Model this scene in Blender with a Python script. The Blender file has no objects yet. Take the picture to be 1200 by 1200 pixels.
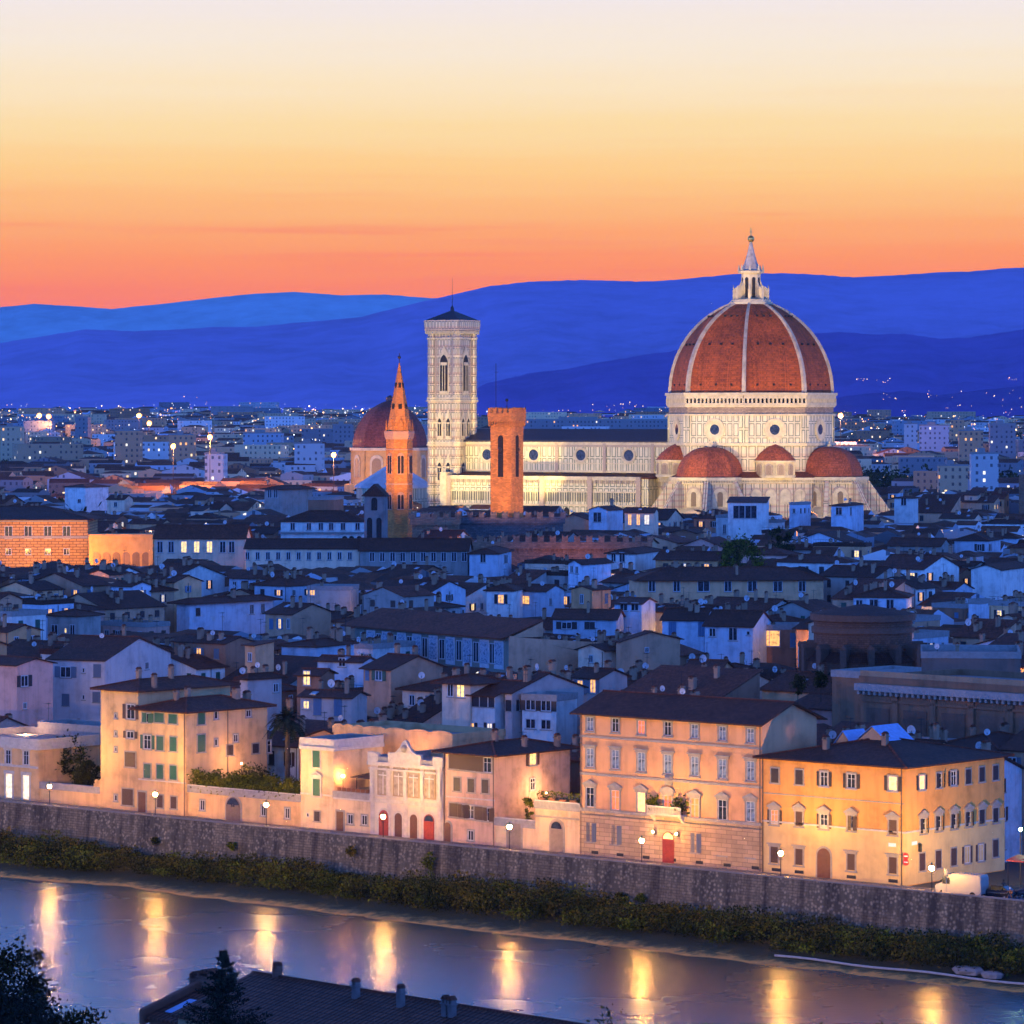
import bpy, math, random
import numpy as np
from mathutils import Vector

scene = bpy.context.scene
COL = scene.collection
R = math.radians
rnd = random.Random(11)

# ------------------------------------------------------------------ camera, sky, exposure
F, HZ, CH = 4500.0, 485.0, 52.0          # focal length in photo pixels, horizon row, camera height (m)
cam_d = bpy.data.cameras.new("camera"); cam = bpy.data.objects.new("camera", cam_d); COL.objects.link(cam)
cam.location = (0, 0, CH); cam.rotation_euler = (R(90), 0, 0)
cam_d.lens = 135; cam_d.sensor_width = 36; cam_d.shift_y = -115/1200
cam_d.clip_start = 1; cam_d.clip_end = 40000
scene.camera = cam
scene.view_settings.view_transform = 'Standard'
scene.view_settings.look = 'None'
scene.view_settings.exposure = 0
scene.view_settings.gamma = 1
scene.cycles.use_denoising = True
try: scene.cycles.denoiser = 'OPENIMAGEDENOISE'
except Exception: pass
scene.cycles.max_bounces = 5
scene.cycles.diffuse_bounces = 2
scene.cycles.glossy_bounces = 3
scene.cycles.transparent_max_bounces = 6
scene.cycles.volume_bounces = 0
scene.cycles.sample_clamp_indirect = 4
scene.cycles.sample_clamp_direct = 0
scene.cycles.caustics_reflective = False
scene.cycles.caustics_refractive = False
scene.cycles.use_light_tree = True
scene.cycles.denoising_input_passes = 'RGB_ALBEDO'

def srgb(r, g, b):
    f = lambda c: c/12.92 if c <= .04045 else ((c+.055)/1.055)**2.4
    return (f(r/255), f(g/255), f(b/255))

world = bpy.data.worlds.new("World"); scene.world = world; world.use_nodes = True
wn = world.node_tree; wn.nodes.clear()
def N(nt, t, **kw):
    n = nt.nodes.new(t)
    for k, v in kw.items():
        if k in ('inp',):
            for a, b in v.items(): n.inputs[a].default_value = b
        else: setattr(n, k, v)
    return n
def ramp(nt, src, stops, interp='LINEAR'):
    r = nt.nodes.new('ShaderNodeValToRGB'); r.color_ramp.interpolation = interp
    e = r.color_ramp.elements
    while len(e) > 1: e.remove(e[-1])
    e[0].position = stops[0][0]; e[0].color = (*stops[0][1], 1)
    for p, c in stops[1:]:
        x = e.new(p); x.color = (*c, 1)
    nt.links.new(src, r.inputs[0]); return r
def mth(nt, op, a, b=None, c=None, clamp=False):
    m = nt.nodes.new('ShaderNodeMath'); m.operation = op; m.use_clamp = clamp
    for i, x in enumerate((a, b, c)):
        if x is None: continue
        if isinstance(x, (int, float)): m.inputs[i].default_value = x
        else: nt.links.new(x, m.inputs[i])
    return m.outputs[0]
def mixc(nt, fac, a, b, mode='MIX'):
    m = nt.nodes.new('ShaderNodeMix'); m.data_type = 'RGBA'; m.blend_type = mode
    if isinstance(fac, (int, float)): m.inputs[0].default_value = fac
    else: nt.links.new(fac, m.inputs[0])
    for i, x in ((6, a), (7, b)):
        if isinstance(x, (tuple, list)): m.inputs[i].default_value = (*x[:3], 1)
        else: nt.links.new(x, m.inputs[i])
    return m.outputs[2]

tc = N(wn, 'ShaderNodeTexCoord'); sx = N(wn, 'ShaderNodeSeparateXYZ')
wn.links.new(tc.outputs['Generated'], sx.inputs[0])
dx, dy, dz = sx.outputs
# the afterglow band low in the west (towards +Y), measured in elevation
K = 1/.9                                 # air between camera and sky takes this much back
def sk(r, g, b, k=1.0): c = srgb(r, g, b); return tuple(max(0, x*k) for x in c)
lowt = mth(wn, 'MULTIPLY', dz, 1/.16, clamp=True)
# faint streaks of thin cloud near the horizon
mpw = N(wn, 'ShaderNodeMapping'); mpw.inputs['Scale'].default_value = (5, 1, 170); wn.links.new(tc.outputs['Generated'], mpw.inputs[0])
nzw = N(wn, 'ShaderNodeTexNoise', inp={'Scale': 1.3, 'Detail': 4.0, 'Roughness': .55}); wn.links.new(mpw.outputs[0], nzw.inputs[0])
lowt2 = mth(wn, 'ADD', lowt, mth(wn, 'MULTIPLY', mth(wn, 'SUBTRACT', nzw.outputs[0], .5), .05), clamp=True)
low = ramp(wn, lowt2, [(0, sk(255,112,52,1.1)), (.18, sk(255,124,56,1.1)), (.257, sk(255,148,68,1.08)), (.326, sk(255,178,98,1.05)), (.396, sk(255,204,124,1.04)), (.465, sk(253,220,156,1.03)),
    (.535, sk(252,230,190,1.02)), (.60, sk(249,234,212,1.01)), (.674, sk(244,233,230,1.0)), (.74, sk(226,224,236,1.0)), (.84, (.50,.62,.86)), (1, (.22,.42,.88))])
# thin rosy cloud streaks low over the ridge
mpc = N(wn, 'ShaderNodeMapping'); mpc.inputs['Scale'].default_value = (7, 1, 260); mpc.inputs['Location'].default_value = (.6, 0, 3.1); wn.links.new(tc.outputs['Generated'], mpc.inputs[0])
nzc = N(wn, 'ShaderNodeTexNoise', inp={'Scale': 1.0, 'Detail': 5.0, 'Roughness': .6}); wn.links.new(mpc.outputs[0], nzc.inputs[0])
cband = ramp(wn, lowt, [(.17, (0,0,0)), (.22, (1,1,1)), (.30, (1,1,1)), (.40, (.08,.08,.08)), (.7, (.05,.05,.05)), (.8, (0,0,0))])
cmask = ramp(wn, nzc.outputs[0], [(.55, (0,0,0)), (.68, (1,1,1))])
cfac = mth(wn, 'MULTIPLY', mth(wn, 'MULTIPLY', cband.outputs[0], cmask.outputs[0]), .36)
lowc = mixc(wn, cfac, low.outputs[0], sk(248,112,86))
high = ramp(wn, dz, [(0, (.24,.66,2.5)), (.12, (.22,.84,3.5)), (.25, (.19,.80,3.4)), (.38, (.11,.46,1.9)), (.55, (.06,.12,.45)), (1, (.04,.048,.17))])
# warm band only towards the sunset; blue dusk everywhere else
az = mth(wn, 'DIVIDE', dy, mth(wn, 'SQRT', mth(wn, 'ADD', mth(wn, 'MULTIPLY', dx, dx), mth(wn, 'ADD', mth(wn, 'MULTIPLY', dy, dy), .0001))))
azf = N(wn, 'ShaderNodeMapRange', interpolation_type='SMOOTHSTEP'); wn.links.new(az, azf.inputs[0])
azf.inputs[1].default_value = .25; azf.inputs[2].default_value = .93
elf = N(wn, 'ShaderNodeMapRange', interpolation_type='SMOOTHSTEP'); wn.links.new(dz, elf.inputs[0])
elf.inputs[1].default_value = .34; elf.inputs[2].default_value = .12
wf = mth(wn, 'MULTIPLY', azf.outputs[0], elf.outputs[0])
skyc = mixc(wn, wf, high.outputs[0], lowc)
nish = N(wn, 'ShaderNodeTexSky', sky_type='NISHITA', sun_disc=False, sun_elevation=R(-2), sun_rotation=R(0))
bg1 = N(wn, 'ShaderNodeBackground', inp={'Strength': 1.0}); wn.links.new(skyc, bg1.inputs[0])
bg2 = N(wn, 'ShaderNodeBackground', inp={'Strength': .05}); wn.links.new(nish.outputs[0], bg2.inputs[0])
ad = N(wn, 'ShaderNodeAddShader'); wn.links.new(bg1.outputs[0], ad.inputs[0]); wn.links.new(bg2.outputs[0], ad.inputs[1])
wo = N(wn, 'ShaderNodeOutputWorld'); wn.links.new(ad.outputs[0], wo.inputs[0])

HAZE_DENSITY = 1.9e-5

# ------------------------------------------------------------------ helpers
def P(px, py, Y): return Vector(((px-600)/F*Y, Y, CH-(py-HZ)/F*Y))
def pxpy(x, y, z): return 600+F*x/y, HZ+F*(CH-z)/y

class MB:
    def __init__(s): s.v, s.f, s.m = [], [], []
    def add(s, vs, fs, mi=0):
        o = len(s.v); s.v += [tuple(p) for p in vs]; s.f += [tuple(i+o for i in f) for f in fs]; s.m += [mi]*len(fs)
    def quad(s, a, b, c, d, mi=0): s.add([a, b, c, d], [(0, 1, 2, 3)], mi)
    def poly(s, pts, mi=0): s.add(pts, [tuple(range(len(pts)))], mi)
    def box(s, x0, y0, z0, x1, y1, z1, mi=0):
        s.add([(x0,y0,z0),(x1,y0,z0),(x1,y1,z0),(x0,y1,z0),(x0,y0,z1),(x1,y0,z1),(x1,y1,z1),(x0,y1,z1)],
              [(0,3,2,1),(4,5,6,7),(0,1,5,4),(1,2,6,5),(2,3,7,6),(3,0,4,7)], mi)
    def solid(s, pts, vec, mi=0):      # planar loop extruded by vec; loop counter-clockwise seen against vec
        n = len(pts); q = [tuple(p) for p in pts] + [tuple(a+b for a, b in zip(p, vec)) for p in pts]
        s.add(q, [tuple(range(n))[::-1], tuple(range(n, 2*n))] + [(i, (i+1) % n, (i+1) % n+n, i+n) for i in range(n)], mi)
    def prism(s, pts, z0, z1, mi=0): s.solid([(x, y, z0) for x, y in pts], (0, 0, z1-z0), mi)
    def lathe(s, prof, n, cx=0, cy=0, a0=0., mi=0, arc=None):
        k = n if arc is None else n+1; tot = 2*math.pi if arc is None else arc
        vs = []
        for r, z in prof:
            for i in range(k):
                a = a0+tot*i/n; vs.append((cx+r*math.cos(a), cy+r*math.sin(a), z))
        fs = []
        for j in range(len(prof)-1):
            for i in range(n):
                i2 = (i+1) % k if arc is None else i+1
                fs.append((j*k+i, j*k+i2, (j+1)*k+i2, (j+1)*k+i))
        if arc is None:
            if prof[0][0] > 1e-4: fs.append(tuple(range(k))[::-1])
            if prof[-1][0] > 1e-4: fs.append(tuple((len(prof)-1)*k+i for i in range(k)))
        s.add(vs, fs, mi)
    def tube(s, a, b, r, n=6, mi=0, r2=None):
        a, b = Vector(a), Vector(b); d = (b-a).normalized()
        t = Vector((0, 0, 1)) if abs(d.z) < .9 else Vector((1, 0, 0))
        u = d.cross(t).normalized(); w = d.cross(u); r2 = r if r2 is None else r2
        vs = [a+(u*math.cos(2*math.pi*i/n)+w*math.sin(2*math.pi*i/n))*r for i in range(n)] + [b+(u*math.cos(2*math.pi*i/n)+w*math.sin(2*math.pi*i/n))*r2 for i in range(n)]
        s.add(vs, [(i, (i+1) % n, (i+1) % n+n, i+n) for i in range(n)]+[tuple(range(n))[::-1], tuple(range(n, 2*n))], mi)
    def ball(s, c, r, n=8, mi=0, sz=1.0):
        m = max(3, n//2); prof = [(max(1e-5, r*math.sin(math.pi*j/m)), c[2]-r*sz*math.cos(math.pi*j/m)) for j in range(m+1)]
        s.lathe(prof, n, c[0], c[1], 0, mi)
    def mesh(s, name, mats, smooth=False):
        me = bpy.data.meshes.new(name); me.from_pydata(s.v, [], s.f)
        for m in (mats if isinstance(mats, (list, tuple)) else [mats]): me.materials.append(m)
        me.polygons.foreach_set('material_index', s.m)
        uv = me.uv_layers.new(name='UVMap'); data = np.zeros(len(me.loops)*2)
        for p in me.polygons:
            n = p.normal
            h = math.hypot(n.x, n.y)
            if h < .02: t = (1, 0, 0); b = (0, 1, 0)
            else:
                t = (-n.y/h, n.x/h, 0); b = (n.y*t[2]-n.z*t[1], n.z*t[0]-n.x*t[2], n.x*t[1]-n.y*t[0])
            for li in p.loop_indices:
                c = s.v[me.loops[li].vertex_index]
                data[2*li] = c[0]*t[0]+c[1]*t[1]; data[2*li+1] = c[0]*b[0]+c[1]*b[1]+c[2]*b[2]
        uv.data.foreach_set('uv', data)
        if smooth: me.polygons.foreach_set('use_smooth', [True]*len(me.polygons))
        me.update(); return me
    def build(s, name, mats, parent=None, smooth=False, loc=(0, 0, 0), rz=0):
        return put(s.mesh(name, mats, smooth), name, parent, loc, rz)

def put(me, name, parent=None, loc=(0, 0, 0), rz=0, sc=None):
    o = bpy.data.objects.new(name, me); COL.objects.link(o); o.parent = parent
    o.location = loc
    if rz: o.rotation_euler = (0, 0, rz)
    if sc: o.scale = sc
    return o
def tag(o, label=None, cat=None, group=None, kind=None):
    if label: o['label'] = label
    if cat: o['category'] = cat
    if group: o['group'] = group
    if kind: o['kind'] = kind
    return o
def thing(name, label, cat, loc=(0, 0, 0), rz=0, group=None):
    o = bpy.data.objects.new(name, None); COL.objects.link(o); o.location = loc; o.rotation_euler = (0, 0, rz)
    o.empty_display_size = 1
    return tag(o, label, cat, group)
def copy_tree(o, parent=None):
    c = o.copy(); COL.objects.link(c); c.parent = parent
    for ch in o.children: copy_tree(ch, c)
    return c
def soup(name, V, Fq, mat, parent=None, rnd_attr=None):   # many small faces made with numpy; Fq (n,k)
    me = bpy.data.meshes.new(name); V = np.asarray(V, float); Fq = np.asarray(Fq, int); n, k = Fq.shape
    me.vertices.add(len(V)); me.vertices.foreach_set('co', V.ravel())
    me.loops.add(n*k); me.loops.foreach_set('vertex_index', Fq.ravel())
    me.polygons.add(n); me.polygons.foreach_set('loop_start', np.arange(n)*k); me.polygons.foreach_set('loop_total', np.full(n, k))
    for m in (mat if isinstance(mat, (list, tuple)) else [mat]): me.materials.append(m)
    if rnd_attr is not None: me.polygons.foreach_set('material_index', np.asarray(rnd_attr, int))
    me.update(calc_edges=True); me.validate()
    return put(me, name, parent)

# ------------------------------------------------------------------ materials
MATS = {}
def newmat(name):
    m = bpy.data.materials.new(name); m.use_nodes = True
    nt = m.node_tree; b = nt.nodes['Principled BSDF']; return m, nt, b
def bump(nt, b, h, strength=.3, dist=.05):
    n = nt.nodes.new('ShaderNodeBump'); n.inputs['Strength'].default_value = strength; n.inputs['Distance'].default_value = dist
    nt.links.new(h, n.inputs['Height']); nt.links.new(n.outputs[0], b.inputs['Normal'])
def coords(nt, scale, kind='Object'):
    t = nt.nodes.new('ShaderNodeTexCoord'); m = nt.nodes.new('ShaderNodeMapping'); m.inputs['Scale'].default_value = scale
    nt.links.new(t.outputs[kind], m.inputs[0]); return m.outputs[0]
def noise(nt, vec, scale, detail=4, rough=.55):
    n = nt.nodes.new('ShaderNodeTexNoise'); n.inputs['Scale'].default_value = scale; n.inputs['Detail'].default_value = detail; n.inputs['Roughness'].default_value = rough
    if vec is not None: nt.links.new(vec, n.inputs[0])
    return n.outputs[0]
def scaled(c, k): return tuple(min(1, x*k) for x in c)

def plaster(name, c, stain=.35, rough=.9, jitter=.18):
    if name in MATS: return MATS[name]
    m, nt, b = newmat(name)
    a = noise(nt, coords(nt, (.35,.35,.35)), 1.0, 6, .65)
    s = noise(nt, coords(nt, (1.1,1.1,.10)), 1.0, 5, .6)
    r1 = ramp(nt, a, [(.3, scaled(c, 1-stain)), (.5, c), (.72, scaled(c, 1.1))])
    r2 = ramp(nt, s, [(.36, (.55,.53,.50)), (.5, (1,1,1))])
    col = mixc(nt, stain, r1.outputs[0], r2.outputs[0], 'MULTIPLY')
    oi = nt.nodes.new('ShaderNodeObjectInfo')
    k = mth(nt, 'ADD', mth(nt, 'MULTIPLY', oi.outputs['Random'], jitter*2), 1-jitter)
    hs = nt.nodes.new('ShaderNodeHueSaturation'); nt.links.new(col, hs.inputs['Color']); nt.links.new(k, hs.inputs['Value'])
    nt.links.new(hs.outputs[0], b.inputs['Base Color']); b.inputs['Roughness'].default_value = rough
    bump(nt, b, noise(nt, coords(nt, (1,1,1)), 3.0, 5, .7), .35, .06)
    MATS[name] = m; return m
def tiles(name, c, rib=.30, jitter=.25, rough=.85, ms=.035, bs=.7):
    if name in MATS: return MATS[name]
    m, nt, b = newmat(name)
    uv = coords(nt, (1,1,1), 'UV')
    br = nt.nodes.new('ShaderNodeTexBrick'); nt.links.new(uv, br.inputs[0])
    br.offset = 0; br.inputs['Color1'].default_value = (*scaled(c, .72), 1); br.inputs['Color2'].default_value = (*scaled(c, 1.35), 1); br.inputs['Mortar'].default_value = (*scaled(c, .35), 1)
    br.inputs['Scale'].default_value = 1; br.inputs['Mortar Size'].default_value = ms; br.inputs['Brick Width'].default_value = rib; br.inputs['Row Height'].default_value = rib*1.5; br.inputs['Mortar Smooth'].default_value = .6
    a = noise(nt, coords(nt, (.25,.25,.25)), 1.0, 6, .7)
    r1 = ramp(nt, a, [(.3, (.62,.60,.62)), (.5, (1,1,1)), (.7, (1.25,1.15,1.05))])
    col = mixc(nt, 1, br.outputs[0], r1.outputs[0], 'MULTIPLY')
    oi = nt.nodes.new('ShaderNodeObjectInfo')
    k = mth(nt, 'ADD', mth(nt, 'MULTIPLY', oi.outputs['Random'], jitter*2), 1-jitter)
    hs = nt.nodes.new('ShaderNodeHueSaturation'); nt.links.new(col, hs.inputs['Color']); nt.links.new(k, hs.inputs['Value'])
    nt.links.new(hs.outputs[0], b.inputs['Base Color']); b.inputs['Roughness'].default_value = rough
    w = nt.nodes.new('ShaderNodeTexWave'); w.bands_direction = 'X'; w.wave_profile = 'SIN'; w.inputs['Scale'].default_value = .314/rib; w.inputs['Distortion'].default_value = .15
    nt.links.new(uv, w.inputs[0])
    h = mth(nt, 'ADD', w.outputs['Fac'], mth(nt, 'MULTIPLY', noise(nt, uv, 1.4, 3), .8))
    bump(nt, b, h, bs, .08)
    MATS[name] = m; return m
def plain(name, c, rough=.6, metal=0., var=.15, nscale=2.):
    if name in MATS: return MATS[name]
    m, nt, b = newmat(name)
    a = noise(nt, coords(nt, (1,1,1)), nscale, 4)
    r1 = ramp(nt, a, [(.3, scaled(c, 1-var)), (.7, scaled(c, 1+var))])
    nt.links.new(r1.outputs[0], b.inputs['Base Color']); b.inputs['Roughness'].default_value = rough; b.inputs['Metallic'].default_value = metal
    MATS[name] = m; return m
def emis(name, c, strength, sample=False, vary=0.):
    if name in MATS: return MATS[name]
    m, nt, b = newmat(name); b.inputs['Base Color'].default_value = (*c, 1)
    b.inputs['Emission Color'].default_value = (*c, 1); b.inputs['Emission Strength'].default_value = strength
    if vary:
        a = noise(nt, coords(nt, (1.3,1.3,1.3)), 1.6, 2)
        r1 = ramp(nt, a, [(.35, scaled(c, .25)), (.5, scaled(c, .8)), (.62, c)])
        nt.links.new(r1.outputs[0], b.inputs['Emission Color'])
    try: m.cycles.emission_sampling = 'AUTO' if sample else 'NONE'
    except Exception: pass
    MATS[name] = m; return m
def masonry(name, c, mortar, w=.8, h=.4, ms=.03, rough=.9, bstr=.6, stain=.3, kind='UV', var=.25):
    if name in MATS: return MATS[name]
    m, nt, b = newmat(name)
    uv = coords(nt, (1,1,1), kind)
    br = nt.nodes.new('ShaderNodeTexBrick'); nt.links.new(uv, br.inputs[0])
    br.inputs['Color1'].default_value = (*scaled(c, 1-var), 1); br.inputs['Color2'].default_value = (*scaled(c, 1+var), 1); br.inputs['Mortar'].default_value = (*mortar, 1)
    br.inputs['Scale'].default_value = 1; br.inputs['Mortar Size'].default_value = ms; br.inputs['Brick Width'].default_value = w; br.inputs['Row Height'].default_value = h
    a = noise(nt, coords(nt, (.3,.3,.12)), 1.0, 6, .7)
    r1 = ramp(nt, a, [(.3, (1-stain,)*3), (.6, (1,1,1))])
    nt.links.new(mixc(nt, 1, br.outputs[0], r1.outputs[0], 'MULTIPLY'), b.inputs['Base Color']); b.inputs['Roughness'].default_value = rough
    bump(nt, b, mth(nt, 'ADD', mth(nt, 'MULTIPLY', br.outputs['Fac'], -1), noise(nt, uv, 2.0, 5)), bstr, .06)
    MATS[name] = m; return m
def marble(name, pw, ph, base=(.74,.70,.62), line=(.10,.13,.11), pink=(.50,.28,.22), lt=.22, inset=.28, stripe=None, pinkf=.5):
    """white marble set with framed panels of dark green stone; stripe = period of horizontal bands"""
    if name in MATS: return MATS[name]
    m, nt, b = newmat(name)
    t = nt.nodes.new('ShaderNodeTexCoord'); s = nt.nodes.new('ShaderNodeSeparateXYZ'); nt.links.new(t.outputs['UV'], s.inputs[0])
    u, v = s.outputs[0], s.outputs[1]
    def edge(x, p, ins):     # distance from panel border in metres
        f = mth(nt, 'FRACT', mth(nt, 'DIVIDE', x, p)); d = mth(nt, 'MINIMUM', f, mth(nt, 'SUBTRACT', 1, f))
        return mth(nt, 'MULTIPLY', d, p)
    du = edge(u, pw, 0); dv = edge(v, ph, 0); d = mth(nt, 'MINIMUM', du, dv)
    frame = mth(nt, 'MULTIPLY', mth(nt, 'GREATER_THAN', d, inset), mth(nt, 'LESS_THAN', d, inset+lt))
    a = noise(nt, coords(nt, (.4,.4,.15)), 1.0, 6, .65)
    bc = ramp(nt, a, [(.3, scaled(base, .72)), (.55, base), (.75, scaled(base, 1.08))]).outputs[0]
    if stripe:
        sv = mth(nt, 'FRACT', mth(nt, 'DIVIDE', v, stripe))
        bc = mixc(nt, mth(nt, 'MULTIPLY', mth(nt, 'LESS_THAN', sv, .34), pinkf), bc, pink)
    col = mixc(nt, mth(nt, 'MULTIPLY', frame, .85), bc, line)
    nt.links.new(col, b.inputs['Base Color']); b.inputs['Roughness'].default_value = .6
    MATS[name] = m; return m

GL_DARK = None
def glass_dark(name='window_glass', c=(.02,.025,.035), rough=.12):
    if name in MATS: return MATS[name]
    m, nt, b = newmat(name)
    a = noise(nt, coords(nt, (1,1,1)), 1.2, 2)
    r1 = ramp(nt, a, [(.35, scaled(c, .5)), (.65, scaled(c, 2.2))]); nt.links.new(r1.outputs[0], b.inputs['Base Color'])
    b.inputs['Roughness'].default_value = rough; b.inputs['IOR'].default_value = 1.5
    MATS[name] = m; return m
def louvre(name, c):
    if name in MATS: return MATS[name]
    m, nt, b = newmat(name)
    t = nt.nodes.new('ShaderNodeTexCoord'); s = nt.nodes.new('ShaderNodeSeparateXYZ'); nt.links.new(t.outputs['UV'], s.inputs[0])
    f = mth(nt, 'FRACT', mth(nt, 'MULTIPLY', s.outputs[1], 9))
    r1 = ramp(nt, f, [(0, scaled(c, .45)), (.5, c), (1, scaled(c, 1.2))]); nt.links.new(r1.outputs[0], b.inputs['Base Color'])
    b.inputs['Roughness'].default_value = .55; bump(nt, b, f, .5, .02)
    MATS[name] = m; return m
def leafy(name, c1, c2, c3, scale=.35):
    if name in MATS: return MATS[name]
    m, nt, b = newmat(name)
    g = nt.nodes.new('ShaderNodeNewGeometry')
    a = noise(nt, coords(nt, (1,1,1)), scale, 3, .6)
    k = mth(nt, 'ADD', mth(nt, 'MULTIPLY', a, .7), mth(nt, 'MULTIPLY', g.outputs['Random Per Island'], .3))
    r1 = ramp(nt, k, [(.36, c1), (.52, c2), (.66, c3)]); nt.links.new(r1.outputs[0], b.inputs['Base Color']); b.inputs['Roughness'].default_value = .8; b.inputs['Specular IOR Level'].default_value = .12
    MATS[name] = m; return m

WALLC = {   # plaster colours; name used in labels
 'white': (.80,.80,.76), 'cream': (.85,.60,.42), 'ochre': (.70,.34,.15), 'peach': (.85,.47,.24), 'grey': (.40,.36,.32),
 'tan': (.66,.36,.21), 'pale yellow': (.85,.54,.30), 'pink': (.84,.46,.36), 'brown': (.34,.16,.09), 'pale blue': (.60,.68,.78)}
def wallm(c): return plaster('plaster_'+c.replace(' ', '_'), WALLC[c])
ROOF = tiles('roof_tile', (.12,.034,.013)); ROOF2 = tiles('roof_tile_dark', (.085,.028,.013)); ROOF3 = tiles('roof_tile_red', (.17,.042,.015))
TRIM = plain('stone_trim', (.33,.29,.25), .8); TRIML = plain('stone_trim_pale', (.52,.48,.42), .8)
FRAMEW = plain('painted_frame', (.55,.56,.58), .5); DKWOOD = plain('dark_wood', (.06,.035,.025), .6); METAL = plain('dark_metal', (.04,.04,.045), .5, .6)
GUTTER = plain('zinc_gutter', (.28,.30,.33), .35, .7); CONC = plain('concrete', (.30,.29,.28), .9)
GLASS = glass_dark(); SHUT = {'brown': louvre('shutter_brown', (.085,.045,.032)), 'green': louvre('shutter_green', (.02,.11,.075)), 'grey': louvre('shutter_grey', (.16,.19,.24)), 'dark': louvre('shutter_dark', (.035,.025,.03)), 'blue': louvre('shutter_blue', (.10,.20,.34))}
GLASSP = glass_dark('glass_painted_sky', (.13,.19,.27), .15)  # blue sky reflection painted into the pane colour
LIT = [emis('lit_window_amber', (1,.48,.12), 1.5, vary=1), emis('lit_window_yellow', (1,.66,.22), 1.7, vary=1), emis('lit_window_red', (1,.22,.07), .75, vary=1), emis('lit_window_pale', (1,.8,.5), 1.3, vary=1)]
CHIM = plaster('chimney_plaster', (.40,.25,.16), .3)
DISHM = plain('dish_white', (.6,.62,.65), .4)
NEAR_W = 80e3
# ------------------------------------------------------------------ the lie of the land
from mathutils import noise as mnoise
ROT = math.atan2(-104.0, 121.2)                       # the embankment runs down to the right
U = Vector((math.cos(ROT), math.sin(ROT), 0)); NV = Vector((-U.y, U.x, 0))
W0 = Vector((0, 448.7, 0))                            # a point on the river face of the embankment wall
def so(s, off, z=0): p = W0+U*s+NV*off; return Vector((p.x, p.y, z))
def off_of(x, y): return (x-W0.x)*NV.x+(y-W0.y)*NV.y
def ray_line(px, O, D):                               # where the sight line of a pixel column crosses the line O + t D
    k = (px-600)/F                                    # x = k y
    t = (k*O.y-O.x)/(D.x-k*D.y); return t
def hT(y): return 0 if y < 1500 else min(48, (y-1500)*48/4500)
def fbm(x, y, z=0, o=4): return mnoise.fractal(Vector((x, y, z)), 1.0, 2.0, o)

def grid_mesh(name, rows, mat, kind='structure', smooth=True):
    nr, nc = len(rows), len(rows[0]); V = [tuple(p) for r in rows for p in r]
    Fq = [(j*nc+i, j*nc+i+1, (j+1)*nc+i+1, (j+1)*nc+i) for j in range(nr-1) for i in range(nc-1)]
    me = bpy.data.meshes.new(name); me.from_pydata(V, [], Fq); me.materials.append(mat)
    if smooth: me.polygons.foreach_set('use_smooth', [True]*len(me.polygons))
    me.update(); return tag(put(me, name), kind=kind)

# city ground
gm = plain('paving_dark', (.07,.065,.06), .9)
offs = [.42, 4, 12, 30, 80, 200, 400, 700, 1000, 1400, 2000, 2700, 3500, 4500, 5800, 7400]
ss = [-5200, -3500, -2200, -1200, -600, -200, 200, 600, 1200, 2200, 3500, 5200]
grid_mesh('ground', [[(lambda p: (p.x, p.y, hT(p.y)))(so(s, o)) for s in ss] for o in offs], gm)
# street along the river: asphalt, kerb and pavement
asph = plain('asphalt', (.05,.05,.052), .85, var=.25, nscale=.8); pave = masonry('pavement_slabs', (.22,.20,.18), (.10,.09,.08), .9, .6, .02, kind='Object')
b = MB(); b.solid([so(-140,.45,.004), so(140,.45,.004), so(140,6.2,.004), so(-140,6.2,.004)], (0,0,.004)); tag(b.build('street', asph), kind='structure')
b = MB(); b.solid([so(-140,6.2,0), so(140,6.2,0), so(140,8.05,0), so(-140,8.05,0)], (0,0,.13)); tag(b.build('pavement', pave), kind='structure')
b = MB(); b.box(.0,.0,.012,9,.14,.016); 
# river
m, nt, bs = newmat('river_water')
bs.inputs['Base Color'].default_value = (.035,.085,.08,1); bs.inputs['IOR'].default_value = 1.33
v1 = coords(nt, (1,1,1)); n1 = noise(nt, v1, .06, 3)
rr = ramp(nt, n1, [(.35, (.26,.26,.26)), (.65, (.28,.28,.28))]); nt.links.new(rr.outputs[0], bs.inputs['Roughness'])
v2 = nt.nodes.new('ShaderNodeMapping'); v2.inputs['Rotation'].default_value = (0,0,0); v2.inputs['Scale'].default_value = (.5,1.6,1)
t2 = nt.nodes.new('ShaderNodeTexCoord'); nt.links.new(t2.outputs['Object'], v2.inputs[0])
hh = noise(nt, v2.outputs[0], 1.0, 2, .5)
bump(nt, bs, hh, .8, .06)
WATER = m
rows = [[so(s, o, -6.0) for s in range(-260, 261, 40)] for o in range(-112, -6, 15)]
grid_mesh('river', rows, WATER)
# far river bank below the wall
m, nt, bs = newmat('bank_earth')
g = nt.nodes.new('ShaderNodeNewGeometry'); s3 = nt.nodes.new('ShaderNodeSeparateXYZ'); nt.links.new(g.outputs['Position'], s3.inputs[0])
nn = noise(nt, coords(nt, (1,1,1)), .5, 5, .7)
hz = mth(nt, 'ADD', s3.outputs[2], mth(nt, 'MULTIPLY', nn, .9))
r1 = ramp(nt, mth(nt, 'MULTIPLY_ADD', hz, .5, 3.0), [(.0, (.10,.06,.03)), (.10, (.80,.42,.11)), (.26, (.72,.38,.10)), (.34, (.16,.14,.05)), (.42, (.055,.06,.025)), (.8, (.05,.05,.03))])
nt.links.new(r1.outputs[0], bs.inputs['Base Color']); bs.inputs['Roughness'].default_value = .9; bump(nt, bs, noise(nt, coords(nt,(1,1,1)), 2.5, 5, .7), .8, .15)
EARTH = m
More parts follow.
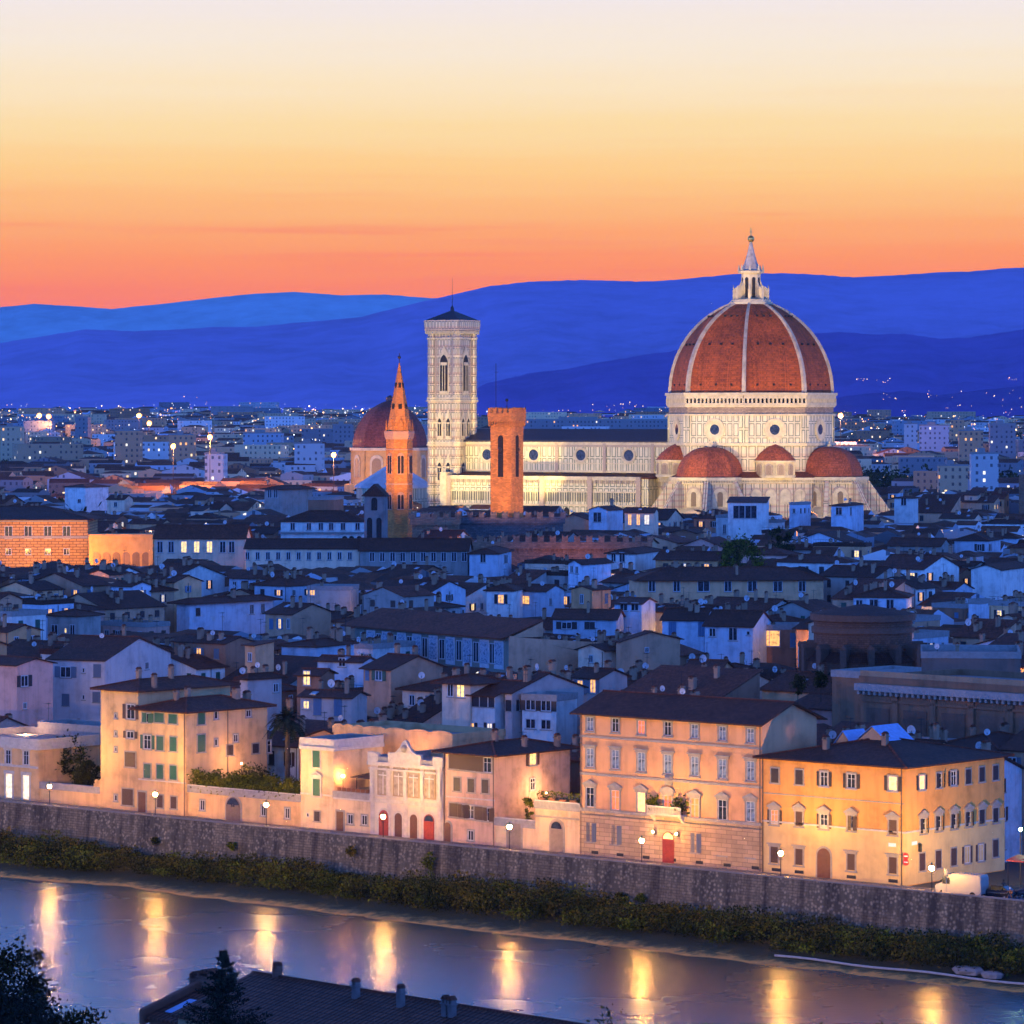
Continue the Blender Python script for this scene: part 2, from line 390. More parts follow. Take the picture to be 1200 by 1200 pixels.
prof = [(.3,-3.9), (-1.5,-4.0), (-3,-4.3), (-6,-4.8), (-9,-5.2), (-11,-5.45), (-12.5,-5.65), (-14,-5.8), (-15.5,-5.98), (-17,-6.2), (-22,-7.5)]
rows = []
for o, z in prof:
    rows.append([so(s, o+(1.8*fbm(s*.035, 3.1)+.8*fbm(s*.2, 7.7) if o < -5 else 0), z+(.12*fbm(s*.3, o*.3) if -16 < o < -2 else 0)) for s in np.arange(-260, 261, 1.5)])
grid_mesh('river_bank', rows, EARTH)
# near hillside under the viewpoint
rows = []
for o, z in [(-100,-8.5), (-106,-6.2), (-112,-3), (-120,0), (-160,4), (-200,8), (-230,12), (-262,20), (-290,30), (-318,41), (-335,48.5), (-345,50.2), (-420,52)][::-1]:
    rows.append([so(s, o, z+.5*fbm(s*.05, o*.05) if o > -310 else z) for s in range(-260, 261, 12)])
GRASS = leafy('hillside_grass', (.02,.025,.012), (.035,.045,.02), (.06,.06,.03), .4)
grid_mesh('hillside', rows, GRASS)

# ------------------------------------------------------------------ hills and the air in front of them
def hill(name, pts, Yr, Yb, zb, col, rough=10, seed=0):  # col: blue of the distant air painted into the hill colour, beside the haze
    m, nt, bs = newmat(name+'_haze_blue')
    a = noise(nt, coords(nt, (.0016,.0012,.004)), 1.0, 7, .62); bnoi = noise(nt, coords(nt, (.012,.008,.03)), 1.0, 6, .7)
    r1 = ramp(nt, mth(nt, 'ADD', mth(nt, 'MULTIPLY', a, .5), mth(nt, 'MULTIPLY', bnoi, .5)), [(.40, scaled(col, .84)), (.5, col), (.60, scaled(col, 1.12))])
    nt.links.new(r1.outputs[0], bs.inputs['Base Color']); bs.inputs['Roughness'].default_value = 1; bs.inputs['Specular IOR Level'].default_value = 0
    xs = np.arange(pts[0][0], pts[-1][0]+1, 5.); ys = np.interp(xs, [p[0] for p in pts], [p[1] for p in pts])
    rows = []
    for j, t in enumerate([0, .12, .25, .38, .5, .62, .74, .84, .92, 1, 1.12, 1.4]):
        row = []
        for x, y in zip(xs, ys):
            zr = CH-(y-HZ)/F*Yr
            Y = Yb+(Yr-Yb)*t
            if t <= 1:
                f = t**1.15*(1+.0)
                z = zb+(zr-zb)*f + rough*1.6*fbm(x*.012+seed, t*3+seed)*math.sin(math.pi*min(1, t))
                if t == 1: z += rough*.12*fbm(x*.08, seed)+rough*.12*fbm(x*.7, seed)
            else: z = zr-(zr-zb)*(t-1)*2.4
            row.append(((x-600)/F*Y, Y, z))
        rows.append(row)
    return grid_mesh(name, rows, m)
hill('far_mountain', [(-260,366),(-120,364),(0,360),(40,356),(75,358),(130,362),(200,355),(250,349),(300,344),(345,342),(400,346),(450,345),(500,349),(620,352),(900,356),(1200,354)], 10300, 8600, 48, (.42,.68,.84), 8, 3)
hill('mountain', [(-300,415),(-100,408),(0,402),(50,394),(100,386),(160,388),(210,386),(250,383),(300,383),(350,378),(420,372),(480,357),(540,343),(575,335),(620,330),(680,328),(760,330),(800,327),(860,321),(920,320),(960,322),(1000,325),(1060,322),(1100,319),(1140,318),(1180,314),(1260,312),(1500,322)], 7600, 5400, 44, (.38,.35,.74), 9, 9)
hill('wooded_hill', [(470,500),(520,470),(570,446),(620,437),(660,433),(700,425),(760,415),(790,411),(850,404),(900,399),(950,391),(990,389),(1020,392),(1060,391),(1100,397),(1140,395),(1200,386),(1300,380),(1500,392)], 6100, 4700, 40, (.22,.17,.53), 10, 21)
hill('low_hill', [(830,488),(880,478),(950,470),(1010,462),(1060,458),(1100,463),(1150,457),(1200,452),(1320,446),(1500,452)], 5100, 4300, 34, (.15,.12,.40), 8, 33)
bm = MB(); bm.box(-6400, -80, -11, 6400, 12600, 405)
hz = bm.build('haze', []) ; hz.data.materials.clear()
m = bpy.data.materials.new('haze_air'); m.use_nodes = True; nt = m.node_tree; nt.nodes.clear()
pv = nt.nodes.new('ShaderNodeVolumePrincipled'); pv.inputs['Color'].default_value = (.62,.78,1,1); pv.inputs['Density'].default_value = HAZE_DENSITY; pv.inputs['Anisotropy'].default_value = 0
mo = nt.nodes.new('ShaderNodeOutputMaterial'); nt.links.new(pv.outputs[0], mo.inputs['Volume']); hz.data.materials.append(m); tag(hz, kind='stuff')
try: m.cycles.homogeneous_volume = True
except Exception: pass

# ------------------------------------------------------------------ embankment wall
m, nt, bs = newmat('river_wall_stone')
uv = coords(nt, (1,1,1), 'UV')
br = nt.nodes.new('ShaderNodeTexBrick'); nt.links.new(uv, br.inputs[0])
br.inputs['Color1'].default_value = (.21,.15,.095,1); br.inputs['Color2'].default_value = (.32,.235,.14,1); br.inputs['Mortar'].default_value = (.12,.09,.065,1)
br.inputs['Scale'].default_value = 1; br.inputs['Mortar Size'].default_value = .03; br.inputs['Brick Width'].default_value = .75; br.inputs['Row Height'].default_value = .32
vo = nt.nodes.new('ShaderNodeTexVoronoi'); vo.inputs['Scale'].default_value = 2.2; nt.links.new(uv, vo.inputs[0])
patch = ramp(nt, noise(nt, uv, .18, 5, .7), [(.42, (0,0,0)), (.56, (1,1,1))]).outputs[0]
spots = ramp(nt, noise(nt, uv, 1.7, 4, .75), [(.60, (0,0,0)), (.68, (1,1,1))]).outputs[0]
rub = ramp(nt, vo.outputs['Distance'], [(.1, (.50,.38,.24)), (.5, (.14,.11,.075))]).outputs[0]
c = mixc(nt, patch, br.outputs[0], rub); c = mixc(nt, mth(nt, 'MULTIPLY', spots, .55), c, (.36,.33,.32))
stk = ramp(nt, noise(nt, coords(nt, (.9,.9,.06), 'UV'), 1, 5, .6), [(.38, (.42,.42,.45)), (.58, (1,1,1))]).outputs[0]
stm = nt.nodes.new('ShaderNodeMapping'); stm.inputs['Scale'].default_value = (.8,.07,1); tt = nt.nodes.new('ShaderNodeTexCoord'); nt.links.new(tt.outputs['UV'], stm.inputs[0])
stk = ramp(nt, noise(nt, stm.outputs[0], 1, 5, .6), [(.36, (.40,.38,.42)), (.6, (1.15,1.1,1.05))]).outputs[0]
nt.links.new(mixc(nt, 1, c, stk, 'MULTIPLY'), bs.inputs['Base Color']); bs.inputs['Roughness'].default_value = .9
bump(nt, bs, mth(nt, 'ADD', mth(nt, 'MULTIPLY', vo.outputs['Distance'], -1.2), noise(nt, uv, 3, 5)), .9, .12)
WALLM = m
root = thing('embankment_wall', 'long weathered stone retaining wall rising from the scrubby river bank', 'wall', so(-140, 0, -4.6), ROT)
b = MB(); b.solid([(0,-.55,0),(0,.4,0),(0,.4,5.45),(0,-.0,5.45)][::-1], (280,0,0)); b.build('wall_face', WALLM, root)
b = MB(); b.box(0,-.06,5.45,280,.46,5.6); b.build('parapet_coping', plain('coping_stone', (.26,.23,.21), .8, nscale=1.5), root)
b = MB(); b.box(0,-1.6,-.3,280,-.35,.55); b.build('footing', plain('footing_stone', (.20,.20,.22), .9, var=.35, nscale=1.2), root)

# ------------------------------------------------------------------ leaves
rs = np.random.RandomState(5)
def leaf_quads(C, size, flat=.0):
    n = len(C); a = rs.normal(size=(n,3)); a /= np.linalg.norm(a, axis=1)[:,None]; c = rs.normal(size=(n,3)); c -= (c*a).sum(1)[:,None]*a; c /= np.linalg.norm(c, axis=1)[:,None]
    s = size*(.6+.8*rs.rand(n))[:,None]
    V = np.stack([C-a*s-c*s*.1, C-c*s*.55, C+a*s, C+c*s*.55], 1).reshape(-1,3)
    return V, np.arange(4*n).reshape(-1,4)
def clumps(center, radii, nclump, nleaf, csize, shell=.6):
    cs = rs.normal(size=(nclump,3)); cs /= np.linalg.norm(cs,axis=1)[:,None]; rr = shell+(1-shell)*rs.rand(nclump)[:,None]; cs = np.array(center)+cs*rr*np.array(radii)
    w = csize*(.5+rs.rand(nclump)); idx = rs.randint(0, nclump, nleaf)
    return cs[idx]+rs.normal(size=(nleaf,3))*w[idx][:,None]*np.array([.5,.5,.38])
LEAFD = leafy('foliage_dark', (.016,.018,.005), (.04,.045,.009), (.09,.09,.015))
LEAFG = leafy('foliage_green', (.04,.045,.006), (.11,.12,.012), (.22,.22,.02))
LEAFO = leafy('foliage_olive', (.04,.034,.008), (.11,.09,.014), (.21,.15,.02), .5)
BARK = plain('bark', (.07,.05,.035), .9)
def tree(name, label, cat, x, y, z0, h, rx, n=2500, leaf=.18, mat=None, trunk=.25, group=None, low=.25, shell=.55, cs=.35):
    r = thing(name, label, cat, (x, y, z0), 0, group)
    b = MB(); b.tube((0,0,-.3), (0,0,h*.55), trunk, 7, 0, trunk*.55)
    for k in range(5):
        a = k*1.26+rnd.random(); b.tube((0,0,h*(.3+.05*k)), (math.cos(a)*rx*.6, math.sin(a)*rx*.6, h*(.6+.06*k)), trunk*.4, 5, 0, trunk*.12)
    b.build('trunk', BARK, r)
    zc = h*(1+low)/2; C = clumps((0,0,zc), (rx*.85, rx*.85, h*(1-low)/2*.9), max(12, n//90), n, rx*cs, shell)
    V, Q = leaf_quads(C, leaf); soup('crown', V, Q, mat or LEAFD, r); return r
# scrub along the bank
S = rs.uniform(-135, 115, 1500); O = rs.uniform(-12.3, -2.2, 1500); Cs = []; sel = []
for s, o in zip(S, O):
    g = so(s, o); hgt = (.7+1.9*rs.rand()**1.4)*(1.15 if o < -8 else .9)*(1+.5*fbm(s*.06, 1.3))
    wob = 1.8*fbm(s*.035, 3.1)
    if o < -11.0+wob: continue
    n = 120; C = np.array([g.x, g.y, -4.3-.085*(-o-2)]) + np.column_stack([rs.normal(size=n)*.75, rs.normal(size=n)*.75, hgt*rs.rand(n)**.7]); Cs.append(C); 
    sel += [int(rs.choice([0,1,1,2,2,2,2])) if rs.rand() < .8+.3*fbm(s*.07, o*.1) else 0]*n
C = np.concatenate(Cs); V, Q = leaf_quads(C, .17)
tag(soup('riverside_scrub', V, Q, [LEAFO, LEAFG, LEAFD], None, sel), 'dense olive and brown scrub covering the river bank', 'scrub', kind='stuff')
for px, py, hh, ww, mt, lb in [(411,1000,2.3,.7,LEAFO,'reddish bush growing out of the river wall below the wavy walled terrace'), (502,1010,3.4,1.1,LEAFG,'tallest green bush climbing the river wall below the villa'), (272,990,1.6,.6,LEAFG,'small green bush on the river wall below the arched gate'), (728,1050,1.5,.9,LEAFD,'dark bush at the wall foot below the palace, beside its twin'), (752,1052,1.6,.8,LEAFG,'greener bush at the wall foot below the palace door'), (182,985,1.3,.6,LEAFD,'small dark bush at the wall foot below the green shuttered house')]:
    t = ray_line(px, so(0,-.9), U); g = so(t, -.9); z = CH-(py-HZ)/F*g.y-hh/2
    r = thing('bush', lb, 'bush', (g.x, g.y, z), 0); b = MB(); b.tube((.3,.3,0), (0,0,hh*.6), .06, 5, 0, .02); b.build('stem', BARK, r)
    V, Q = leaf_quads(clumps((0,0,hh*.5), (ww*.8,ww*.6,hh*.45), 14, 420, ww*.4, .2), .15); soup('foliage', V, Q, mt, r)
# pale pipe and flat rock at the water's edge
g0, g1 = [so(ray_line(px, so(0,-13.2), U), -13.2, -5.45) for px in (908, 1235)]
b = MB(); n = 14
for i in range(n): b.tube(g0.lerp(g1, i/n)+Vector((0,0,.08*math.sin(i))), g0.lerp(g1, (i+1)/n)+Vector((0,0,.08*math.sin(i+1))), .13, 6)
o = b.build('pipe', plain('pipe_pale', (.42,.40,.42), .5)); tag(o, 'long pale pipe lying along the muddy edge of the river', 'pipe')
for px, off, sc, lb in [(1135, -11.2, 1.0, 'flat pale rock slab lying among scrub by the pipe'), (1163, -12.0, .7, 'smaller rock beside the flat slab at the river edge')]:
    g = so(ray_line(px, so(0,off), U), off, -5.1); b = MB(); b.lathe([(1.5*sc,-.3),(1.7*sc,.1),(1.2*sc,.42*sc),(.3,.5*sc)], 9); 
    b.v = [(x*(1+.25*rnd.random()), y*(.7+.2*rnd.random()), z) for x, y, z in b.v]; tag(b.build('rock', plain('rock_pale', (.30,.27,.27), .9), loc=g, rz=ROT), lb, 'rock')

# unseen street lamps of the near embankment road, added to light the facades opposite
for k, s_ in enumerate((-150,-112,-76,-40,-4,32,70)):
    g = so(s_, -150); r = thing('street_lamp', 'unseen lamp post of the near embankment road, added to light the facades', 'street lamp', (g.x, g.y, 3.0), ROT, 'unseen lamps added on the near embankment road')
    b = MB(); b.tube((0,0,-1),(0,0,7.6),.08,6); b.tube((0,0,7.6),(0,1.2,7.8),.05,6); b.build('post', METAL, r); b = MB(); b.box(-.2,.9,7.75,.2,1.6,7.95); b.build('lamp_head', METAL, r)
    l = bpy.data.lights.new('lamp_light', 'SPOT'); l.energy = NEAR_W; l.color = (1,.60,.16); l.spot_size = R(95); l.spot_blend = .8; l.shadow_soft_size = .4
    lo = bpy.data.objects.new('lamp_light', l); COL.objects.link(lo); lo.parent = r; lo.location = (0,1.7,7.6); lo.rotation_euler = Vector((0,1,.05)).to_track_quat('-Z','Y').to_euler()
# ------------------------------------------------------------------ the cathedral
def arch_pts(w, h, n=8, pointed=False, y=0., x0=0., z0=0.):
    """outline in the xz plane: width w, total height h, counter-clockwise seen from -y"""
    r = w/2; pts = [(x0-r, y, z0), (x0+r, y, z0)]
    if pointed:
        hs = h-r*1.5
        for i in range(n//2+1):
            t = i/(n//2)*math.acos(.5) if False else i/(n//2)*1.0472; pts.append((x0-r+2*r*math.cos(t), y, z0+hs+2*r*math.sin(t)*.866))
        for i in range(n//2-1, -1, -1):
            t = i/(n//2)*1.0472; pts.append((x0+r-2*r*math.cos(t), y, z0+hs+2*r*math.sin(t)*.866))
    else:
        for i in range(n+1):
            t = math.pi*i/n; pts.append((x0+r*math.cos(t), y, z0+h-r+r*math.sin(t)))
    return pts
def face_tf(mb, px, py, ang, start=0):
    """turn vertices made for a wall facing -y so they face outward at angle ang (direction of the normal) and sit at px,py"""
    a = ang+math.pi/2; ca, sa = math.cos(a), math.sin(a)
    for i in range(start, len(mb.v)):
        x, y, z = mb.v[i]; mb.v[i] = (px+x*ca-y*sa, py+x*sa+y*ca, z)

MB_DRUM = marble('marble_drum', 2.35, 4.9, (.66,.60,.42), lt=.3, inset=.22)
MB_NAVE = marble('marble_nave', 2.2, 5.2, (.70,.64,.42), (.06,.08,.06), lt=.3, inset=.25)
MB_AISLE = marble('marble_aisle', 2.4, 6.5, (.70,.64,.41), (.07,.08,.06), lt=.28, inset=.25)
MB_TRIB = marble('marble_tribune', 3.0, 30, (.62,.54,.36), (.12,.10,.08), stripe=2.0, pinkf=.6, lt=.3, inset=.3)
MB_BODY = marble('marble_body', 3.2, 4.6, (.62,.55,.38), (.10,.10,.08), lt=.3, inset=.3, stripe=4.6, pinkf=.35)
MB_CAMP = marble('marble_tower', 1.75, 3.3, (.66,.59,.41), (.12,.10,.09), (.55,.28,.20), lt=.34, inset=.14, stripe=3.3, pinkf=.5)
WHITEM = plain('marble_white', (.60,.51,.32), .6, var=.2, nscale=.6); RIBM = plain('rib_marble', (.52,.42,.28), .6, var=.3, nscale=.5); GREENM = plain('marble_green', (.12,.13,.11), .6)
BROWNB = masonry('unfinished_masonry', (.36,.27,.20), (.22,.16,.12), 1.2, .5, .05)
DOMET = tiles('dome_tile', (.42,.085,.016), rib=.45, jitter=.02); DOMED = tiles('lesser_dome_tile', (.30,.070,.03), rib=.45, jitter=.02)
LEAD = plain('roof_lead', (.05,.045,.055), .7); GOLD = plain('gilt_copper', (.7,.45,.12), .3, .9)
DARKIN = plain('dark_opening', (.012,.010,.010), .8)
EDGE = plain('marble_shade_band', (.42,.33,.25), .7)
A31 = R(-31)
C0 = P(880, HZ, 1345)
cath = thing('cathedral', 'great floodlit marble cathedral with a huge red ribbed dome and white lantern', 'cathedral', (C0.x, C0.y, 0), A31)
OCT = R(22.5)
def octring(mb, r, z0, z1, mi=0, n=8, cx=0, cy=0, r2=None): mb.lathe([(r, z0), (r if r2 is None else r2, z1)], n, cx, cy, OCT, mi)
# body under the drum
b = MB(); octring(b, 28.8, 0, 41.2); b.build('crossing_wall', MB_BODY, cath)
b = MB(); octring(b, 33.0, 0, 29.3); b.build('sacristy_wall', MB_TRIB, cath)
b = MB(); octring(b, 34.0, 29.3, 30.1); octring(b, 33.6, 28.2, 28.7); b.build('cornice', WHITEM, cath)
b = MB(); b.lathe([(34.0, 30.12), (28.7, 32.2)], 8, 0, 0, OCT); b.build('sacristy_roof', ROOF3, cath)
# drum
dr = MB(); octring(dr, 29.2, 42, 51.4); drum = dr.build('drum', MB_DRUM, cath)
b = MB(); octring(b, 29.9, 41.0, 42.0); octring(b, 29.9, 51.4, 52.0); octring(b, 29.5, 54.3, 54.9); octring(b, 30.3, 58.4, 59.3); b.build('drum_cornice', WHITEM, cath)
b = MB(); octring(b, 28.9, 52.0, 54.3); b.build('rough_band', BROWNB, cath)
b = MB(); octring(b, 27.6, 54.9, 58.4); b.build('gallery_back', DARKIN, cath)
b = MB()
for k in range(8):
    a = 2*math.pi*k/8; w = 29.3*math.sin(OCT)*2; ap = 29.3*math.cos(OCT); st = len(b.v); n = 15
    for i in range(n+1):
        x = -w/2+w*i/n; b.box(x-.33, -.5, 54.9, x+.33, .1, 57.3)
    b.box(-w/2, -.5, 57.3, w/2, .1, 58.4); b.box(-w/2, -.55, 54.9, w/2, -.35, 55.7)
    face_tf(b, ap*math.cos(a), ap*math.sin(a), a, st)
b.build('gallery', WHITEM, cath)
for k in range(8):
    b = MB(); a = OCT+2*math.pi*k/8; x, y = 29.2*math.cos(a), 29.2*math.sin(a); st = len(b.v); b.box(-1.5,-.35,42,1.5,1.2,51.4); face_tf(b, x*.988, y*.988, a, st); b.build('drum_pilaster', MB_NAVE, cath)
for k in range(8):   # round windows of the drum
    a = 2*math.pi*k/8; ap = 29.2*math.cos(OCT)
    b = MB(); n = 24
    ring = lambda r, y: [(r*math.cos(2*math.pi*i/n), y, 46.6+r*math.sin(2*math.pi*i/n)) for i in range(n)]
    L = [ring(3.9,-.05), ring(3.9,-.45), ring(3.2,-.5), ring(1.75,-.12)]
    for q in range(3): b.add(L[q]+L[q+1], [(i, (i+1) % n, (i+1) % n+n, i+n) for i in range(n)], 0)
    face_tf(b, ap*math.cos(a), ap*math.sin(a), a); w = b.build('round_window', WHITEM, drum)
    b = MB(); b.poly(ring(1.8,-.13)[::-1]); face_tf(b, ap*math.cos(a), ap*math.sin(a), a); b.build('pane', GLASS, w)
# the dome itself
def domeprof(r0, r1, z0, z1, c, n):
    h = z1-z0; rho = None
    cc = (h*h-(r0-r1)*(r0+r1))/(2*(r0-r1)); rho = r0+cc; th = math.asin(min(1, h/rho))
    return [(rho*math.cos(th*i/n)-cc, z0+rho*math.sin(th*i/n)) for i in range(n+1)]
pr = domeprof(28.3, 6.6, 59.3, 90.6, 0, 22)
b = MB(); b.lathe(pr, 8, 0, 0, OCT)
dome = b.build('dome', DOMET, cath)
for k in range(8):
    a = OCT+2*math.pi*k/8; b = MB(); vs = []
    for i, (r, z) in enumerate(pr):
        wd = .78-.28*i/22
        for (dx_, dr_) in ((-wd,-.3), (wd,-.3), (wd*.8,.75), (-wd*.8,.75)): vs.append((r+dr_, dx_, z+dr_*.35))
    fs = [(4*i+j, 4*i+(j+1) % 4, 4*i+4+(j+1) % 4, 4*i+4+j) for i in range(len(pr)-1) for j in range(4)]
    vs = [(x*math.cos(a)-y*math.sin(a), x*math.sin(a)+y*math.cos(a), z) for x, y, z in vs]; b.add(vs, fs); b.build('rib', RIBM, dome)
for k in range(8):
    a = 2*math.pi*k/8
    for (fi, xs) in ((1, (-6,0,6)), (9, (-4.5,0,4.5)), (16, (-2.4,0,2.4))):
        r, z = pr[fi]; ap = r*math.cos(OCT)
        for x in xs:
            b = MB(); b.box(x-.35,-.18,z+.6,x+.35,.4,z+1.3); face_tf(b, ap*math.cos(a), ap*math.sin(a), a); b.build('port_hole', DARKIN, dome)
# lantern
lan = MB(); lan.lathe([(7.6,90.3),(7.6,91.2),(7.0,91.2),(7.0,91.9)], 8, 0, 0, OCT); lan.lathe([(3.4,91.9),(3.4,101.2)], 8, 0, 0, OCT); lan.lathe([(4.5,101.2),(4.7,102.0),(4.0,102.3)], 8, 0, 0, OCT)
lantern = lan.build('lantern', WHITEM, cath)
for k in range(8):
    b = MB(); a = OCT+2*math.pi*k/8; st = len(b.v); b.box(-.45,-2.0,91.9,.45,1.2,95.6); b.solid([(-.3,-2.0,95.6),(-.3,1.2,95.6),(-.3,1.2,99.0),(-.3,.3,97)][::-1], (.6,0,0)); b.tube((0,-1.7,95.6),(0,-1.7,97.0),.35,6,0,.05); face_tf(b, 4.4*math.cos(a), 4.4*math.sin(a), a, st)
    b.build('buttress', WHITEM, lantern)
    b = MB(); b.tube((0,0,102.2),(0,0,104.3),.5,6,0,.08); face_tf(b, 4.2*math.cos(a), 4.2*math.sin(a), a); b.build('pinnacle', WHITEM, lantern)
for k in range(8):
    a = 2*math.pi*k/8; b = MB(); b.solid(arch_pts(1.25, 7.2, z0=92.6), (0,-.05,0)); ap = 3.4*math.cos(OCT); face_tf(b, ap*math.cos(a), ap*math.sin(a), a); b.build('lantern_window', DARKIN, lantern)
b = MB(); b.lathe([(3.3,102.3),(2.1,105.5),(1.1,109),(.45,112.2)], 8, 0, 0, OCT); b.build('lantern_cone', plain('cone_marble', (.45,.38,.32), .7, var=.35, nscale=.8), lantern)
b = MB(); b.ball((0,0,113.3), 1.2, 14); b.tube((0,0,112),(0,0,112.4),.5,8); b.box(-.14,-.14,114.3,.14,.14,117.2); b.box(-.14,-.8,115.6,.14,.8,115.9); b.build('ball_and_cross', GOLD, lantern)
# tribunes: half-octagonal apses with their own domes
for ang in (0, -90, 90):
    A = R(ang); cx, cy = 30.5*math.cos(A), 30.5*math.sin(A); a0 = A+OCT
    b = MB(); b.lathe([(12.4,0),(12.4,29.3)], 8, cx, cy, a0); tr = b.build('tribune', MB_TRIB, cath)
    b = MB(); b.lathe([(13.4,28.0),(13.4,28.4)], 8, cx, cy, a0); b.lathe([(13.7,29.3),(13.7,30.3)], 8, cx, cy, a0)
    for i in range(8):
        aa = A+2*math.pi*i/8; ap = 12.9*math.cos(OCT)
        for x in np.linspace(-4.6, 4.6, 11): st = len(b.v); b.box(x-.22,-.75,28.4,x+.22,.2,29.3); face_tf(b, cx+ap*math.cos(aa), cy+ap*math.sin(aa), aa, st)
    b.build('corbel_cornice', WHITEM, tr)
    b = MB(); b.lathe(domeprof(11.6, 1.0, 30.3, 40.6, 0, 10), 8, cx, cy, a0); b.build('tribune_dome', DOMED, tr)
    b = MB(); b.ball((cx,cy,41), .8, 8); b.tube((cx,cy,40.6),(cx,cy,42.6),.2,6); b.build('finial', WHITEM, tr)
    b = MB(); b.lathe([(19.5,0),(19.5,16.4)], 8, cx, cy, a0); b.build('chapel_wall', MB_TRIB, tr)
    b = MB(); b.lathe([(20.0,16.4),(20.0,16.9),(12.5,20.3)], 8, cx, cy, a0); b.build('chapel_roof', WHITEM, tr)
    for i in range(8):
        aa = A+OCT+2*math.pi*i/8
        if abs(((aa-A+math.pi) % (2*math.pi))-math.pi) > 1.9: continue
        b = MB(); b.solid([(-.8,0,0),(-.8,0,29.0),(-.8,-1.5,29.0),(-.8,-9.5,17.8),(-.8,-9.5,0)], (1.6,0,0)); face_tf(b, cx+12.2*math.cos(aa), cy+12.2*math.sin(aa), aa); b.build('sloping_buttress', MB_TRIB, tr)
    for i in range(8):
        aa = A+2*math.pi*i/8
        if abs(((aa-A+math.pi) % (2*math.pi))-math.pi) > 1.9: continue
        ap = 12.4*math.cos(OCT)
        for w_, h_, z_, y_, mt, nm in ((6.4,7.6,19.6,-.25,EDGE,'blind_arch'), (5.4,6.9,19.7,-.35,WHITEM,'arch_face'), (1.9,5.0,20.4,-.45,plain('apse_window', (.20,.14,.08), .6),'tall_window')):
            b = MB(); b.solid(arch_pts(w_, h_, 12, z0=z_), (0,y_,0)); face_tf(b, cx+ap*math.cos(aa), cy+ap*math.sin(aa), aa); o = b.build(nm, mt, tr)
        ap = 19.5*math.cos(OCT)
        b = MB(); b.solid(arch_pts(2.0, 8.5, 10, True, z0=4), (0,-.3,0)); face_tf(b, cx+ap*math.cos(aa), cy+ap*math.sin(aa), aa); b.build('chapel_window', plain('apse_window', 0), tr)
# exedrae: little round shrines on the diagonals
for ang in (-45, -135, 45, 135):
    A = R(ang); cx, cy = 27.2*math.cos(A), 27.2*math.sin(A)
    b = MB(); b.lathe([(6.6,30.0),(6.6,35.4)], 24, cx, cy, 0); ex = b.build('exedra', WHITEM, cath)
    b = MB(); b.lathe([(7.3,35.4),(7.3,36.0)], 24, cx, cy); b.lathe([(7.2,30.1),(7.2,30.9)], 24, cx, cy); b.build('exedra_cornice', WHITEM, ex)
    b = MB(); b.lathe([(7.1,36.0),(5.4,38.4),(2.8,40.4),(.4,41.6)], 24, cx, cy); b.build('exedra_roof', DOMED, ex)
    for i in range(5):
        aa = A+R(-72+36*i)
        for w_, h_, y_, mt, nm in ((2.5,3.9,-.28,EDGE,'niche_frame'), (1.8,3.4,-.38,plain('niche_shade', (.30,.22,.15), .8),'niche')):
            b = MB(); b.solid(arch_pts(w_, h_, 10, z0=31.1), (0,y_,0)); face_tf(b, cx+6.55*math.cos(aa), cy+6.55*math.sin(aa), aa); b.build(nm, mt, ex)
        aa2 = aa+R(18); b = MB()
        for q in (-.35, .35): st = len(b.v); b.tube((q,-.3,30.9),(q,-.3,35.4),.22,6); face_tf(b, cx+6.55*math.cos(aa2), cy+6.55*math.sin(aa2), aa2, st)
        b.build('paired_columns', WHITEM, ex)
    # blind arcade on the wall beneath
    ap = 33.0*math.cos(OCT)
    for x in (-7.8, -2.6, 2.6, 7.8):
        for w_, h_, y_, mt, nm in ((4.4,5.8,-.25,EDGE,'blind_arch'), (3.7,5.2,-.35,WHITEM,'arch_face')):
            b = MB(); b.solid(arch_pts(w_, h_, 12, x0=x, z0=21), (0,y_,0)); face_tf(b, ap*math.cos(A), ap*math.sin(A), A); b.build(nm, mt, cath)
    b = MB()
    for x in np.linspace(-12, 12, 30): b.box(x-.22,-.8,28.3,x+.22,.2,29.3)
    face_tf(b, ap*math.cos(A), ap*math.sin(A), A); b.build('corbel_row', WHITEM, cath)
# nave
b = MB(); b.box(-112,-10,29,-24,10,42.0); nave = b.build('nave', MB_NAVE, cath)
b = MB(); b.box(-113,-20,0,-30,20,29.2); b.build('aisle_wall', MB_AISLE, cath)
b = MB(); b.solid([(-113,-10.9,42.0),(-113,10.9,42.0),(-113,10.9,42.4),(-113,0,46.6),(-113,-10.9,42.4)][::-1], (90,0,0)); b.build('nave_roof', LEAD, cath)
b = MB(); b.box(-112.5,-10.5,41.0,-25,-9.9,41.9); b.box(-112.5,-10.3,31.2,-28,-9.95,31.9); b.box(-112.5,-10.25,34.2,-28,-9.97,34.5); b.build('nave_cornice', WHITEM, nave)
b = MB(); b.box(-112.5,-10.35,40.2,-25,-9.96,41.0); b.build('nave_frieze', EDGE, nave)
b = MB(); b.solid([(-113,-20.4,29.2),(-113,-10,29.2),(-113,-10,31.1),(-113,-20.4,29.7)][::-1], (84,0,0)); b.build('aisle_roof', ROOF3, cath)
b = MB(); b.box(-113,-20.7,28.6,-33,-20,29.9); b.box(-113,-20.4,24.2,-33,-19.9,24.7); b.box(-113,-20.4,19.4,-33,-19.9,20.0); b.box(-113,-20.3,14.2,-33,-19.9,14.7)
b.build('aisle_cornice', WHITEM, cath)
b = MB()
for x in np.arange(-112.4, -33, 1.15): b.box(x,-20.55,27.4,x+.5,-19.9,28.6)
b.build('corbel_row', EDGE, cath)
b = MB()
for x in np.arange(-112.6, -33, 1.0): b.box(x,-20.25,21.0,x+.36,-19.9,24.2)
b.build('panel_strip', GREENM, cath)
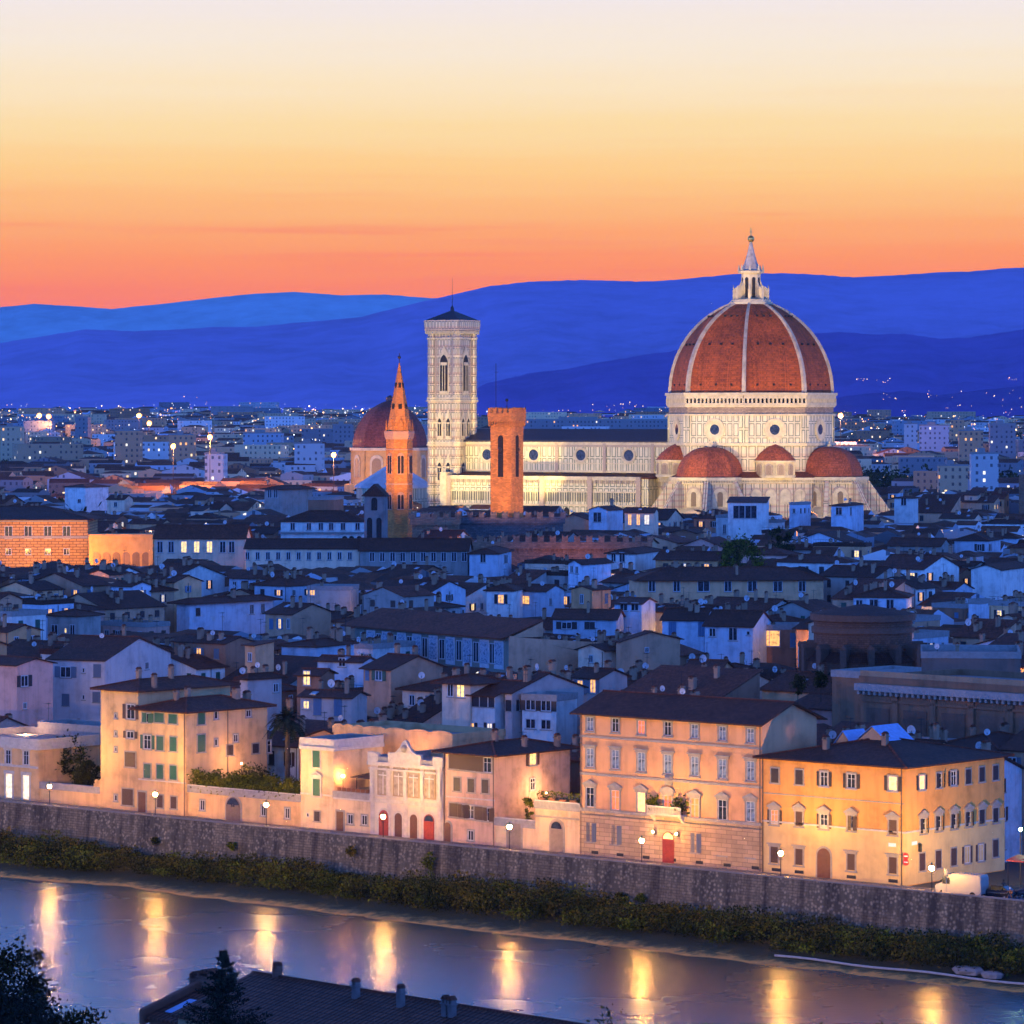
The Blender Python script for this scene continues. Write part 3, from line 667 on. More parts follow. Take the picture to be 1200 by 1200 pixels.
for i in range(5):
    x = -112+19.6*i
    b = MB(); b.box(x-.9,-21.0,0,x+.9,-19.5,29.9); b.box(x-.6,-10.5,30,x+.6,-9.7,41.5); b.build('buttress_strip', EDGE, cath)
for i in range(4):
    x = -102.2+19.6*i; b = MB(); n = 24
    ring = lambda r, y: [(x+r*math.cos(2*math.pi*i_/n), y, 37.3+r*math.sin(2*math.pi*i_/n)) for i_ in range(n)]
    L = [ring(2.9,-10.0), ring(2.9,-10.45), ring(2.3,-10.5), ring(1.9,-10.1)]
    for q in range(3): b.add(L[q]+L[q+1], [(j, (j+1) % n, (j+1) % n+n, j+n) for j in range(n)], 0)
    w = b.build('round_window', WHITEM, nave); b = MB(); b.poly(ring(1.95,-10.12)[::-1]); b.build('pane', GLASS, w)
    b = MB(); b.solid(arch_pts(2.2, 9.5, 10, True, x0=x, y=-19.95, z0=9.5), (0,-.4,0)); b.build('aisle_window', DARKIN, cath)
b = MB(); b.box(-115,-21.5,0,-112.6,21.5,31); b.box(-115,-12,31,-112.4,12,43.5); b.build('west_front', WHITEM, cath)

# ------------------------------------------------------------------ bell tower
CT = P(530, HZ, 1397)
camp = thing('bell_tower', 'tall square white marble bell tower with a flat dark cap and thin mast', 'bell tower', (CT.x, CT.y, 0), A31)
b = MB(); b.box(-6.9,-6.9,0,6.9,6.9,81); body = b.build('tower_shaft', MB_CAMP, camp)
for k in range(4):
    a = math.pi/4+k*math.pi/2; b = MB(); b.lathe([(1.9,0),(1.9,81)], 8, 7.0*math.sqrt(2)*.97*math.cos(a), 7.0*math.sqrt(2)*.97*math.sin(a), OCT); b.build('corner_buttress', MB_CAMP, camp)
b = MB()
for z, e in ((23.4,.5),(24.4,.3),(40.4,.5),(41.2,.3),(56.4,.7),(57.3,.4),(79.0,.4),(31.5,.12),(48.5,.12),(72.5,.12)):
    for sx_, sy_ in ((0,-1),(1,0),(0,1),(-1,0)):
        pass
    s_ = 6.9+e; b.box(-s_,-s_,z,s_,s_,z+.7)
    for k in range(4):
        a = math.pi/4+k*math.pi/2; b.lathe([(1.9+e,z+.005),(1.9+e,z+.695)], 8, 9.6*math.cos(a), 9.6*math.sin(a), OCT)
b.build('string_course', WHITEM, camp)
b = MB(); b.lathe([(9.5*1.31,81.9),(9.5*1.37,82.4),(9.5*1.37,83.6)], 4, 0, 0, math.pi/4); b.box(-9.3,-9.3,83.6,9.3,9.3,86); 
b.build('crown_cornice', MB_CAMP, camp)
b = MB()
for k in range(4):
    st = len(b.v)
    for x in np.linspace(-8.4, 8.4, 19): b.box(x-.25,-9.2,81.0,x+.25,-7.6,82.0)
    for i in range(st, len(b.v)):
        x, y, z = b.v[i]; a = k*math.pi/2; b.v[i] = (x*math.cos(a)-y*math.sin(a), x*math.sin(a)+y*math.cos(a), z)
b.build('corbel_row', WHITEM, camp)
b = MB(); b.lathe([(8.9*1.414,86.02),(.5,89.6)], 4, 0, 0, math.pi/4); b.lathe([(.9,89.4),(.8,90.6),(.15,91.5)], 8); b.tube((0,0,91),(0,0,101.5),.16,6,0,.05); b.build('cap_roof', LEAD, camp)
def lancet(parent, ang, r, x, z, w, h, gable=True):
    A = ang; fr = MB(); fr.solid(arch_pts(w+1.1, h+.9, 12, True, x0=x, z0=z-.5), (0,-.3,0))
    if gable: fr.solid([(x-w/2-1.0,-.15,z+h-1.0),(x+w/2+1.0,-.15,z+h-1.0),(x,-.15,z+h+3.2)], (0,-.25,0))
    face_tf(fr, r*math.cos(A), r*math.sin(A), A); w0 = fr.build('pointed_window', WHITEM, parent)
    b = MB(); b.solid(arch_pts(w, h, 12, True, x0=x, z0=z), (0,-.42,0)); face_tf(b, r*math.cos(A), r*math.sin(A), A); b.build('opening', DARKIN, w0)
    b = MB(); k = 1 if w < 2.6 else 2
    for i in range(k):
        q = x-w/2+w*(i+1)/(k+1); b.box(q-.13,-.6,z,q+.13,-.2,z+h*.78)
    b.box(x-w/2,-.55,z,x+w/2,-.2,z+.8); b.box(x-w*.42,-.5,z+h*.72,x+w*.42,-.2,z+h*.80)
    face_tf(b, r*math.cos(A), r*math.sin(A), A); b.build('mullion', WHITEM, w0)
for k in range(4):
    A = -math.pi/2+k*math.pi/2
    lancet(camp, A, 6.9, 0, 59.5, 4.0, 14.0)
    for z0 in (43.2, 27.2):
        for x in (-2.3, 2.3): lancet(camp, A, 6.9, x, z0, 1.9, 7.2)
    for x in (-4.5, 4.5):
        b = MB(); b.box(x-.4,-.2,58.4,x+.4,.1,78.5); face_tf(b, 6.9*math.cos(A), 6.9*math.sin(A), A); b.build('panel', EDGE, camp)

camp.scale = (.80,.80,1); CAMP_DONE = True
# ------------------------------------------------------------------ baptistery roof, chapel dome, brick towers
p = P(462, HZ, 1455)
r = thing('baptistery', 'low octagonal building under a white marble pyramid roof behind the brick spire', 'baptistery', (p.x, p.y, 0), A31)
b = MB(); b.lathe([(14.6,0),(14.6,24)], 8, 0, 0, OCT); b.build('wall', MB_AISLE, r)
b = MB(); b.lathe([(15.3,24),(15.3,24.7),(1.6,33.2)], 8, 0, 0, OCT); b.build('roof', plain('roof_white_marble', (.58,.58,.60), .6, var=.2, nscale=.3), r)
b = MB(); b.lathe([(1.5,33.0),(1.5,35.6),(.1,37.6)], 8, 0, 0, OCT); b.build('lantern', WHITEM, r)

p = P(457, HZ, 1640)
r = thing('chapel', 'dark red domed chapel with orange lit drum, behind the brick spire', 'chapel', (p.x, p.y, 0), R(-20))
ORST = plain('orange_stone', (.62,.38,.14), .8, var=.2, nscale=.4)
b = MB(); b.lathe([(16.2,0),(16.2,36.4)], 8, 0, 0, OCT); b.lathe([(19.5,0),(19.5,22)], 8, 0, 0, OCT); dz_ = b.build('drum_wall', ORST, r)
b = MB(); b.lathe([(17.2,36.4),(17.2,37.6)], 8, 0, 0, OCT); b.build('cornice', WHITEM, r)
b = MB(); b.lathe(domeprof(16.0, 1.6, 37.6, 57.5, 0, 14), 8, 0, 0, OCT); b.build('dome', tiles('chapel_dome_tile', (.21,.06,.045), rib=.5, jitter=.02), r)
b = MB(); b.lathe([(1.7,57.2),(1.7,59),(.1,60)], 8, 0, 0, OCT); b.build('finial', LEAD, r)
for k in range(8):
    A = 2*math.pi*k/8; ap = 16.2*math.cos(OCT)
    for w_, h_, y_, mt, nm in ((6.0,9.6,-.4,WHITEM,'arch_surround'), (4.2,8.2,-.5,plain('chapel_window_pane', (.30,.20,.10), .5),'arched_window')):
        b = MB(); b.solid(arch_pts(w_, h_, 12, z0=25), (0,y_,0)); face_tf(b, ap*math.cos(A), ap*math.sin(A), A); b.build(nm, mt, r)
    b = MB(); b.box(-1.0,-.6,22,1.0,.5,36.4); A2 = A+OCT; face_tf(b, 16.1*math.cos(A2), 16.1*math.sin(A2), A2); b.build('corner_pilaster', ORST, r)

BRICKT = masonry('tower_brick', (.60,.25,.055), (.45,.22,.07), .9, .35, .04, stain=.35)
p = P(468, HZ, 1085)
spire = thing('spire_tower', 'slender six sided brick tower with a tall pointed spire, orange in floodlight', 'tower', (p.x, p.y, 0), R(8))
b = MB(); b.lathe([(3.75,0),(3.75,47)], 6, 0, 0, 0); b.build('shaft', BRICKT, spire)
b = MB(); b.lathe([(3.9,44.8),(4.2,45.6),(4.2,46.2)], 6, 0, 0, 0); b.lathe([(4.35,46.2),(4.35,47.1)], 6); b.lathe([(3.95,32.0),(3.95,32.4)], 6); b.lathe([(3.95,41.8),(3.95,42.1)], 6); b.build('cornice', plain('tower_stone', (.45,.28,.17), .8), spire)
b = MB(); b.lathe([(3.6,47.1),(.15,66.4)], 6, 0, 0, 0); sp = b.build('spire', BRICKT, spire)
b = MB(); b.tube((0,0,66),(0,0,69.2),.12,6); b.ball((0,0,68.0),.5,8); b.build('finial', METAL, spire)
for k in range(6):
    A = R(30)+2*math.pi*k/6; ap = 3.75*math.cos(R(30))
    for z0, h_ in ((25.2,4.6), (35.2,5.6)):
        f = MB(); f.solid(arch_pts(2.0, h_+.5, 10, z0=z0-.3), (0,-.2,0)); face_tf(f, ap*math.cos(A), ap*math.sin(A), A); w0 = f.build('belfry_window', plain('tower_stone', 0), spire)
        b = MB()
        for x in (-.48,.48): b.solid(arch_pts(.72, h_-.6, 8, x0=x, z0=z0), (0,-.26,0))
        face_tf(b, ap*math.cos(A), ap*math.sin(A), A); b.build('opening', DARKIN, w0)
    b = MB(); b.box(-.7,-.3,47.1,.7,.4,48.6); b.solid([(-.8,-.4,48.6),(.8,-.4,48.6),(0,-.4,50.6)], (0,1.2,0)); face_tf(b, 2.7*math.cos(A), 3.0*math.sin(A), A); b.build('gablet', BRICKT, spire)
    A2 = 2*math.pi*k/6; b = MB(); b.tube((0,0,47.1),(0,0,50.4),.32,6,0,.04); face_tf(b, 3.7*math.cos(A2), 3.7*math.sin(A2), A2); b.build('pinnacle', BRICKT, spire)
    for zz, s_ in ((54.0,.5), (60.0,.35)):
        rr_ = 3.6*(66.4-zz)/19.3*math.cos(R(30)); b = MB(); b.box(-s_,-.25,zz-.6,s_,.3,zz+.7); face_tf(b, rr_*math.cos(A), rr_*math.sin(A), A); b.build('spire_light', DARKIN, sp)

p = P(594, HZ, 1062)
bt = thing('crenellated_tower', 'square orange brick tower with swallow merlons and tall bell openings', 'tower', (p.x, p.y, 0), A31)
b = MB(); b.box(-3.55,-3.55,0,3.55,3.55,49.2); b.build('shaft', BRICKT, bt)
b = MB(); b.box(-4.15,-4.15,50.0,4.15,4.15,52.2)
for k in range(4):
    st = len(b.v)
    for x in np.linspace(-3.6, 3.6, 9): b.box(x-.2,-4.14,48.6,x+.2,-3.5,50.0)
    for i in range(st, len(b.v)):
        x, y, z = b.v[i]; a = k*math.pi/2; b.v[i] = (x*math.cos(a)-y*math.sin(a), x*math.sin(a)+y*math.cos(a), z)
b.build('corbelled_parapet', BRICKT, bt)
def merlon_pts(x, w, z, h): return [(x-w/2,0,z),(x+w/2,0,z),(x+w/2,0,z+h),(x,0,z+h*.72),(x-w/2,0,z+h)]
for k in range(4):
    for i in range(5 if k % 2 == 0 else 3):
        x = (-3.65+7.3*i/4) if k % 2 == 0 else (-1.82+3.65*i/2)
        b = MB(); b.solid(merlon_pts(x, 1.0, 52.2, 1.6), (0,.6,0)); face_tf(b, 4.12*math.cos(-math.pi/2+k*math.pi/2), 4.12*math.sin(-math.pi/2+k*math.pi/2), -math.pi/2+k*math.pi/2); b.build('merlon', BRICKT, bt)
for k in range(4):
    A = -math.pi/2+k*math.pi/2; b = MB(); b.solid(arch_pts(1.75 if k % 2 == 0 else 1.7, 11.5, 10, z0=34.6), (0,-.06,0)); face_tf(b, 3.55*math.cos(A), 3.55*math.sin(A), A); o = b.build('bell_opening', DARKIN, bt)
    b = MB(); b.ball((0,-.3,42.2), .6, 8); b.box(-.85,-.15,40.6,.85,-.1,40.9); face_tf(b, 3.55*math.cos(A), 3.55*math.sin(A), A); b.build('bell', METAL, o)
b = MB(); b.tube((-3.2,-1,52),(-3.2,-1,66.0),.09,5); b.box(-3.6,-1,63.5,-2.4,-.95,63.6); b.build('aerial_mast', METAL, bt)
b = MB(); b.tube((0,0,52),(0,0,55.2),.1,5); b.ball((0,0,55.8), .5, 8); b.build('weather_vane', METAL, bt)
bt.scale = (.93,.93,1)
# floodlights on the roofs around
def spot(loc, tgt, power, col=(1,.72,.38), size=50, blend=.6, rad=1.0):
    l = bpy.data.lights.new('floodlight', 'SPOT'); l.energy = power; l.color = col; l.spot_size = R(size); l.spot_blend = blend; l.shadow_soft_size = rad
    o = bpy.data.objects.new('floodlight', l); COL.objects.link(o); o.location = loc; o.rotation_euler = (Vector(tgt)-Vector(loc)).to_track_quat('-Z', 'Y').to_euler(); return o
def cl(x, y, z): c, s = math.cos(A31), math.sin(A31); return (C0.x+x*c-y*s, C0.y+x*s+y*c, z)
FL = .33
CW = (1,.70,.24)
spot(cl(-95,-105,24), cl(-90,-15,30), 420e3*FL, CW, 60)
spot(cl(-58,-105,24), cl(-58,-15,30), 400e3*FL, CW, 60)
spot(cl(-25,-110,24), cl(-25,-25,30), 400e3*FL, CW, 60)
spot(cl(10,-105,22), cl(5,-35,26), 260e3*FL, CW, 60)
spot(cl(62,-75,22), cl(30,-22,26), 260e3*FL, CW, 60)
spot(cl(95,-30,22), cl(40,-5,26), 180e3*FL, CW, 60)
spot(cl(-10,-135,26), cl(0,0,66), 1080e3*FL, (1,.66,.27), 36)
spot(cl(95,-95,26), cl(0,0,66), 1080e3*FL, (1,.66,.27), 36)
spot(cl(-60,-150,34), cl(0,0,102), 2400e3*FL, (1,.66,.24), 12)
spot(cl(110,-120,34), cl(0,0,102), 1800e3*FL, (1,.66,.24), 12)
spot((CT.x-22, CT.y-72, 20), (CT.x, CT.y, 56), 800e3*FL, (1,.70,.25), 62)
spot((CT.x+42, CT.y-62, 20), (CT.x, CT.y, 56), 700e3*FL, (1,.70,.25), 62)
spot((C0.x*0+P(594,HZ,1062).x-15, 1008, 27.5), (P(594,HZ,1062).x, 1062, 42), 480e3*FL, (1,.42,.08), 46)
spot((P(594,HZ,1062).x+30, 1012, 27.5), (P(594,HZ,1062).x, 1062, 42), 360e3*FL, (1,.42,.08), 46)
spot((P(468,HZ,1085).x-16, 1030, 24), (P(468,HZ,1085).x-1, 1085, 50), 620e3*FL, (1,.42,.08), 44)
spot((P(468,HZ,1085).x+4, 1020, 27), (P(468,HZ,1085).x, 1085, 50), 420e3*FL, (1,.42,.08), 44)
spot((P(457,HZ,1640).x-60, 1585, 16), (P(440,HZ,1640).x, 1640, 32), 420e3*FL, (1,.50,.16), 60)
spot((P(457,HZ,1640).x+20, 1570, 16), (P(457,HZ,1640).x, 1640, 34), 260e3*FL, (1,.50,.16), 60)
# ------------------------------------------------------------------ houses: builder
WCACHE = {}
def part_mesh(key, fn):
    if key not in WCACHE: WCACHE[key] = fn()
    return WCACHE[key]
def wq(v): return round(v*10)/10
def win_meshes(w, h, style, sh='brown', trim=None, ped=None, near=False):
    """-> list of (name, mesh, (dx,dz), children) for a window centred at x=0, sill at z=0, on a wall facing -y"""
    lit = style.startswith('lit'); out = []
    pane = LIT[int(style[3]) if len(style) > 3 else 0] if lit else GLASSP if style == 'pale' else GLASS
    def frame():
        b = MB(); t = .07 if near else .12; e = .06
        b.box(-w/2,-e,0,-w/2+t,0,h,0); b.box(w/2-t,-e,0,w/2,0,h,0); b.box(-w/2+t,-e,0,w/2-t,0,t,0); b.box(-w/2+t,-e,h-t,w/2-t,0,h,0)
        if w > .7: b.box(-t/2,-e,t,t/2,0,h-t,0)
        if near and h > 1.3: b.box(-w/2+t,-e+.01,h*.64,w/2-t,0,h*.64+.05,0)
        b.add([(-w/2+.01,-.02,.01),(w/2-.01,-.02,.01),(w/2-.01,-.02,h-.01),(-w/2+.01,-.02,h-.01)], [(0,1,2,3)], 1)
        if near:
            if trim is not None and not ped:
                tt = .17; b.box(-w/2-tt,-.09,-tt,-w/2,0,h+tt,2); b.box(w/2,-.09,-tt,w/2+tt,0,h+tt,2); b.box(-w/2,-.09,h,w/2,0,h+tt,2); b.box(-w/2-.25,-.16,-tt-.02,w/2+.25,-.001,0,2)
        else: b.box(-w/2-.15,-.14,-.14,w/2+.15,0,0,2)
        return b.mesh('window', [FRAMEW, pane, trim or TRIM])
    if style == 'shut' and not near:
        def f():
            b = MB(); b.box(-w/2,-.08,0,-.02,0,h,0); b.box(.02,-.08,0,w/2,0,h,0); b.box(-w/2-.1,-.13,-.12,w/2+.1,0,0,1); return b.mesh('window', [SHUT[sh], TRIM])
        return [('window', part_mesh(('shut',w,h,sh), f), [])]
    kids = []
    if near or style in ('open', 'shut', 'ajar') or (lit and sh):
        def leaf():
            b = MB(); b.box(-w/4,-.05,0,w/4,0,h); return b.mesh('shutter', SHUT[sh])
        if sh:
            lm = part_mesh(('leaf',w,h,sh), leaf)
            if style == 'shut': kids = [(lm, (-w/4,-.07,0), 0), (lm, (w/4,-.07,0), 0)]
            elif style == 'ajar': kids = [(lm, (-w/4,-.07,0), 0), (lm, (w/2+w/4*.75,-.28,0), .8)]
            elif style in ('open',) or lit: kids = [(lm, (-w/2-w/4-.02,-.03,0), 0), (lm, (w/2+w/4+.02,-.03,0), 0)]
    return [('window', part_mesh((style if lit or style == 'pale' else 'g', w, h, near, bool(trim) and (trim.name), bool(ped)), frame), kids)]
def add_window(root, o3, rz, w, h, style='dark', sh='brown', trim=None, ped=None, near=False):
    w, h = wq(w), wq(h)
    for nm, me, kids in win_meshes(w, h, style, sh, trim, ped, near):
        o = put(me, nm, root, o3, rz)
        for me2, loc, r2 in kids: put(me2, 'shutter', o, loc, r2)
        if ped:
            def pm():
                b = MB(); t = .2; b.box(-w/2-t,-.12,-.1,-w/2,0,h,0); b.box(w/2,-.12,-.1,w/2+t,0,h,0); b.box(-w/2-t-.1,-.2,h,w/2+t+.1,0,h+.28,0); b.box(-w/2-.45,-.3,h+.28,w/2+.45,0,h+.42,0)
                b.box(-w/2-.3,-.22,-.26,w/2+.3,0,-.1,0)
                if ped == 'gable':
                    b.solid([(-w/2-.5,-.3,h+.42),(w/2+.5,-.3,h+.42),(0,-.3,h+.95)], (0,.3,0)); b.solid([(-w/2-.1,-.32,h+.5),(w/2+.1,-.32,h+.5),(0,-.32,h+.8)], (0,.02,0), 1)
                if ped == 'arc':
                    ap = [(-w/2-.5,-.3,h+.42),(w/2+.5,-.3,h+.42)]+[((w/2+.5)*math.cos(math.pi*i/8),-.3,h+.42+.6*math.sin(math.pi*i/8)) for i in range(1,8)]; b.solid(ap, (0,.3,0))
                return b.mesh('window_surround', [trim or TRIM, CONC])
            put(part_mesh(('ped',w,h,ped,(trim or TRIM).name), pm), 'window_surround', o)
        return o

HEROES = []      # footprints of hand-placed buildings: (origin, rot, L, D)
KEEP = []        # (px0, px1, lowest photo row that must stay visible, Y)
NO_COUNT = [0]
class House:
    """local x runs along the front, y into the building, origin at the front left corner on the ground"""
    def __init__(s, name, label, O, rot, L, D, H, wall, roof='gable', pitch=.30, over=.55, rm=None, cat='house', group=None, z0=0., keep=None, hero=True, wname='wall', base=None):
        s.O, s.rot, s.L, s.D, s.H, s.z0 = Vector(O), rot, L, D, H, z0
        s.u = Vector((math.cos(rot), math.sin(rot), 0)); s.n = Vector((-s.u.y, s.u.x, 0)); s.pitch, s.rooft, s.over = pitch, roof, over
        s.root = thing(name, label, cat, (O[0], O[1], z0), rot, group); rm = rm or ROOF
        if hero: HEROES.append((s.O.copy(), rot, L, D))
        b = MB()
        if roof == 'gable':            # ridge along x
            s.Rz = H+pitch*D/2; b.solid([(0,0,0),(0,D,0),(0,D,H),(0,D/2,s.Rz),(0,0,H)][::-1], (L,0,0))
        elif roof == 'gabley':         # gable faces the viewer
            s.Rz = H+pitch*L/2; b.solid([(0,0,0),(L,0,0),(L,0,H),(L/2,0,s.Rz),(0,0,H)], (0,D,0))
        elif roof == 'shed':           # single slope rising away
            s.Rz = H+pitch*D; b.solid([(0,0,0),(0,D,0),(0,D,s.Rz),(0,0,H)][::-1], (L,0,0))
        elif roof == 'shedb':          # single slope falling away
            s.Rz = H; b.solid([(0,0,0),(0,D,0),(0,D,max(1,H-pitch*D)),(0,0,H)][::-1], (L,0,0))
        else: b.box(0,0,0,L,D,H); s.Rz = H+pitch*min(L,D)/2 if roof == 'hip' else H
        s.wall = b.build(wname, wall, s.root)
        b = MB(); o, t = over, .16
        if roof == 'gable':
            e = -o*pitch+.03; b.solid([(-o*.7,-o,H+e),(-o*.7,-o,H+e+t),(-o*.7,D/2,s.Rz+t+.03),(-o*.7,D+o,H+e+t),(-o*.7,D+o,H+e),(-o*.7,D/2,s.Rz+.03)], (L+1.4*o,0,0)); s.roof = b.build('roof', rm, s.root)
            b = MB(); b.tube((-o*.7,D/2,s.Rz+.16),(L+o*.7,D/2,s.Rz+.16),.16,6); b.build('ridge_tiles', ROOF3, s.roof)
        elif roof == 'gabley':
            e = -o*pitch+.03; b.solid([(-o,-o*.7,H+e),(L/2,-o*.7,s.Rz+.03),(L+o,-o*.7,H+e),(L+o,-o*.7,H+e+t),(L/2,-o*.7,s.Rz+t+.03),(-o,-o*.7,H+e+t)], (0,D+1.4*o,0)); s.roof = b.build('roof', rm, s.root)
        elif roof == 'shed':
            e = -o*pitch+.03; b.solid([(-o*.6,-o,H+e),(-o*.6,-o,H+e+t),(-o*.6,D+.3,s.Rz+t+.1),(-o*.6,D+.3,s.Rz+.1)], (L+1.2*o,0,0)); s.roof = b.build('roof', rm, s.root)
        elif roof == 'shedb':
            b.solid([(-.2,-.4,H+.12),(-.2,-.4,H+.12+t),(-.2,D+o,H-pitch*(D+o)+t),(-.2,D+o,H-pitch*(D+o))], (L+.4,0,0)); s.roof = b.build('roof', rm, s.root)
        elif roof == 'hip':
            e = -o*pitch+.02; x0,y0,x1,y1 = -o,-o,L+o,D+o; m_ = min(L+2*o, D+2*o)/2; zr = H+e+t+pitch*m_
            if L >= D: r0, r1 = (x0+m_,(y0+y1)/2,zr), (x1-m_+.001,(y0+y1)/2,zr)
            else: r0, r1 = ((x0+x1)/2,y0+m_,zr), ((x0+x1)/2,y1-m_+.001,zr)
            c = [(x0,y0,H+e),(x1,y0,H+e),(x1,y1,H+e),(x0,y1,H+e)]; c2 = [(p[0],p[1],H+e+t) for p in c]; V = c+c2+[r0, r1]
            fs = [(0,3,2,1),(0,1,5,4),(1,2,6,5),(2,3,7,6),(3,0,4,7)]
            fs += [(4,5,9,8),(5,6,9),(6,7,8,9),(7,4,8)] if L >= D else [(4,5,8),(5,6,9,8),(6,7,9),(7,4,8,9)]
            b.add(V, fs); s.Rz = zr; s.roof = b.build('roof', rm, s.root)
            b = MB()
            for q, rr_ in zip(c2, (r0, r1, r1, r0) if L >= D else (r0, r0, r1, r1)): b.tube((q[0],q[1],q[2]+.02), (rr_[0],rr_[1],rr_[2]+.04), .13, 5)
            b.tube(r0, r1, .14, 5); b.build('ridge_tiles', ROOF3, s.roof)
        else:                          # flat terrace with parapet
            b.box(-.12,-.12,H,L+.12,.12,H+.9); b.box(-.12,D-.12,H,L+.12,D+.12,H+.9); b.box(-.12,.12,H,.12,D-.12,H+.9); b.box(L-.12,.12,H,L+.12,D-.12,H+.9); b.box(.12,.12,H+.01,L-.12,D-.12,H+.08,1)
            s.roof = b.build('roof', [rm if rm is not ROOF else CONC, CONC], s.root)
        if keep: KEEP.append(keep+(s.O.y,))
    def roofz(s, x, y):
        p, H = s.pitch, s.H
        if s.rooft == 'gable': return H+p*min(y, s.D-y)+.18
        if s.rooft == 'gabley': return H+p*min(x, s.L-x)+.18
        if s.rooft == 'shed': return H+p*y+.18
        if s.rooft == 'shedb': return H-p*y+.18
        if s.rooft == 'hip': return H+p*min(x, y, s.L-x, s.D-y)+.18
        return H+.1
    # photo pixels to this house's front and side
    def f(s, px, py):
        t = ray_line(px, s.O, s.u); Y = (s.O+s.u*t).y; return t, CH-(py-HZ)/F*Y-s.z0
    def sd(s, px, py):
        C = s.O+s.u*s.L; t = ray_line(px, C, s.n); Y = (C+s.n*t).y; return t, CH-(py-HZ)/F*Y-s.z0
    def win(s, face, px, py, w, h, style='dark', sh='brown', trim=None, ped=None, near=False):
        """px,py = centre of the opening in the photo; w,h in metres"""
        if face == 'f': a, z = s.f(px, py); return add_window(s.root, (a, 0, z-h/2), 0, w, h, style, sh, trim, ped, near)
        a, z = s.sd(px, py); return add_window(s.root, (s.L, a, z-h/2), math.pi/2, w, h, style, sh, trim, ped, near)
    def lwin(s, face, a, z, w, h, style='dark', sh='brown', near=False):
        if face == 'f': return add_window(s.root, (a, 0, z), 0, w, h, style, sh, None, None, near)
        return add_window(s.root, (s.L, a, z), math.pi/2, w, h, style, sh, None, None, near)
    def band(s, name, z, h, e, mat, face='fs', x0=0, x1=None):
        b = MB(); L, D = s.L, s.D; x1 = L if x1 is None else x1
        if face == 'f': b.box(x0,-e,z,x1,.02,z+h)
        elif face == 'fs': b.poly([]) if False else None; b.solid([(x0,-e,z),(L+e,-e,z),(L+e,D,z),(L-.02,D,z),(L-.02,.02,z),(x0,.02,z)], (0,0,h))
        else: b.box(L-.02,0,z,L+e,D,z+h)
        return b.build(name, mat, s.root)
    def chimney(s, x, y, w=.55, h=1.3, mat=None):
        def f():
            b = MB(); b.box(-w/2,-w/2,-.6,w/2,w/2,h); b.box(-w/2-.08,-w/2-.08,h,w/2+.08,w/2+.08,h+.1); b.solid([(-w/2-.05,-w/2-.05,h+.35),(w/2+.05,-w/2-.05,h+.35),(0,-w/2-.05,h+.62)], (0,w+.1,0),1); b.box(-w/2,-w/2,h+.1,-w/2+.12,w/2,h+.35); b.box(w/2-.12,-w/2,h+.1,w/2,w/2,h+.35); return b.mesh('chimney', [mat or CHIM, ROOF3])
        me = part_mesh(('chim', wq(w), wq(h), (mat or CHIM).name), f); put(me, 'chimney', s.roof, (x, y, s.roofz(x, y)))
    def dish(s, x, y, r=.5, az=0):
        def f():
            b = MB(); n = 12; V = []
            for rr_, q in ((.02,.12),(.5,.07),(1,-.08)):
                for i in range(n): a = 2*math.pi*i/n; V.append((r*rr_*math.cos(a), -q*r*-1*1.0, 1.25+r*rr_*math.sin(a)))
            b.add(V, [(j*n+i, j*n+(i+1) % n, (j+1)*n+(i+1) % n, (j+1)*n+i) for j in range(2) for i in range(n)]+[tuple(range(n))]); b.tube((0,.05,-.3),(0,.05,1.2),.04,5,1); b.tube((0,0,1.25-r*.8),(0,-r*.8,1.2),.02,4,1); return b.mesh('satellite_dish', [DISHM, METAL])
        put(part_mesh(('dish', wq(r)), f), 'satellite_dish', s.roof, (x, y, s.roofz(x, y)), az)
    def antenna(s, x, y, h=3.0):
        def f():
            b = MB(); b.tube((0,0,-.3),(0,0,h),.035,4); 
            for k in range(5): b.tube((-.5+.06*k,-.5+.22*k,h-.15),(.5-.06*k,-.5+.22*k,h-.15),.018,3)
            b.tube((0,-.5,h-.15),(0,.5,h-.15),.02,3); b.tube((-.35,0,h-.8),(.35,0,h-.8),.02,3); return b.mesh('antenna', METAL)
        put(part_mesh(('ant', wq(h)), f), 'antenna', s.roof, (x, y, s.roofz(x, y)), rnd.uniform(-1, 1))
    def skylight(s, x, y, w=1.0, h=1.2):
        if s.rooft not in ('gable', 'shed', 'shedb'): return
        p = s.pitch*(1 if (s.rooft == 'shed' or y < s.D/2) else -1)
        if s.rooft == 'shedb': p = -s.pitch
        def f():
            b = MB(); b.solid([(-w/2,-h/2,.0-p*h/2),(-w/2,-h/2,.14-p*h/2),(-w/2,h/2,.14+p*h/2),(-w/2,h/2,p*h/2)], (w,0,0)); b.quad((-w/2+.08,-h/2+.08,.15-p*(h/2-.08)),(w/2-.08,-h/2+.08,.15-p*(h/2-.08)),(w/2-.08,h/2-.08,.15+p*(h/2-.08)),(-w/2+.08,h/2-.08,.15+p*(h/2-.08)),1); return b.mesh('skylight', [GUTTER, glass_dark('skylight_glass', (.25,.32,.4), .08)])
        put(part_mesh(('sky', wq(w), wq(h), round(p,2)), f), 'skylight', s.roof, (x, y, s.roofz(x, y)-.02))
    def pipe(s, x, face='f'):
        b = MB()
        if face == 'f': b.tube((x,-.12,0),(x,-.12,s.H-.2),.06,5)
        else: b.tube((s.L+.12,x,0),(s.L+.12,x,s.H-.2),.06,5)
        b.build('drain_pipe', plain('copper_pipe', (.12,.08,.06), .6), s.root)
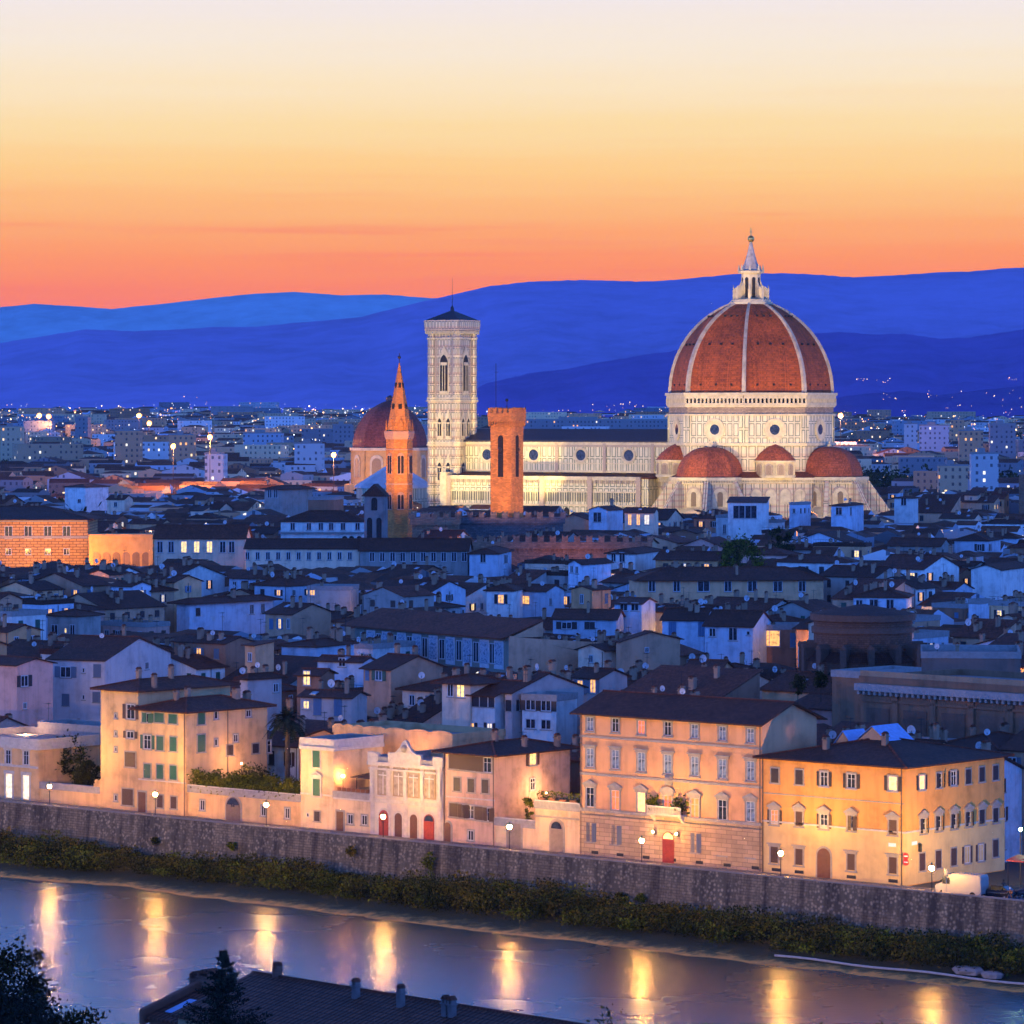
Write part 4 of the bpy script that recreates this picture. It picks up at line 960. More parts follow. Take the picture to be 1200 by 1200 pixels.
    def clutter(s, k=1.0, r_=None):
        q = r_ or rnd
        for _ in range(int(k*(1+q.random()*2.6))):
            s.chimney(q.uniform(.12,.88)*s.L, q.uniform(.15,.85)*s.D, q.choice((.5,.6,.8)), q.choice((.8,1.2,1.6)))
        if q.random() < .45*k: s.dish(q.uniform(.1,.9)*s.L, q.uniform(.1,.5)*s.D, q.choice((.4,.5,.6)), q.uniform(-.7,.7)-s.rot*.5)
        if q.random() < .55*k: s.antenna(q.uniform(.1,.9)*s.L, q.uniform(.2,.8)*s.D, q.choice((2.,3.,4.)))
        if q.random() < .3*k: s.skylight(q.uniform(.2,.8)*s.L, s.D*q.uniform(.15,.35), 1.0, 1.2)
    def auto_windows(s, rows=2, style='mix', sh='brown', lit=.06, faces='fs', q=rnd, top=1.0, w=1.0, h=1.5, step=3.0, fh=3.3, skip=.2):
        n_lit = 0
        for fc in faces:
            Ln = s.L if fc == 'f' else s.D; n = max(1, int(Ln/step)); 
            for r_ in range(rows):
                z = s.H-top-h-r_*fh
                if z < 1.0: break
                for i in range(n):
                    if q.random() < skip: continue
                    st = 'dark'; v = q.random()
                    if v < lit: st = 'lit%d' % q.choice((0,1,0,3)); n_lit += 1
                    elif v < .55: st = 'shut'
                    elif v < .70: st = 'open'
                    add_window(s.root, ((Ln*(i+.5)/n, 0, z) if fc == 'f' else (s.L, Ln*(i+.5)/n, z)), 0 if fc == 'f' else math.pi/2, w, h, st, sh if (st != 'dark') else None)
        return n_lit

def line_house(name, label, xl, xr, y_eave, D=None, xside=None, off=8.05, H=None, **kw):
    """a house on the street line; xl..xr = photo columns of its front, eave row at the left corner"""
    A = so(ray_line(xl, so(0, off), U), off); B = so(ray_line(xr, so(0, off), U), off); L = (B-A).length
    if H is None: H = CH-(y_eave-HZ)/F*A.y
    if xside: D = ray_line(xside, B, NV)
    return House(name, label, A, ROT, L, D, H, **kw)

# ------------------------------------------------------------------ the row along the embankment
G_ROW = 'houses in the row along the river wall'
PLA_P = plaster('facade_peach', (.66,.39,.19), .4, jitter=0); PLA_O = plaster('facade_orange', (.70,.33,.09), .36, jitter=0); PLA_Y = plaster('facade_yellow', (.68,.44,.21), .36, jitter=0); PLA_C = plaster('facade_cream', (.68,.51,.31), .36, jitter=0); PLA_K = plaster('facade_pink', (.55,.38,.33), .45, jitter=0); PLA_W = plaster('facade_white', (.62,.60,.56), .25, jitter=0); PLA_T = plaster('facade_tan', (.56,.34,.2), .3, jitter=0); PLA_L = plaster('facade_lilac', (.54,.44,.40), .3, jitter=0)
ASHLAR = masonry('ground_floor_ashlar', (.56,.38,.22), (.36,.23,.13), 1.5, .5, .035, bstr=.5, var=.15)
def door(h, px, pybase, w, hh, mat, arched=True, face='f', frame=TRIM, name='door', fanlight=False):
    a, _ = h.f(px, pybase) if face == 'f' else h.sd(px, pybase)
    z0 = .14; fr = MB(); f2 = MB()
    if arched:
        fr.solid(arch_pts(w+.5, hh+.25, 12, z0=z0), (0,-.10,0)); f2.solid(arch_pts(w, hh, 12, z0=z0), (0,-.16,0))
    else: fr.box(-w/2-.22,-.1,z0,w/2+.22,0,z0+hh+.22); f2.box(-w/2,-.16,z0,w/2,0,z0+hh)
    loc = (a,0,0) if face == 'f' else (h.L,a,0); rz = 0 if face == 'f' else math.pi/2
    d = fr.build('door_frame' if False else name, frame, h.root, loc=loc, rz=rz); f2.build('door_leaf', mat, d)
    b = MB(); b.box(-.03,-.19,z0,.03,-.15,z0+hh*.7)
    for q in (-1, 1):
        for k in range(2): b.box(q*w*.27-w*.15,-.185,z0+.25+k*hh*.34,q*w*.27+w*.15,-.15,z0+.15+hh*.28+k*hh*.34)
    b.build('door_panel', mat, d)
    if fanlight:
        b = MB(); r = w/2-.12; n = 10; b.poly([(r*math.cos(math.pi*i/n),-.17,z0+hh-w/2+r*math.sin(math.pi*i/n)) for i in range(n+1)][::-1][::-1]); b.build('fanlight', LIT[1] if fanlight == 'lit' else GLASS, d)
    return d
REDD = plain('door_red', (.32,.035,.02), .5); BRND = plain('door_brown', (.13,.05,.025), .5); GREYD = plain('door_grey_wood', (.25,.20,.16), .7)
ROW = []
# 1 little pale palace at the far end
h = line_house('townhouse', 'low pale yellow house with white cornice and tall lit doorways, leftmost on the river wall', -60, 45, 866, D=14, off=8.05, wall=PLA_Y, roof='flat', pitch=0, cat='house', group=G_ROW); ROW.append(h)
h.band('cornice', h.H-.5, .5, .35, TRIML, 'fs'); h.band('string_course', 4.5, .3, .15, TRIML, 'f'); h.band('balustrade', h.H+.0, .95, .18, TRIML, 'fs')
for px, py in ((10,887),(31,888)): h.win('f', px, py, .95, 1.9, 'dark', None, TRIML, 'gable', True)
for px in (11, 31):
    a, _ = h.f(px, 925); b = MB(); b.box(a-.9,-.1,.14,a-.62,0,3.9); b.box(a+.62,-.1,.14,a+.9,0,3.9); b.box(a-1.0,-.14,3.5,a+1.0,-.0,3.95); b.build('shop_frame', TRIML, h.root); b = MB(); b.box(a-.62,-.04,.3,a+.62,-.02,3.5); b.build('shop_window', LIT[3], h.root)
h.win('f', -20, 888, .95, 1.9, 'dark', None, TRIML, 'gable', True)
# garden wall with trees behind
h2 = line_house('garden_wall', 'low buff garden wall with gate piers in front of the leafy garden trees', 45.5, 117, 925, D=.5, off=8.3, H=1.9, wall=PLA_Y, roof='flat', pitch=0, cat='wall'); h2.band('coping', 1.9, .14, .08, TRIML, 'f')
for px in (112, 117): a, _ = h2.f(px, 925); b = MB(); b.box(a-.3,-.1,0,a+.3,.5,3.2); b.ball((a,.2,3.5),.3,8); b.build('gate_pier', PLA_Y, h2.root)
# brick terrace wall behind the garden
h = line_house('terrace_wall', 'brown stone terrace wall topped with pots behind the garden trees', 45.5, 117.5, 853, D=6, off=22, wall=masonry('terrace_stone', (.17,.12,.09), (.1,.08,.06), .6, .3, .03), roof='flat', pitch=0, cat='wall'); h.band('coping', h.H, .12, .1, TRIM, 'f')
# 3 tall yellow house with green shutters: back block and projecting block
h = line_house('townhouse', 'taller rear block of the yellow corner house, narrow front with three brown shuttered windows', 118, 162, 806, D=17, off=8.05, wall=PLA_Y, roof='hip', pitch=.25, over=1.0, group=G_ROW); ROW.append(h)
for px, py, w, hh, st, s_ in ((153.5,834,1.5,1.9,'open','brown'),(153,861,1.3,.9,'open','brown'),(153,890,1.9,1.9,'shut','brown'),(150,934,2.0,2.1,'shut','brown'),(136,839,.4,.6,'dark',None),(136,860,.4,.6,'dark',None),(136,878,.4,.6,'dark',None),(136,935,.5,.8,'dark',None)): h.win('f', px, py, w, hh, st, s_, TRIM, None, True)
for q in ((2,5),(4,9),(7,3)): h.chimney(*q)
h.skylight(4,4)
h = line_house('townhouse', 'yellow corner house with rows of green shutters and hipped roof above the hedge', 162.3, 218, 830, xside=313, off=7.75, wall=PLA_Y, roof='hip', pitch=.26, over=.9, group=G_ROW); ROW.append(h)
for px, py, w, hh, st in ((172,841,1.5,1.2,'ajar'),(187,841,1.7,1.2,'shut'),(203,842.5,1.5,1.2,'shut'),(173,869.5,1.3,1.8,'open'),(188,871,1.2,1.8,'shut'),(203.5,872,1.2,1.8,'shut'),(173,903.5,1.2,1.8,'shut'),(188,904.5,1.2,1.8,'shut'),(203.5,905.5,1.2,1.8,'shut')): h.win('f', px, py, w, hh, st, 'green', TRIM, None, True)
for px, py, w, hh, st, s_ in ((235.5,842,1.2,1.5,'shut','green'),(253,838,.6,1.0,'dark',None),(291,836,.9,.9,'dark',None),(235.5,871,1.3,2.2,'shut','green'),(276,865,.8,1.0,'dark',None),(269,879,1.1,1.3,'shut','dark'),(299,877,1.1,1.2,'shut','dark'),(315,875,.7,1.6,'dark',None),(253,870,.5,.9,'dark',None)): h.win('s', px, py, w, hh, st, s_, TRIM, None, True)
h.win('f', 188, 939, 1.0, 1.6, 'shut', 'brown', TRIM, None, True); h.win('f', 204, 940.5, 1.0, 1.5, 'shut', 'brown', TRIM, None, True); door(h, 167, 945, 1.3, 2.6, BRND, False)
h.pipe(h.L-.2); h.pipe(7.5, 's'); h.band('string_course', 4.3, .18, .06, TRIML, 'f')
for q in ((3,6,.6,1.2),(6,12,.8,1.0),(5,15,.8,1.0),(9,19,.6,1.1),(3.5,3.5,.6,.9)): h.chimney(*q)
# garden terrace wall with hedge
h = line_house('garden_wall', 'high cream garden wall with an arched iron gate below the hedge', 218.3, 352, 928, D=9, off=8.05, H=CH-(928-HZ)/F*(so(ray_line(218, so(0,8.05), U), 8.05).y), wall=PLA_Y, roof='flat', pitch=0, cat='wall'); ROW.append(h); gardenwall = h
h.band('coping', h.H+.9, .12, .06, TRIML, 'f')
for px, py in ((237.5,943.5),(309,950),(337,953)): h.win('f', px, py, .85, 1.3, 'dark', None, TRIM, None, True)
door(h, 274, 958, 2.5, 3.0, plain('iron_gate', (.16,.11,.09), .6), True, name='gate', fanlight=True)
# 4 narrow tower house with green shutters
h = line_house('townhouse', 'narrow cream house with white balustrade roof and two green shuttered windows', 352.3, 391, 873, D=9, off=8.05, wall=PLA_C, roof='flat', pitch=0, group=G_ROW); ROW.append(h)
h.band('cornice', h.H-.45, .45, .35, TRIML); h.band('balustrade', h.H, 1.0, .15, TRIML)
for px, py in ((371,889.5),(371.5,922.5)): h.win('f', px, py, 1.25, 2.1, 'shut', 'green', TRIML, 'gable' if py > 900 else None, True)
h.win('f', 372, 956.5, .9, 1.2, 'shut', 'dark', TRIM, None, True); h.win('f', 361, 955, .4, .5, 'dark', None, None, None, True); h.band('string_course', 4.3, .2, .1, TRIML, 'fs')
# blank tall rear wall with wavy top
for xl, xr, ye, nm, off, lb in ((391, 427, 858, 'blank_house', 20, 'blank orange lit rear house wall with wavy parapet above the tiny canopy'), (427, 530, 861, 'blank_house', 19, 'long blank orange wall with a scalloped top behind the white villa')):
    A = so(ray_line(xl, so(0,off), U), off); B = so(ray_line(xr, so(0,off), U), off); H = CH-(ye-HZ)/F*A.y; L = (B-A).length
    h = House(nm, lb, A, ROT, L, 10, H, PLA_P, roof='flat', pitch=0, rm=PLA_P, cat='house', group='blank rear houses behind the villa')
    b = MB(); n = max(3, int(L/3.2)); pts = [(0,0,H+.9)]
    top = []
    for i in range(n*6+1): x = L*i/(n*6); top.append((x, -.13, H+.92+.28*abs(math.sin(math.pi*i/6))**.7))
    b.solid([(L,-.13,H+.9)][:0]+[(0,-.13,H+.88),(L,-.13,H+.88)]+top[::-1], (0,.26,0)); b.build('wavy_parapet', PLA_P, h.root)
# low terrace building with canopy
h = line_house('terrace_house', 'single storey cream house with roof terrace and dark canopy left of the villa', 391.3, 433.5, 935, D=11, off=8.05, wall=PLA_C, roof='flat', pitch=0, cat='house', group=G_ROW); ROW.append(h)
for px, py in ((411,960),(427.5,961)): h.win('f', px, py, .9, 1.2, 'dark', None, TRIM, None, True)
door(h, 399, 965, 1.1, 2.4, BRND, False)
b = MB()
for x, y in ((2,2),(6.5,2),(2,6),(6.5,6)): b.tube((x,y,h.H),(x,y,h.H+2.5),.06,5)
b.build('canopy_post', METAL, h.root); b = MB(); b.solid([(1.5,1.4,h.H+2.5),(7,1.4,h.H+2.5),(7,6.6,h.H+2.9),(1.5,6.6,h.H+2.9)], (0,0,.12)); b.build('canopy', plain('canopy_dark', (.06,.04,.04), .8), h.root)
b = MB()
for i in range(12): b.box(.3+i*.8,.3,h.H+.9,.7+i*.8,.6,h.H+1.3)
b.build('planter', plain('terracotta', (.3,.12,.06), .8), h.root); h.band('string_course', h.H-.1, .2, .14, TRIML, 'f')
# 5 white ornate villa
VW = plaster('villa_white', (.64,.56,.44), .15, jitter=0)
h = line_house('villa', 'ornate white villa with four arched windows, red doors and a crowned pediment', 434, 519, 894, D=13, off=7.95, wall=VW, roof='flat', pitch=0, cat='villa', rm=CONC); ROW.append(h)
L = h.L; b = MB(); b.box(-.3,-.35,h.H-.2,L+.1,0,h.H+.25); b.box(-.15,-.22,h.H-.75,L,0,h.H-.5); b.box(0,-.2,4.15,L,0,4.6); b.box(0,-.26,4.9,L,0,5.05); b.build('cornice', TRIML, h.root)
b = MB(); b.box(L*.27,-.3,h.H+.25,L*.72,.15,h.H+1.5); b.solid([(L*.36,-.32,h.H+1.5),(L*.64,-.32,h.H+1.5),(L*.57,-.32,h.H+2.2),(L*.53,-.32,h.H+2.9),(L*.5,-.32,h.H+3.15),(L*.47,-.32,h.H+2.9),(L*.43,-.32,h.H+2.2)], (0,.4,0)); b.build('pediment', TRIML, h.root)
b = MB(); b.ball((L*.5,-.4,h.H+2.1),.42,10,0,1.2); b.build('crest', TRIM, h.root)
for x in (.6, L-.6): b = MB(); b.box(x-.8,-.3,h.H+.25,x+.8,.3,h.H+1.4); b.build('corner_pedestal', TRIML, h.root)
for i in range(5): x = .45+(L-.9)*i/4; b = MB(); b.box(x-.28,-.3,4.6,x+.28,0,h.H-.75); b.box(x-.36,-.22,h.H-1.1,x+.36,0,h.H-.78); b.box(x-.3,-.15,.1,x+.3,0,4.1); b.build('pilaster', TRIML, h.root)
for px in (450, 468, 485.5, 504):
    a, _ = h.f(px, 922); b = MB(); b.solid(arch_pts(2.0, 4.1, 12, x0=a, z0=5.05), (0,-.12,0)); w = b.build('arched_window', plain('villa_trim', (.34,.24,.14), .7), h.root); b = MB(); b.solid(arch_pts(1.55, 3.65, 12, x0=a, z0=5.2), (0,-.16,0)); b.build('blind', plain('window_blind', (.30,.25,.20), .6, var=.4, nscale=1.5), w); b = MB(); b.box(a-.04,-.2,5.2,a+.04,-.15,7.9); b.box(a-.75,-.2,7.5,a+.75,-.15,7.6); b.build('glazing_bar', FRAMEW, w)
for px, mt, w_ in ((450.5,REDD,1.6),(467.5,BRND,1.15),(485.5,BRND,1.15),(503.5,REDD,1.7)): door(h, px, 970, w_, 3.1 if w_ > 1.3 else 2.9, mt, True, name='door' if w_ > 1.3 else 'arched_window', frame=TRIML, fanlight=(px == 503.5))
# 6 house with loggia of brown shutters, deep pink side
h = line_house('townhouse', 'pinkish house with bands of brown shutters and wide blank side, right of the villa', 519.4, 580, 880, xside=668, off=8.05, wall=PLA_K if False else plaster('facade_rose', (.63,.41,.28), .45, jitter=0), roof='hip', pitch=.22, over=1.0, group=G_ROW, rm=ROOF2); ROW.append(h)
for i in range(5): h.win('f', 532+9.8*i, 892+1.1*i, 1.35, 1.8, 'shut' if i != 4 else 'dark', 'brown', TRIM, None, True)
for px, py in ((536,919),(552.5,920.5),(569,921.5)): h.win('f', px, py, .95, 1.6, 'shut', 'dark', TRIM, None, True)
for i in range(5): h.win('f', 532+9.8*i, 949+1.3*i, 1.3, 1.6, ('shut','ajar','open','shut','ajar')[i], 'brown', TRIM, None, True)
h.win('f', 552, 979, .9, 1.2, 'dark', None, TRIM, None, True); door(h, 525, 985, 1.0, 2.3, BRND, True)
h.win('s', 624, 889, 1.2, 1.6, 'lit1', 'brown', TRIM, None, True); h.win('s', 624, 919, .9, 1.4, 'dark', None, TRIM, None, True); h.pipe(h.L-.15); h.pipe(.3)
for q in ((4,5,.6,1.0),(8,12,.6,1.0),(7,7,.5,.8)): h.chimney(*q)
h.band('string_course', 8.7-3.2, .15, .07, TRIML, 'f')
# 7 low walls and small white gate house
h = line_house('garden_wall', 'low cream wall with a wooden gate under a climbing vine, between rose house and gatehouse', 580.4, 627, 967, D=.6, off=8.05, wall=PLA_C, roof='flat', pitch=0, cat='wall'); ROW.append(h)
h.band('coping', h.H+.9, .14, .1, TRIML, 'f'); door(h, 603, 990, 2.1, 2.9, GREYD, False, name='gate')
h = line_house('gatehouse', 'small white gatehouse with flower boxes on top and an arched doorway by the palace', 627.3, 679.3, 947, D=9, off=8.0, wall=PLA_C, roof='flat', pitch=0, cat='gatehouse'); ROW.append(h)
h.band('cornice', h.H-1.0, .22, .15, BRND if False else TRIM, 'f'); h.band('coping', h.H+.9, .15, .12, TRIML, 'f'); door(h, 653, 997, 1.9, 3.7, GREYD, True, fanlight=True)
b = MB()
for i in range(4): x = .6+h.L*i/4.3; b.box(x,-.1,h.H+.9,x+.9,.3,h.H+1.3)
b.build('flower_box', plain('terracotta', 0), h.root)
V, Q = leaf_quads(np.column_stack([rs.uniform(0,h.L,700), rs.uniform(.1,1.0,700), h.H+1.0+rs.rand(700)**2*1.1]), .13); soup('potted_plants', V, Q, LEAFG, h.root)
# 8 the palace
PAL = plaster('palace_plaster', (.73,.38,.18), .28, jitter=0)
h = line_house('palace', 'large four storey peach palace with seven window bays and a central red door', 680, 893, 833, D=None, xside=957, off=8.05, wall=PAL, roof='gable', pitch=.36, over=1.1, cat='palace', rm=ROOF2); ROW.append(h); pal = h
b = MB(); b.box(.0,-.12,.1,h.L,0,5.35); b.build('ground_floor', ASHLAR, h.root)
XB = [692, 721.5, 752, 783, 814.5, 847, 880]
YB = [[848,849.5,852,853.5,856.5,859,861.5],[888,890,893,895.5,898,901,903.5],[934,937.5,940,943.5,946.5,949,951],[975,978,0,0,987.5,991,993.5]]
sty = [['pale','dark','lit2','dark','pale','pale','pale'],['pale']*7,['dark','lit2','lit1','lit2','lit2','dark','pale'],['ajar','ajar','','','ajar','dark','dark']]
for r_ in range(4):
    for i in range(7):
        if not YB[r_][i]: continue
        w_, h_ = ((1.05,1.65),(1.1,2.15),(1.15,2.3),(1.1,2.2))[r_]
        st = sty[r_][i]
        if st.startswith('lit'): o = h.win('f', XB[i], YB[r_][i], w_, h_, st, None, TRIM, 'flat' if r_ < 2 else ('arc' if i == 3 else 'gable') if r_ == 2 else None, True)
        else: o = h.win('f', XB[i], YB[r_][i], w_, h_, st, 'grey' if st in ('ajar','shut') else None, TRIM, 'flat' if r_ < 2 else ('arc' if i == 3 else 'gable') if r_ == 2 else None, True)
def zof(px, py): return h.f(px, py)[1]
for z, hh, e in ((zof(700,865),.25,.12),(zof(700,909),.28,.14),(zof(700,956),.2,.12),(5.3,.35,.24)): h.band('string_course', z, hh, e, TRIM, 'f')
h.band('eaves_cornice', h.H-.45, .45, .4, TRIM, 'f')
door(h, 784, 1005, 1.7, 3.6, REDD, True, fanlight='lit')
b = MB(); a = h.f(785,950)[0]; b.box(a-2.5,-1.2,5.65,a+2.5,0,5.85); b.box(a-2.5,-1.2,6.6,a+2.5,-1.0,6.75)
for q in np.linspace(-2.4,2.4,22): b.box(a+q-.06,-1.15,5.85,a+q+.06,-1.05,6.6)
for q in (-2.1, 2.1): b.solid([(a+q-.15,-1.0,5.65),(a+q-.15,0,4.7),(a+q-.15,0,5.65)], (.3,0,0))
b.build('balcony', TRIML, h.root)
b = MB(); b.box(a-.5,-.35,h.f(783,920)[1],a+.5,0,h.f(783,920)[1]+1.1); b.ball((a,-.3,h.f(783,912)[1]-.2),.5,8); b.build('coat_of_arms', TRIM, h.root)
for q in (-2.0, 2.0):
    V, Q = leaf_quads(np.array([a+q,-.7,7.0])+rs.normal(size=(160,3))*np.array([.4,.25,.45]), .22); soup('balcony_plant', V, Q, LEAFG, h.root)
for px in (769, 796.5):
    x = h.f(px, 985)[0]; b = MB(); b.box(x-.12,-.45,3.3,x+.12,-.1,3.4); b.lathe([(.1,3.4),(.17,3.75),(.02,3.95)], 6, x, -.4); w = b.build('wall_lantern', METAL, h.root); b = MB(); b.ball((x,-.62,3.62),.12,8); b.build('lantern_bulb', emis('lantern_glow', (1,.55,.2), 260, True), w)
h.pipe(.2); h.pipe(h.L-.2)
for i in range(7): a2 = h.f(XB[i]+6, 900)[0]; b = MB(); b.box(a2-.5,-.16,.35,a2+.5,-.1,.7); b.build('cellar_grille', METAL, h.root)
h.chimney(8,10,.6,.9); h.chimney(14,12,.5,.8)
# 9 corner house
h = line_house('corner_house', 'orange corner house with brown shutters, arched brown door and dark hipped roof', 893.4, 1060, 887, xside=1177, off=8.05, wall=PLA_O, roof='hip', pitch=.2, over=.8, cat='house', rm=ROOF2); ROW.append(h); corner = h
ground = plaster('corner_base', (.66,.46,.20), .2, jitter=0)
zb = h.f(900, 963)[1]; b = MB(); b.solid([(0,-.05,.1),(h.L+.05,-.05,.1),(h.L+.05,h.D,.1),(h.L-.02,h.D,.1),(h.L-.02,.02,.1),(0,.02,.1)], (0,0,zb-.1)); b.build('ground_floor', ground, h.root)
h.band('string_course', zb, .18, .12, TRIML); h.band('painted_line', h.f(900,930)[1], .12, .03, TRIM, 'f')
for px, py, w_, st in ((908.5,908.5,.95,'shut'),(937,910.5,.95,'shut'),(966,912.5,1.0,'open'),(998,915,1.1,'open'),(1046.5,918,1.1,'lit1')): h.win('f', px, py, w_, 1.65, st, 'dark', TRIM, None, True)
for px, py, w_, st in ((908,957,.95,'lit2'),(937,959,.9,'shut'),(966,962,.95,'open'),(998,964,.9,'ajar'),(1047,969,1.0,'shut')): h.win('f', px, py, w_, 1.65, st, 'brown', TRIM, 'gable', True)
for px, py in ((908,1001.5),(937,1004),(998,1010),(1047,1014)): h.win('f', px, py, 1.05, 1.8, 'shut', 'brown', TRIM, 'flat', True)
for px, py, st in ((1080,917,'lit1'),(1100,914.5,'ajar'),(1117,912,'open'),(1134,910,'shut'),(1150,907.5,'shut'),(1166,905.5,'shut')): h.win('s', px, py, 1.0, 1.6, st, 'dark', TRIM, None, True)
for px, py in ((1081,967.5),(1099,964.5),(1117,962),(1134,959.5),(1150,957),(1166,955)): h.win('s', px, py, 1.0, 1.6, 'ajar' if px < 1140 else 'shut', 'dark', TRIM, 'gable', True)
for px, py, st in ((1080,1010,'shut'),(1099,1007,'shut'),(1117,1004,'shut'),(1133,1001.5,'open'),(1149,999,'open'),(1166,994,'shut')): h.win('s', px, py, 1.0, 1.9, st, 'brown', TRIM, None, True)
door(h, 966, 1020, 1.75, 3.3, BRND, True)
h.pipe(h.L-.3); h.pipe(.15)
for px in (910,937,998,1047): a2 = h.f(px, 900)[0]; b = MB(); b.box(a2-.6,-.1,.35,a2+.6,-.05,.7); b.build('cellar_grille', METAL, h.root)
# roof lights: glass-roofed dormers on the corner house
for (x0, y0, w_, d_) in ((h.L-16.5,9.5,2.8,4.0),(h.L-12.6,8.6,4.4,5.0)):
    zr = h.roofz(x0+w_/2, y0)-.3; b = MB(); b.solid([(x0,y0,zr),(x0+w_,y0,zr),(x0+w_/2,y0,zr+1.7)], (0,d_,0)); q = b.build('dormer', PLA_T, h.roof)
    b = MB(); n = 8
    for sgn in (0, 1):
        xa, xb = (x0-.1, x0+w_/2) if not sgn else (x0+w_+.1, x0+w_/2)
        b.solid([(xa,y0-.2,zr+.03),(xb,y0-.2,zr+1.82),(xb,y0+d_,zr+1.82),(xa,y0+d_,zr+.03)] if not sgn else [(xa,y0-.2,zr+.03),(xa,y0+d_,zr+.03),(xb,y0+d_,zr+1.82),(xb,y0-.2,zr+1.82)], (0,0,.05))
    b.build('glass_roof', plain('glass_roof', (.30,.50,.85), .5), h.roof)
h.chimney(12,7,.6,.9); h.chimney(6,4,.6,1.0)
# round no-entry signs, a traffic light, plaque
for z in (h.f(1064,1003)[1], h.f(1064,1010)[1]):
    b = MB(); st = 0; b.lathe([(.38,0),(.38,.04)], 16); b.v = [(x, -.35-z_, y) for x, y, z_ in b.v]; r = thing('no_entry_sign', 'round red no entry sign with white bar, %s of two at the house corner' % ('upper' if z > h.f(1064,1006)[1] else 'lower'), 'road sign', tuple(h.O+h.u*(h.L+.45)+Vector((0,0,z))), ROT, 'no entry signs at the corner')
    b.build('sign_plate', plain('sign_red', (.6,.02,.02), .5), r); b = MB(); b.box(-.26,-.42,-.06,.26,-.39,.06); b.build('bar', plain('sign_white', (.8,.8,.8), .5), r); b = MB(); b.tube((0,-.33,-.02),(-.45,-.05,-.02),.03,5); b.build('bracket', METAL, r)
b = MB(); a2, z2 = h.sd(1074, 993); r = thing('traffic_light', 'black traffic light on the orange corner house wall above the no entry signs', 'traffic light', tuple(h.O+h.u*(h.L+.5)+h.n*a2+Vector((0,0,z2))), ROT+math.pi/2)
b.box(-.15,-.15,-.45,.15,.15,.45); b.build('housing', METAL, r)
for k in range(3): b = MB(); b.lathe([(.11,0),(.09,.05)], 10); b.v = [(x,-.15-z_,y+.28-.28*k) for x,y,z_ in b.v]; b.build('lens', glass_dark('signal_glass', (.05,.06,.05)), r)
for fc, px, py in (('f',1046,990),('s',1071,988)):
    a2, z2 = h.f(px,py) if fc == 'f' else h.sd(px,py); b = MB(); b.box(-.5,-.09,-.2,.5,-.05,.2); b.build('street_name_plate', plain('sign_white', 0), h.root, loc=(a2,0,z2) if fc == 'f' else (h.L,a2,z2), rz=0 if fc == 'f' else math.pi/2)
# ------------------------------------------------------------------ street lamps on the parapet
LAMP_W = 7500
LAMPG = emis('lamp_glow', (1,.47,.10), 1150, True)
def lamp_tree():
    r = thing('street_lamp', 'x', 'street lamp', (0,0,0), 0)
    b = MB(); b.lathe([(.16,0),(.16,.12),(.09,.3),(.055,.5),(.045,3.0),(.07,3.05)], 8); b.tube((-.3,0,2.75),(.3,0,2.75),.02,5); b.build('post', METAL, r)
    b = MB(); b.lathe([(.10,3.05),(.2,3.12)], 6); b.lathe([(.26,3.62),(.08,3.82),(.03,4.0)], 6)
    for k in range(6): a = k*math.pi/3; b.tube((.19*math.cos(a),.19*math.sin(a),3.1),(.26*math.cos(a),.26*math.sin(a),3.62),.012,4)
    lh = b.build('lantern', METAL, r)
    b = MB(); b.ball((0,0,3.38), .27, 10); b.build('globe', LAMPG, lh)
    l = bpy.data.lights.new('lamp_light', 'SPOT'); l.energy = LAMP_W; l.color = (1,.55,.12); l.spot_size = R(165); l.spot_blend = 1; l.shadow_soft_size = .2
    lo = bpy.data.objects.new('lamp_light', l); COL.objects.link(lo); lo.parent = r; lo.location = (0,.3,3.5); lo.rotation_euler = Vector((0,.28,1)).to_track_quat('-Z','Y').to_euler()
    return r
LL = ['in front of the garden trees by the small pale palace', 'in front of the green shuttered yellow house', 'right of the arched iron gate below the hedge', 'in front of the red doors of the white villa',
      'by the wooden gate right of the rose house', 'left of the palace door', 'before the leftmost brown shutters of the corner house', 'beside the white van at the corner']
lamp0 = None
LP = [(58,922,.6),(182,931,.6),(312,943,.6),(449,957,.6),(597,969,.6),(752,985,.6),(915,1000,.6),(1092,1019,.6)]
for i, (px, py, off) in enumerate(LP):
    g = so(ray_line(px, so(0,off), U), off); z = CH-(py-HZ)/F*g.y-3.38
    o = lamp_tree() if i == 0 else copy_tree(lamp0)
    if i == 0: lamp0 = o
    o.location = (g.x, g.y, max(z, .0)); o.rotation_euler = (0,0,ROT); tag(o, 'post lamp on the parapet '+LL[i], 'street lamp', 'lamps along the embankment')
    if i == 7:
        for c_ in o.children:
            if c_.type == 'LIGHT': c_.data = c_.data.copy(); c_.data.energy = LAMP_W*2.6; c_.data.spot_size = R(125); c_.rotation_euler = Vector((-.5,.85,.5)).to_track_quat('-Z','Y').to_euler()
g = so(ray_line(402, so(0,9.0), U), 9.0); r = thing('terrace_lamp', 'orange lamp glowing under the dark canopy on the roof terrace', 'lamp', (g.x, g.y, 4.7), ROT)
b = MB(); b.tube((0,0,0),(0,0,2.0),.04,6); b.build('post', METAL, r); b = MB(); b.ball((0,0,2.15),.2,10); b.build('globe', emis('terrace_lamp_glow', (1,.36,.08), 330, True), r)
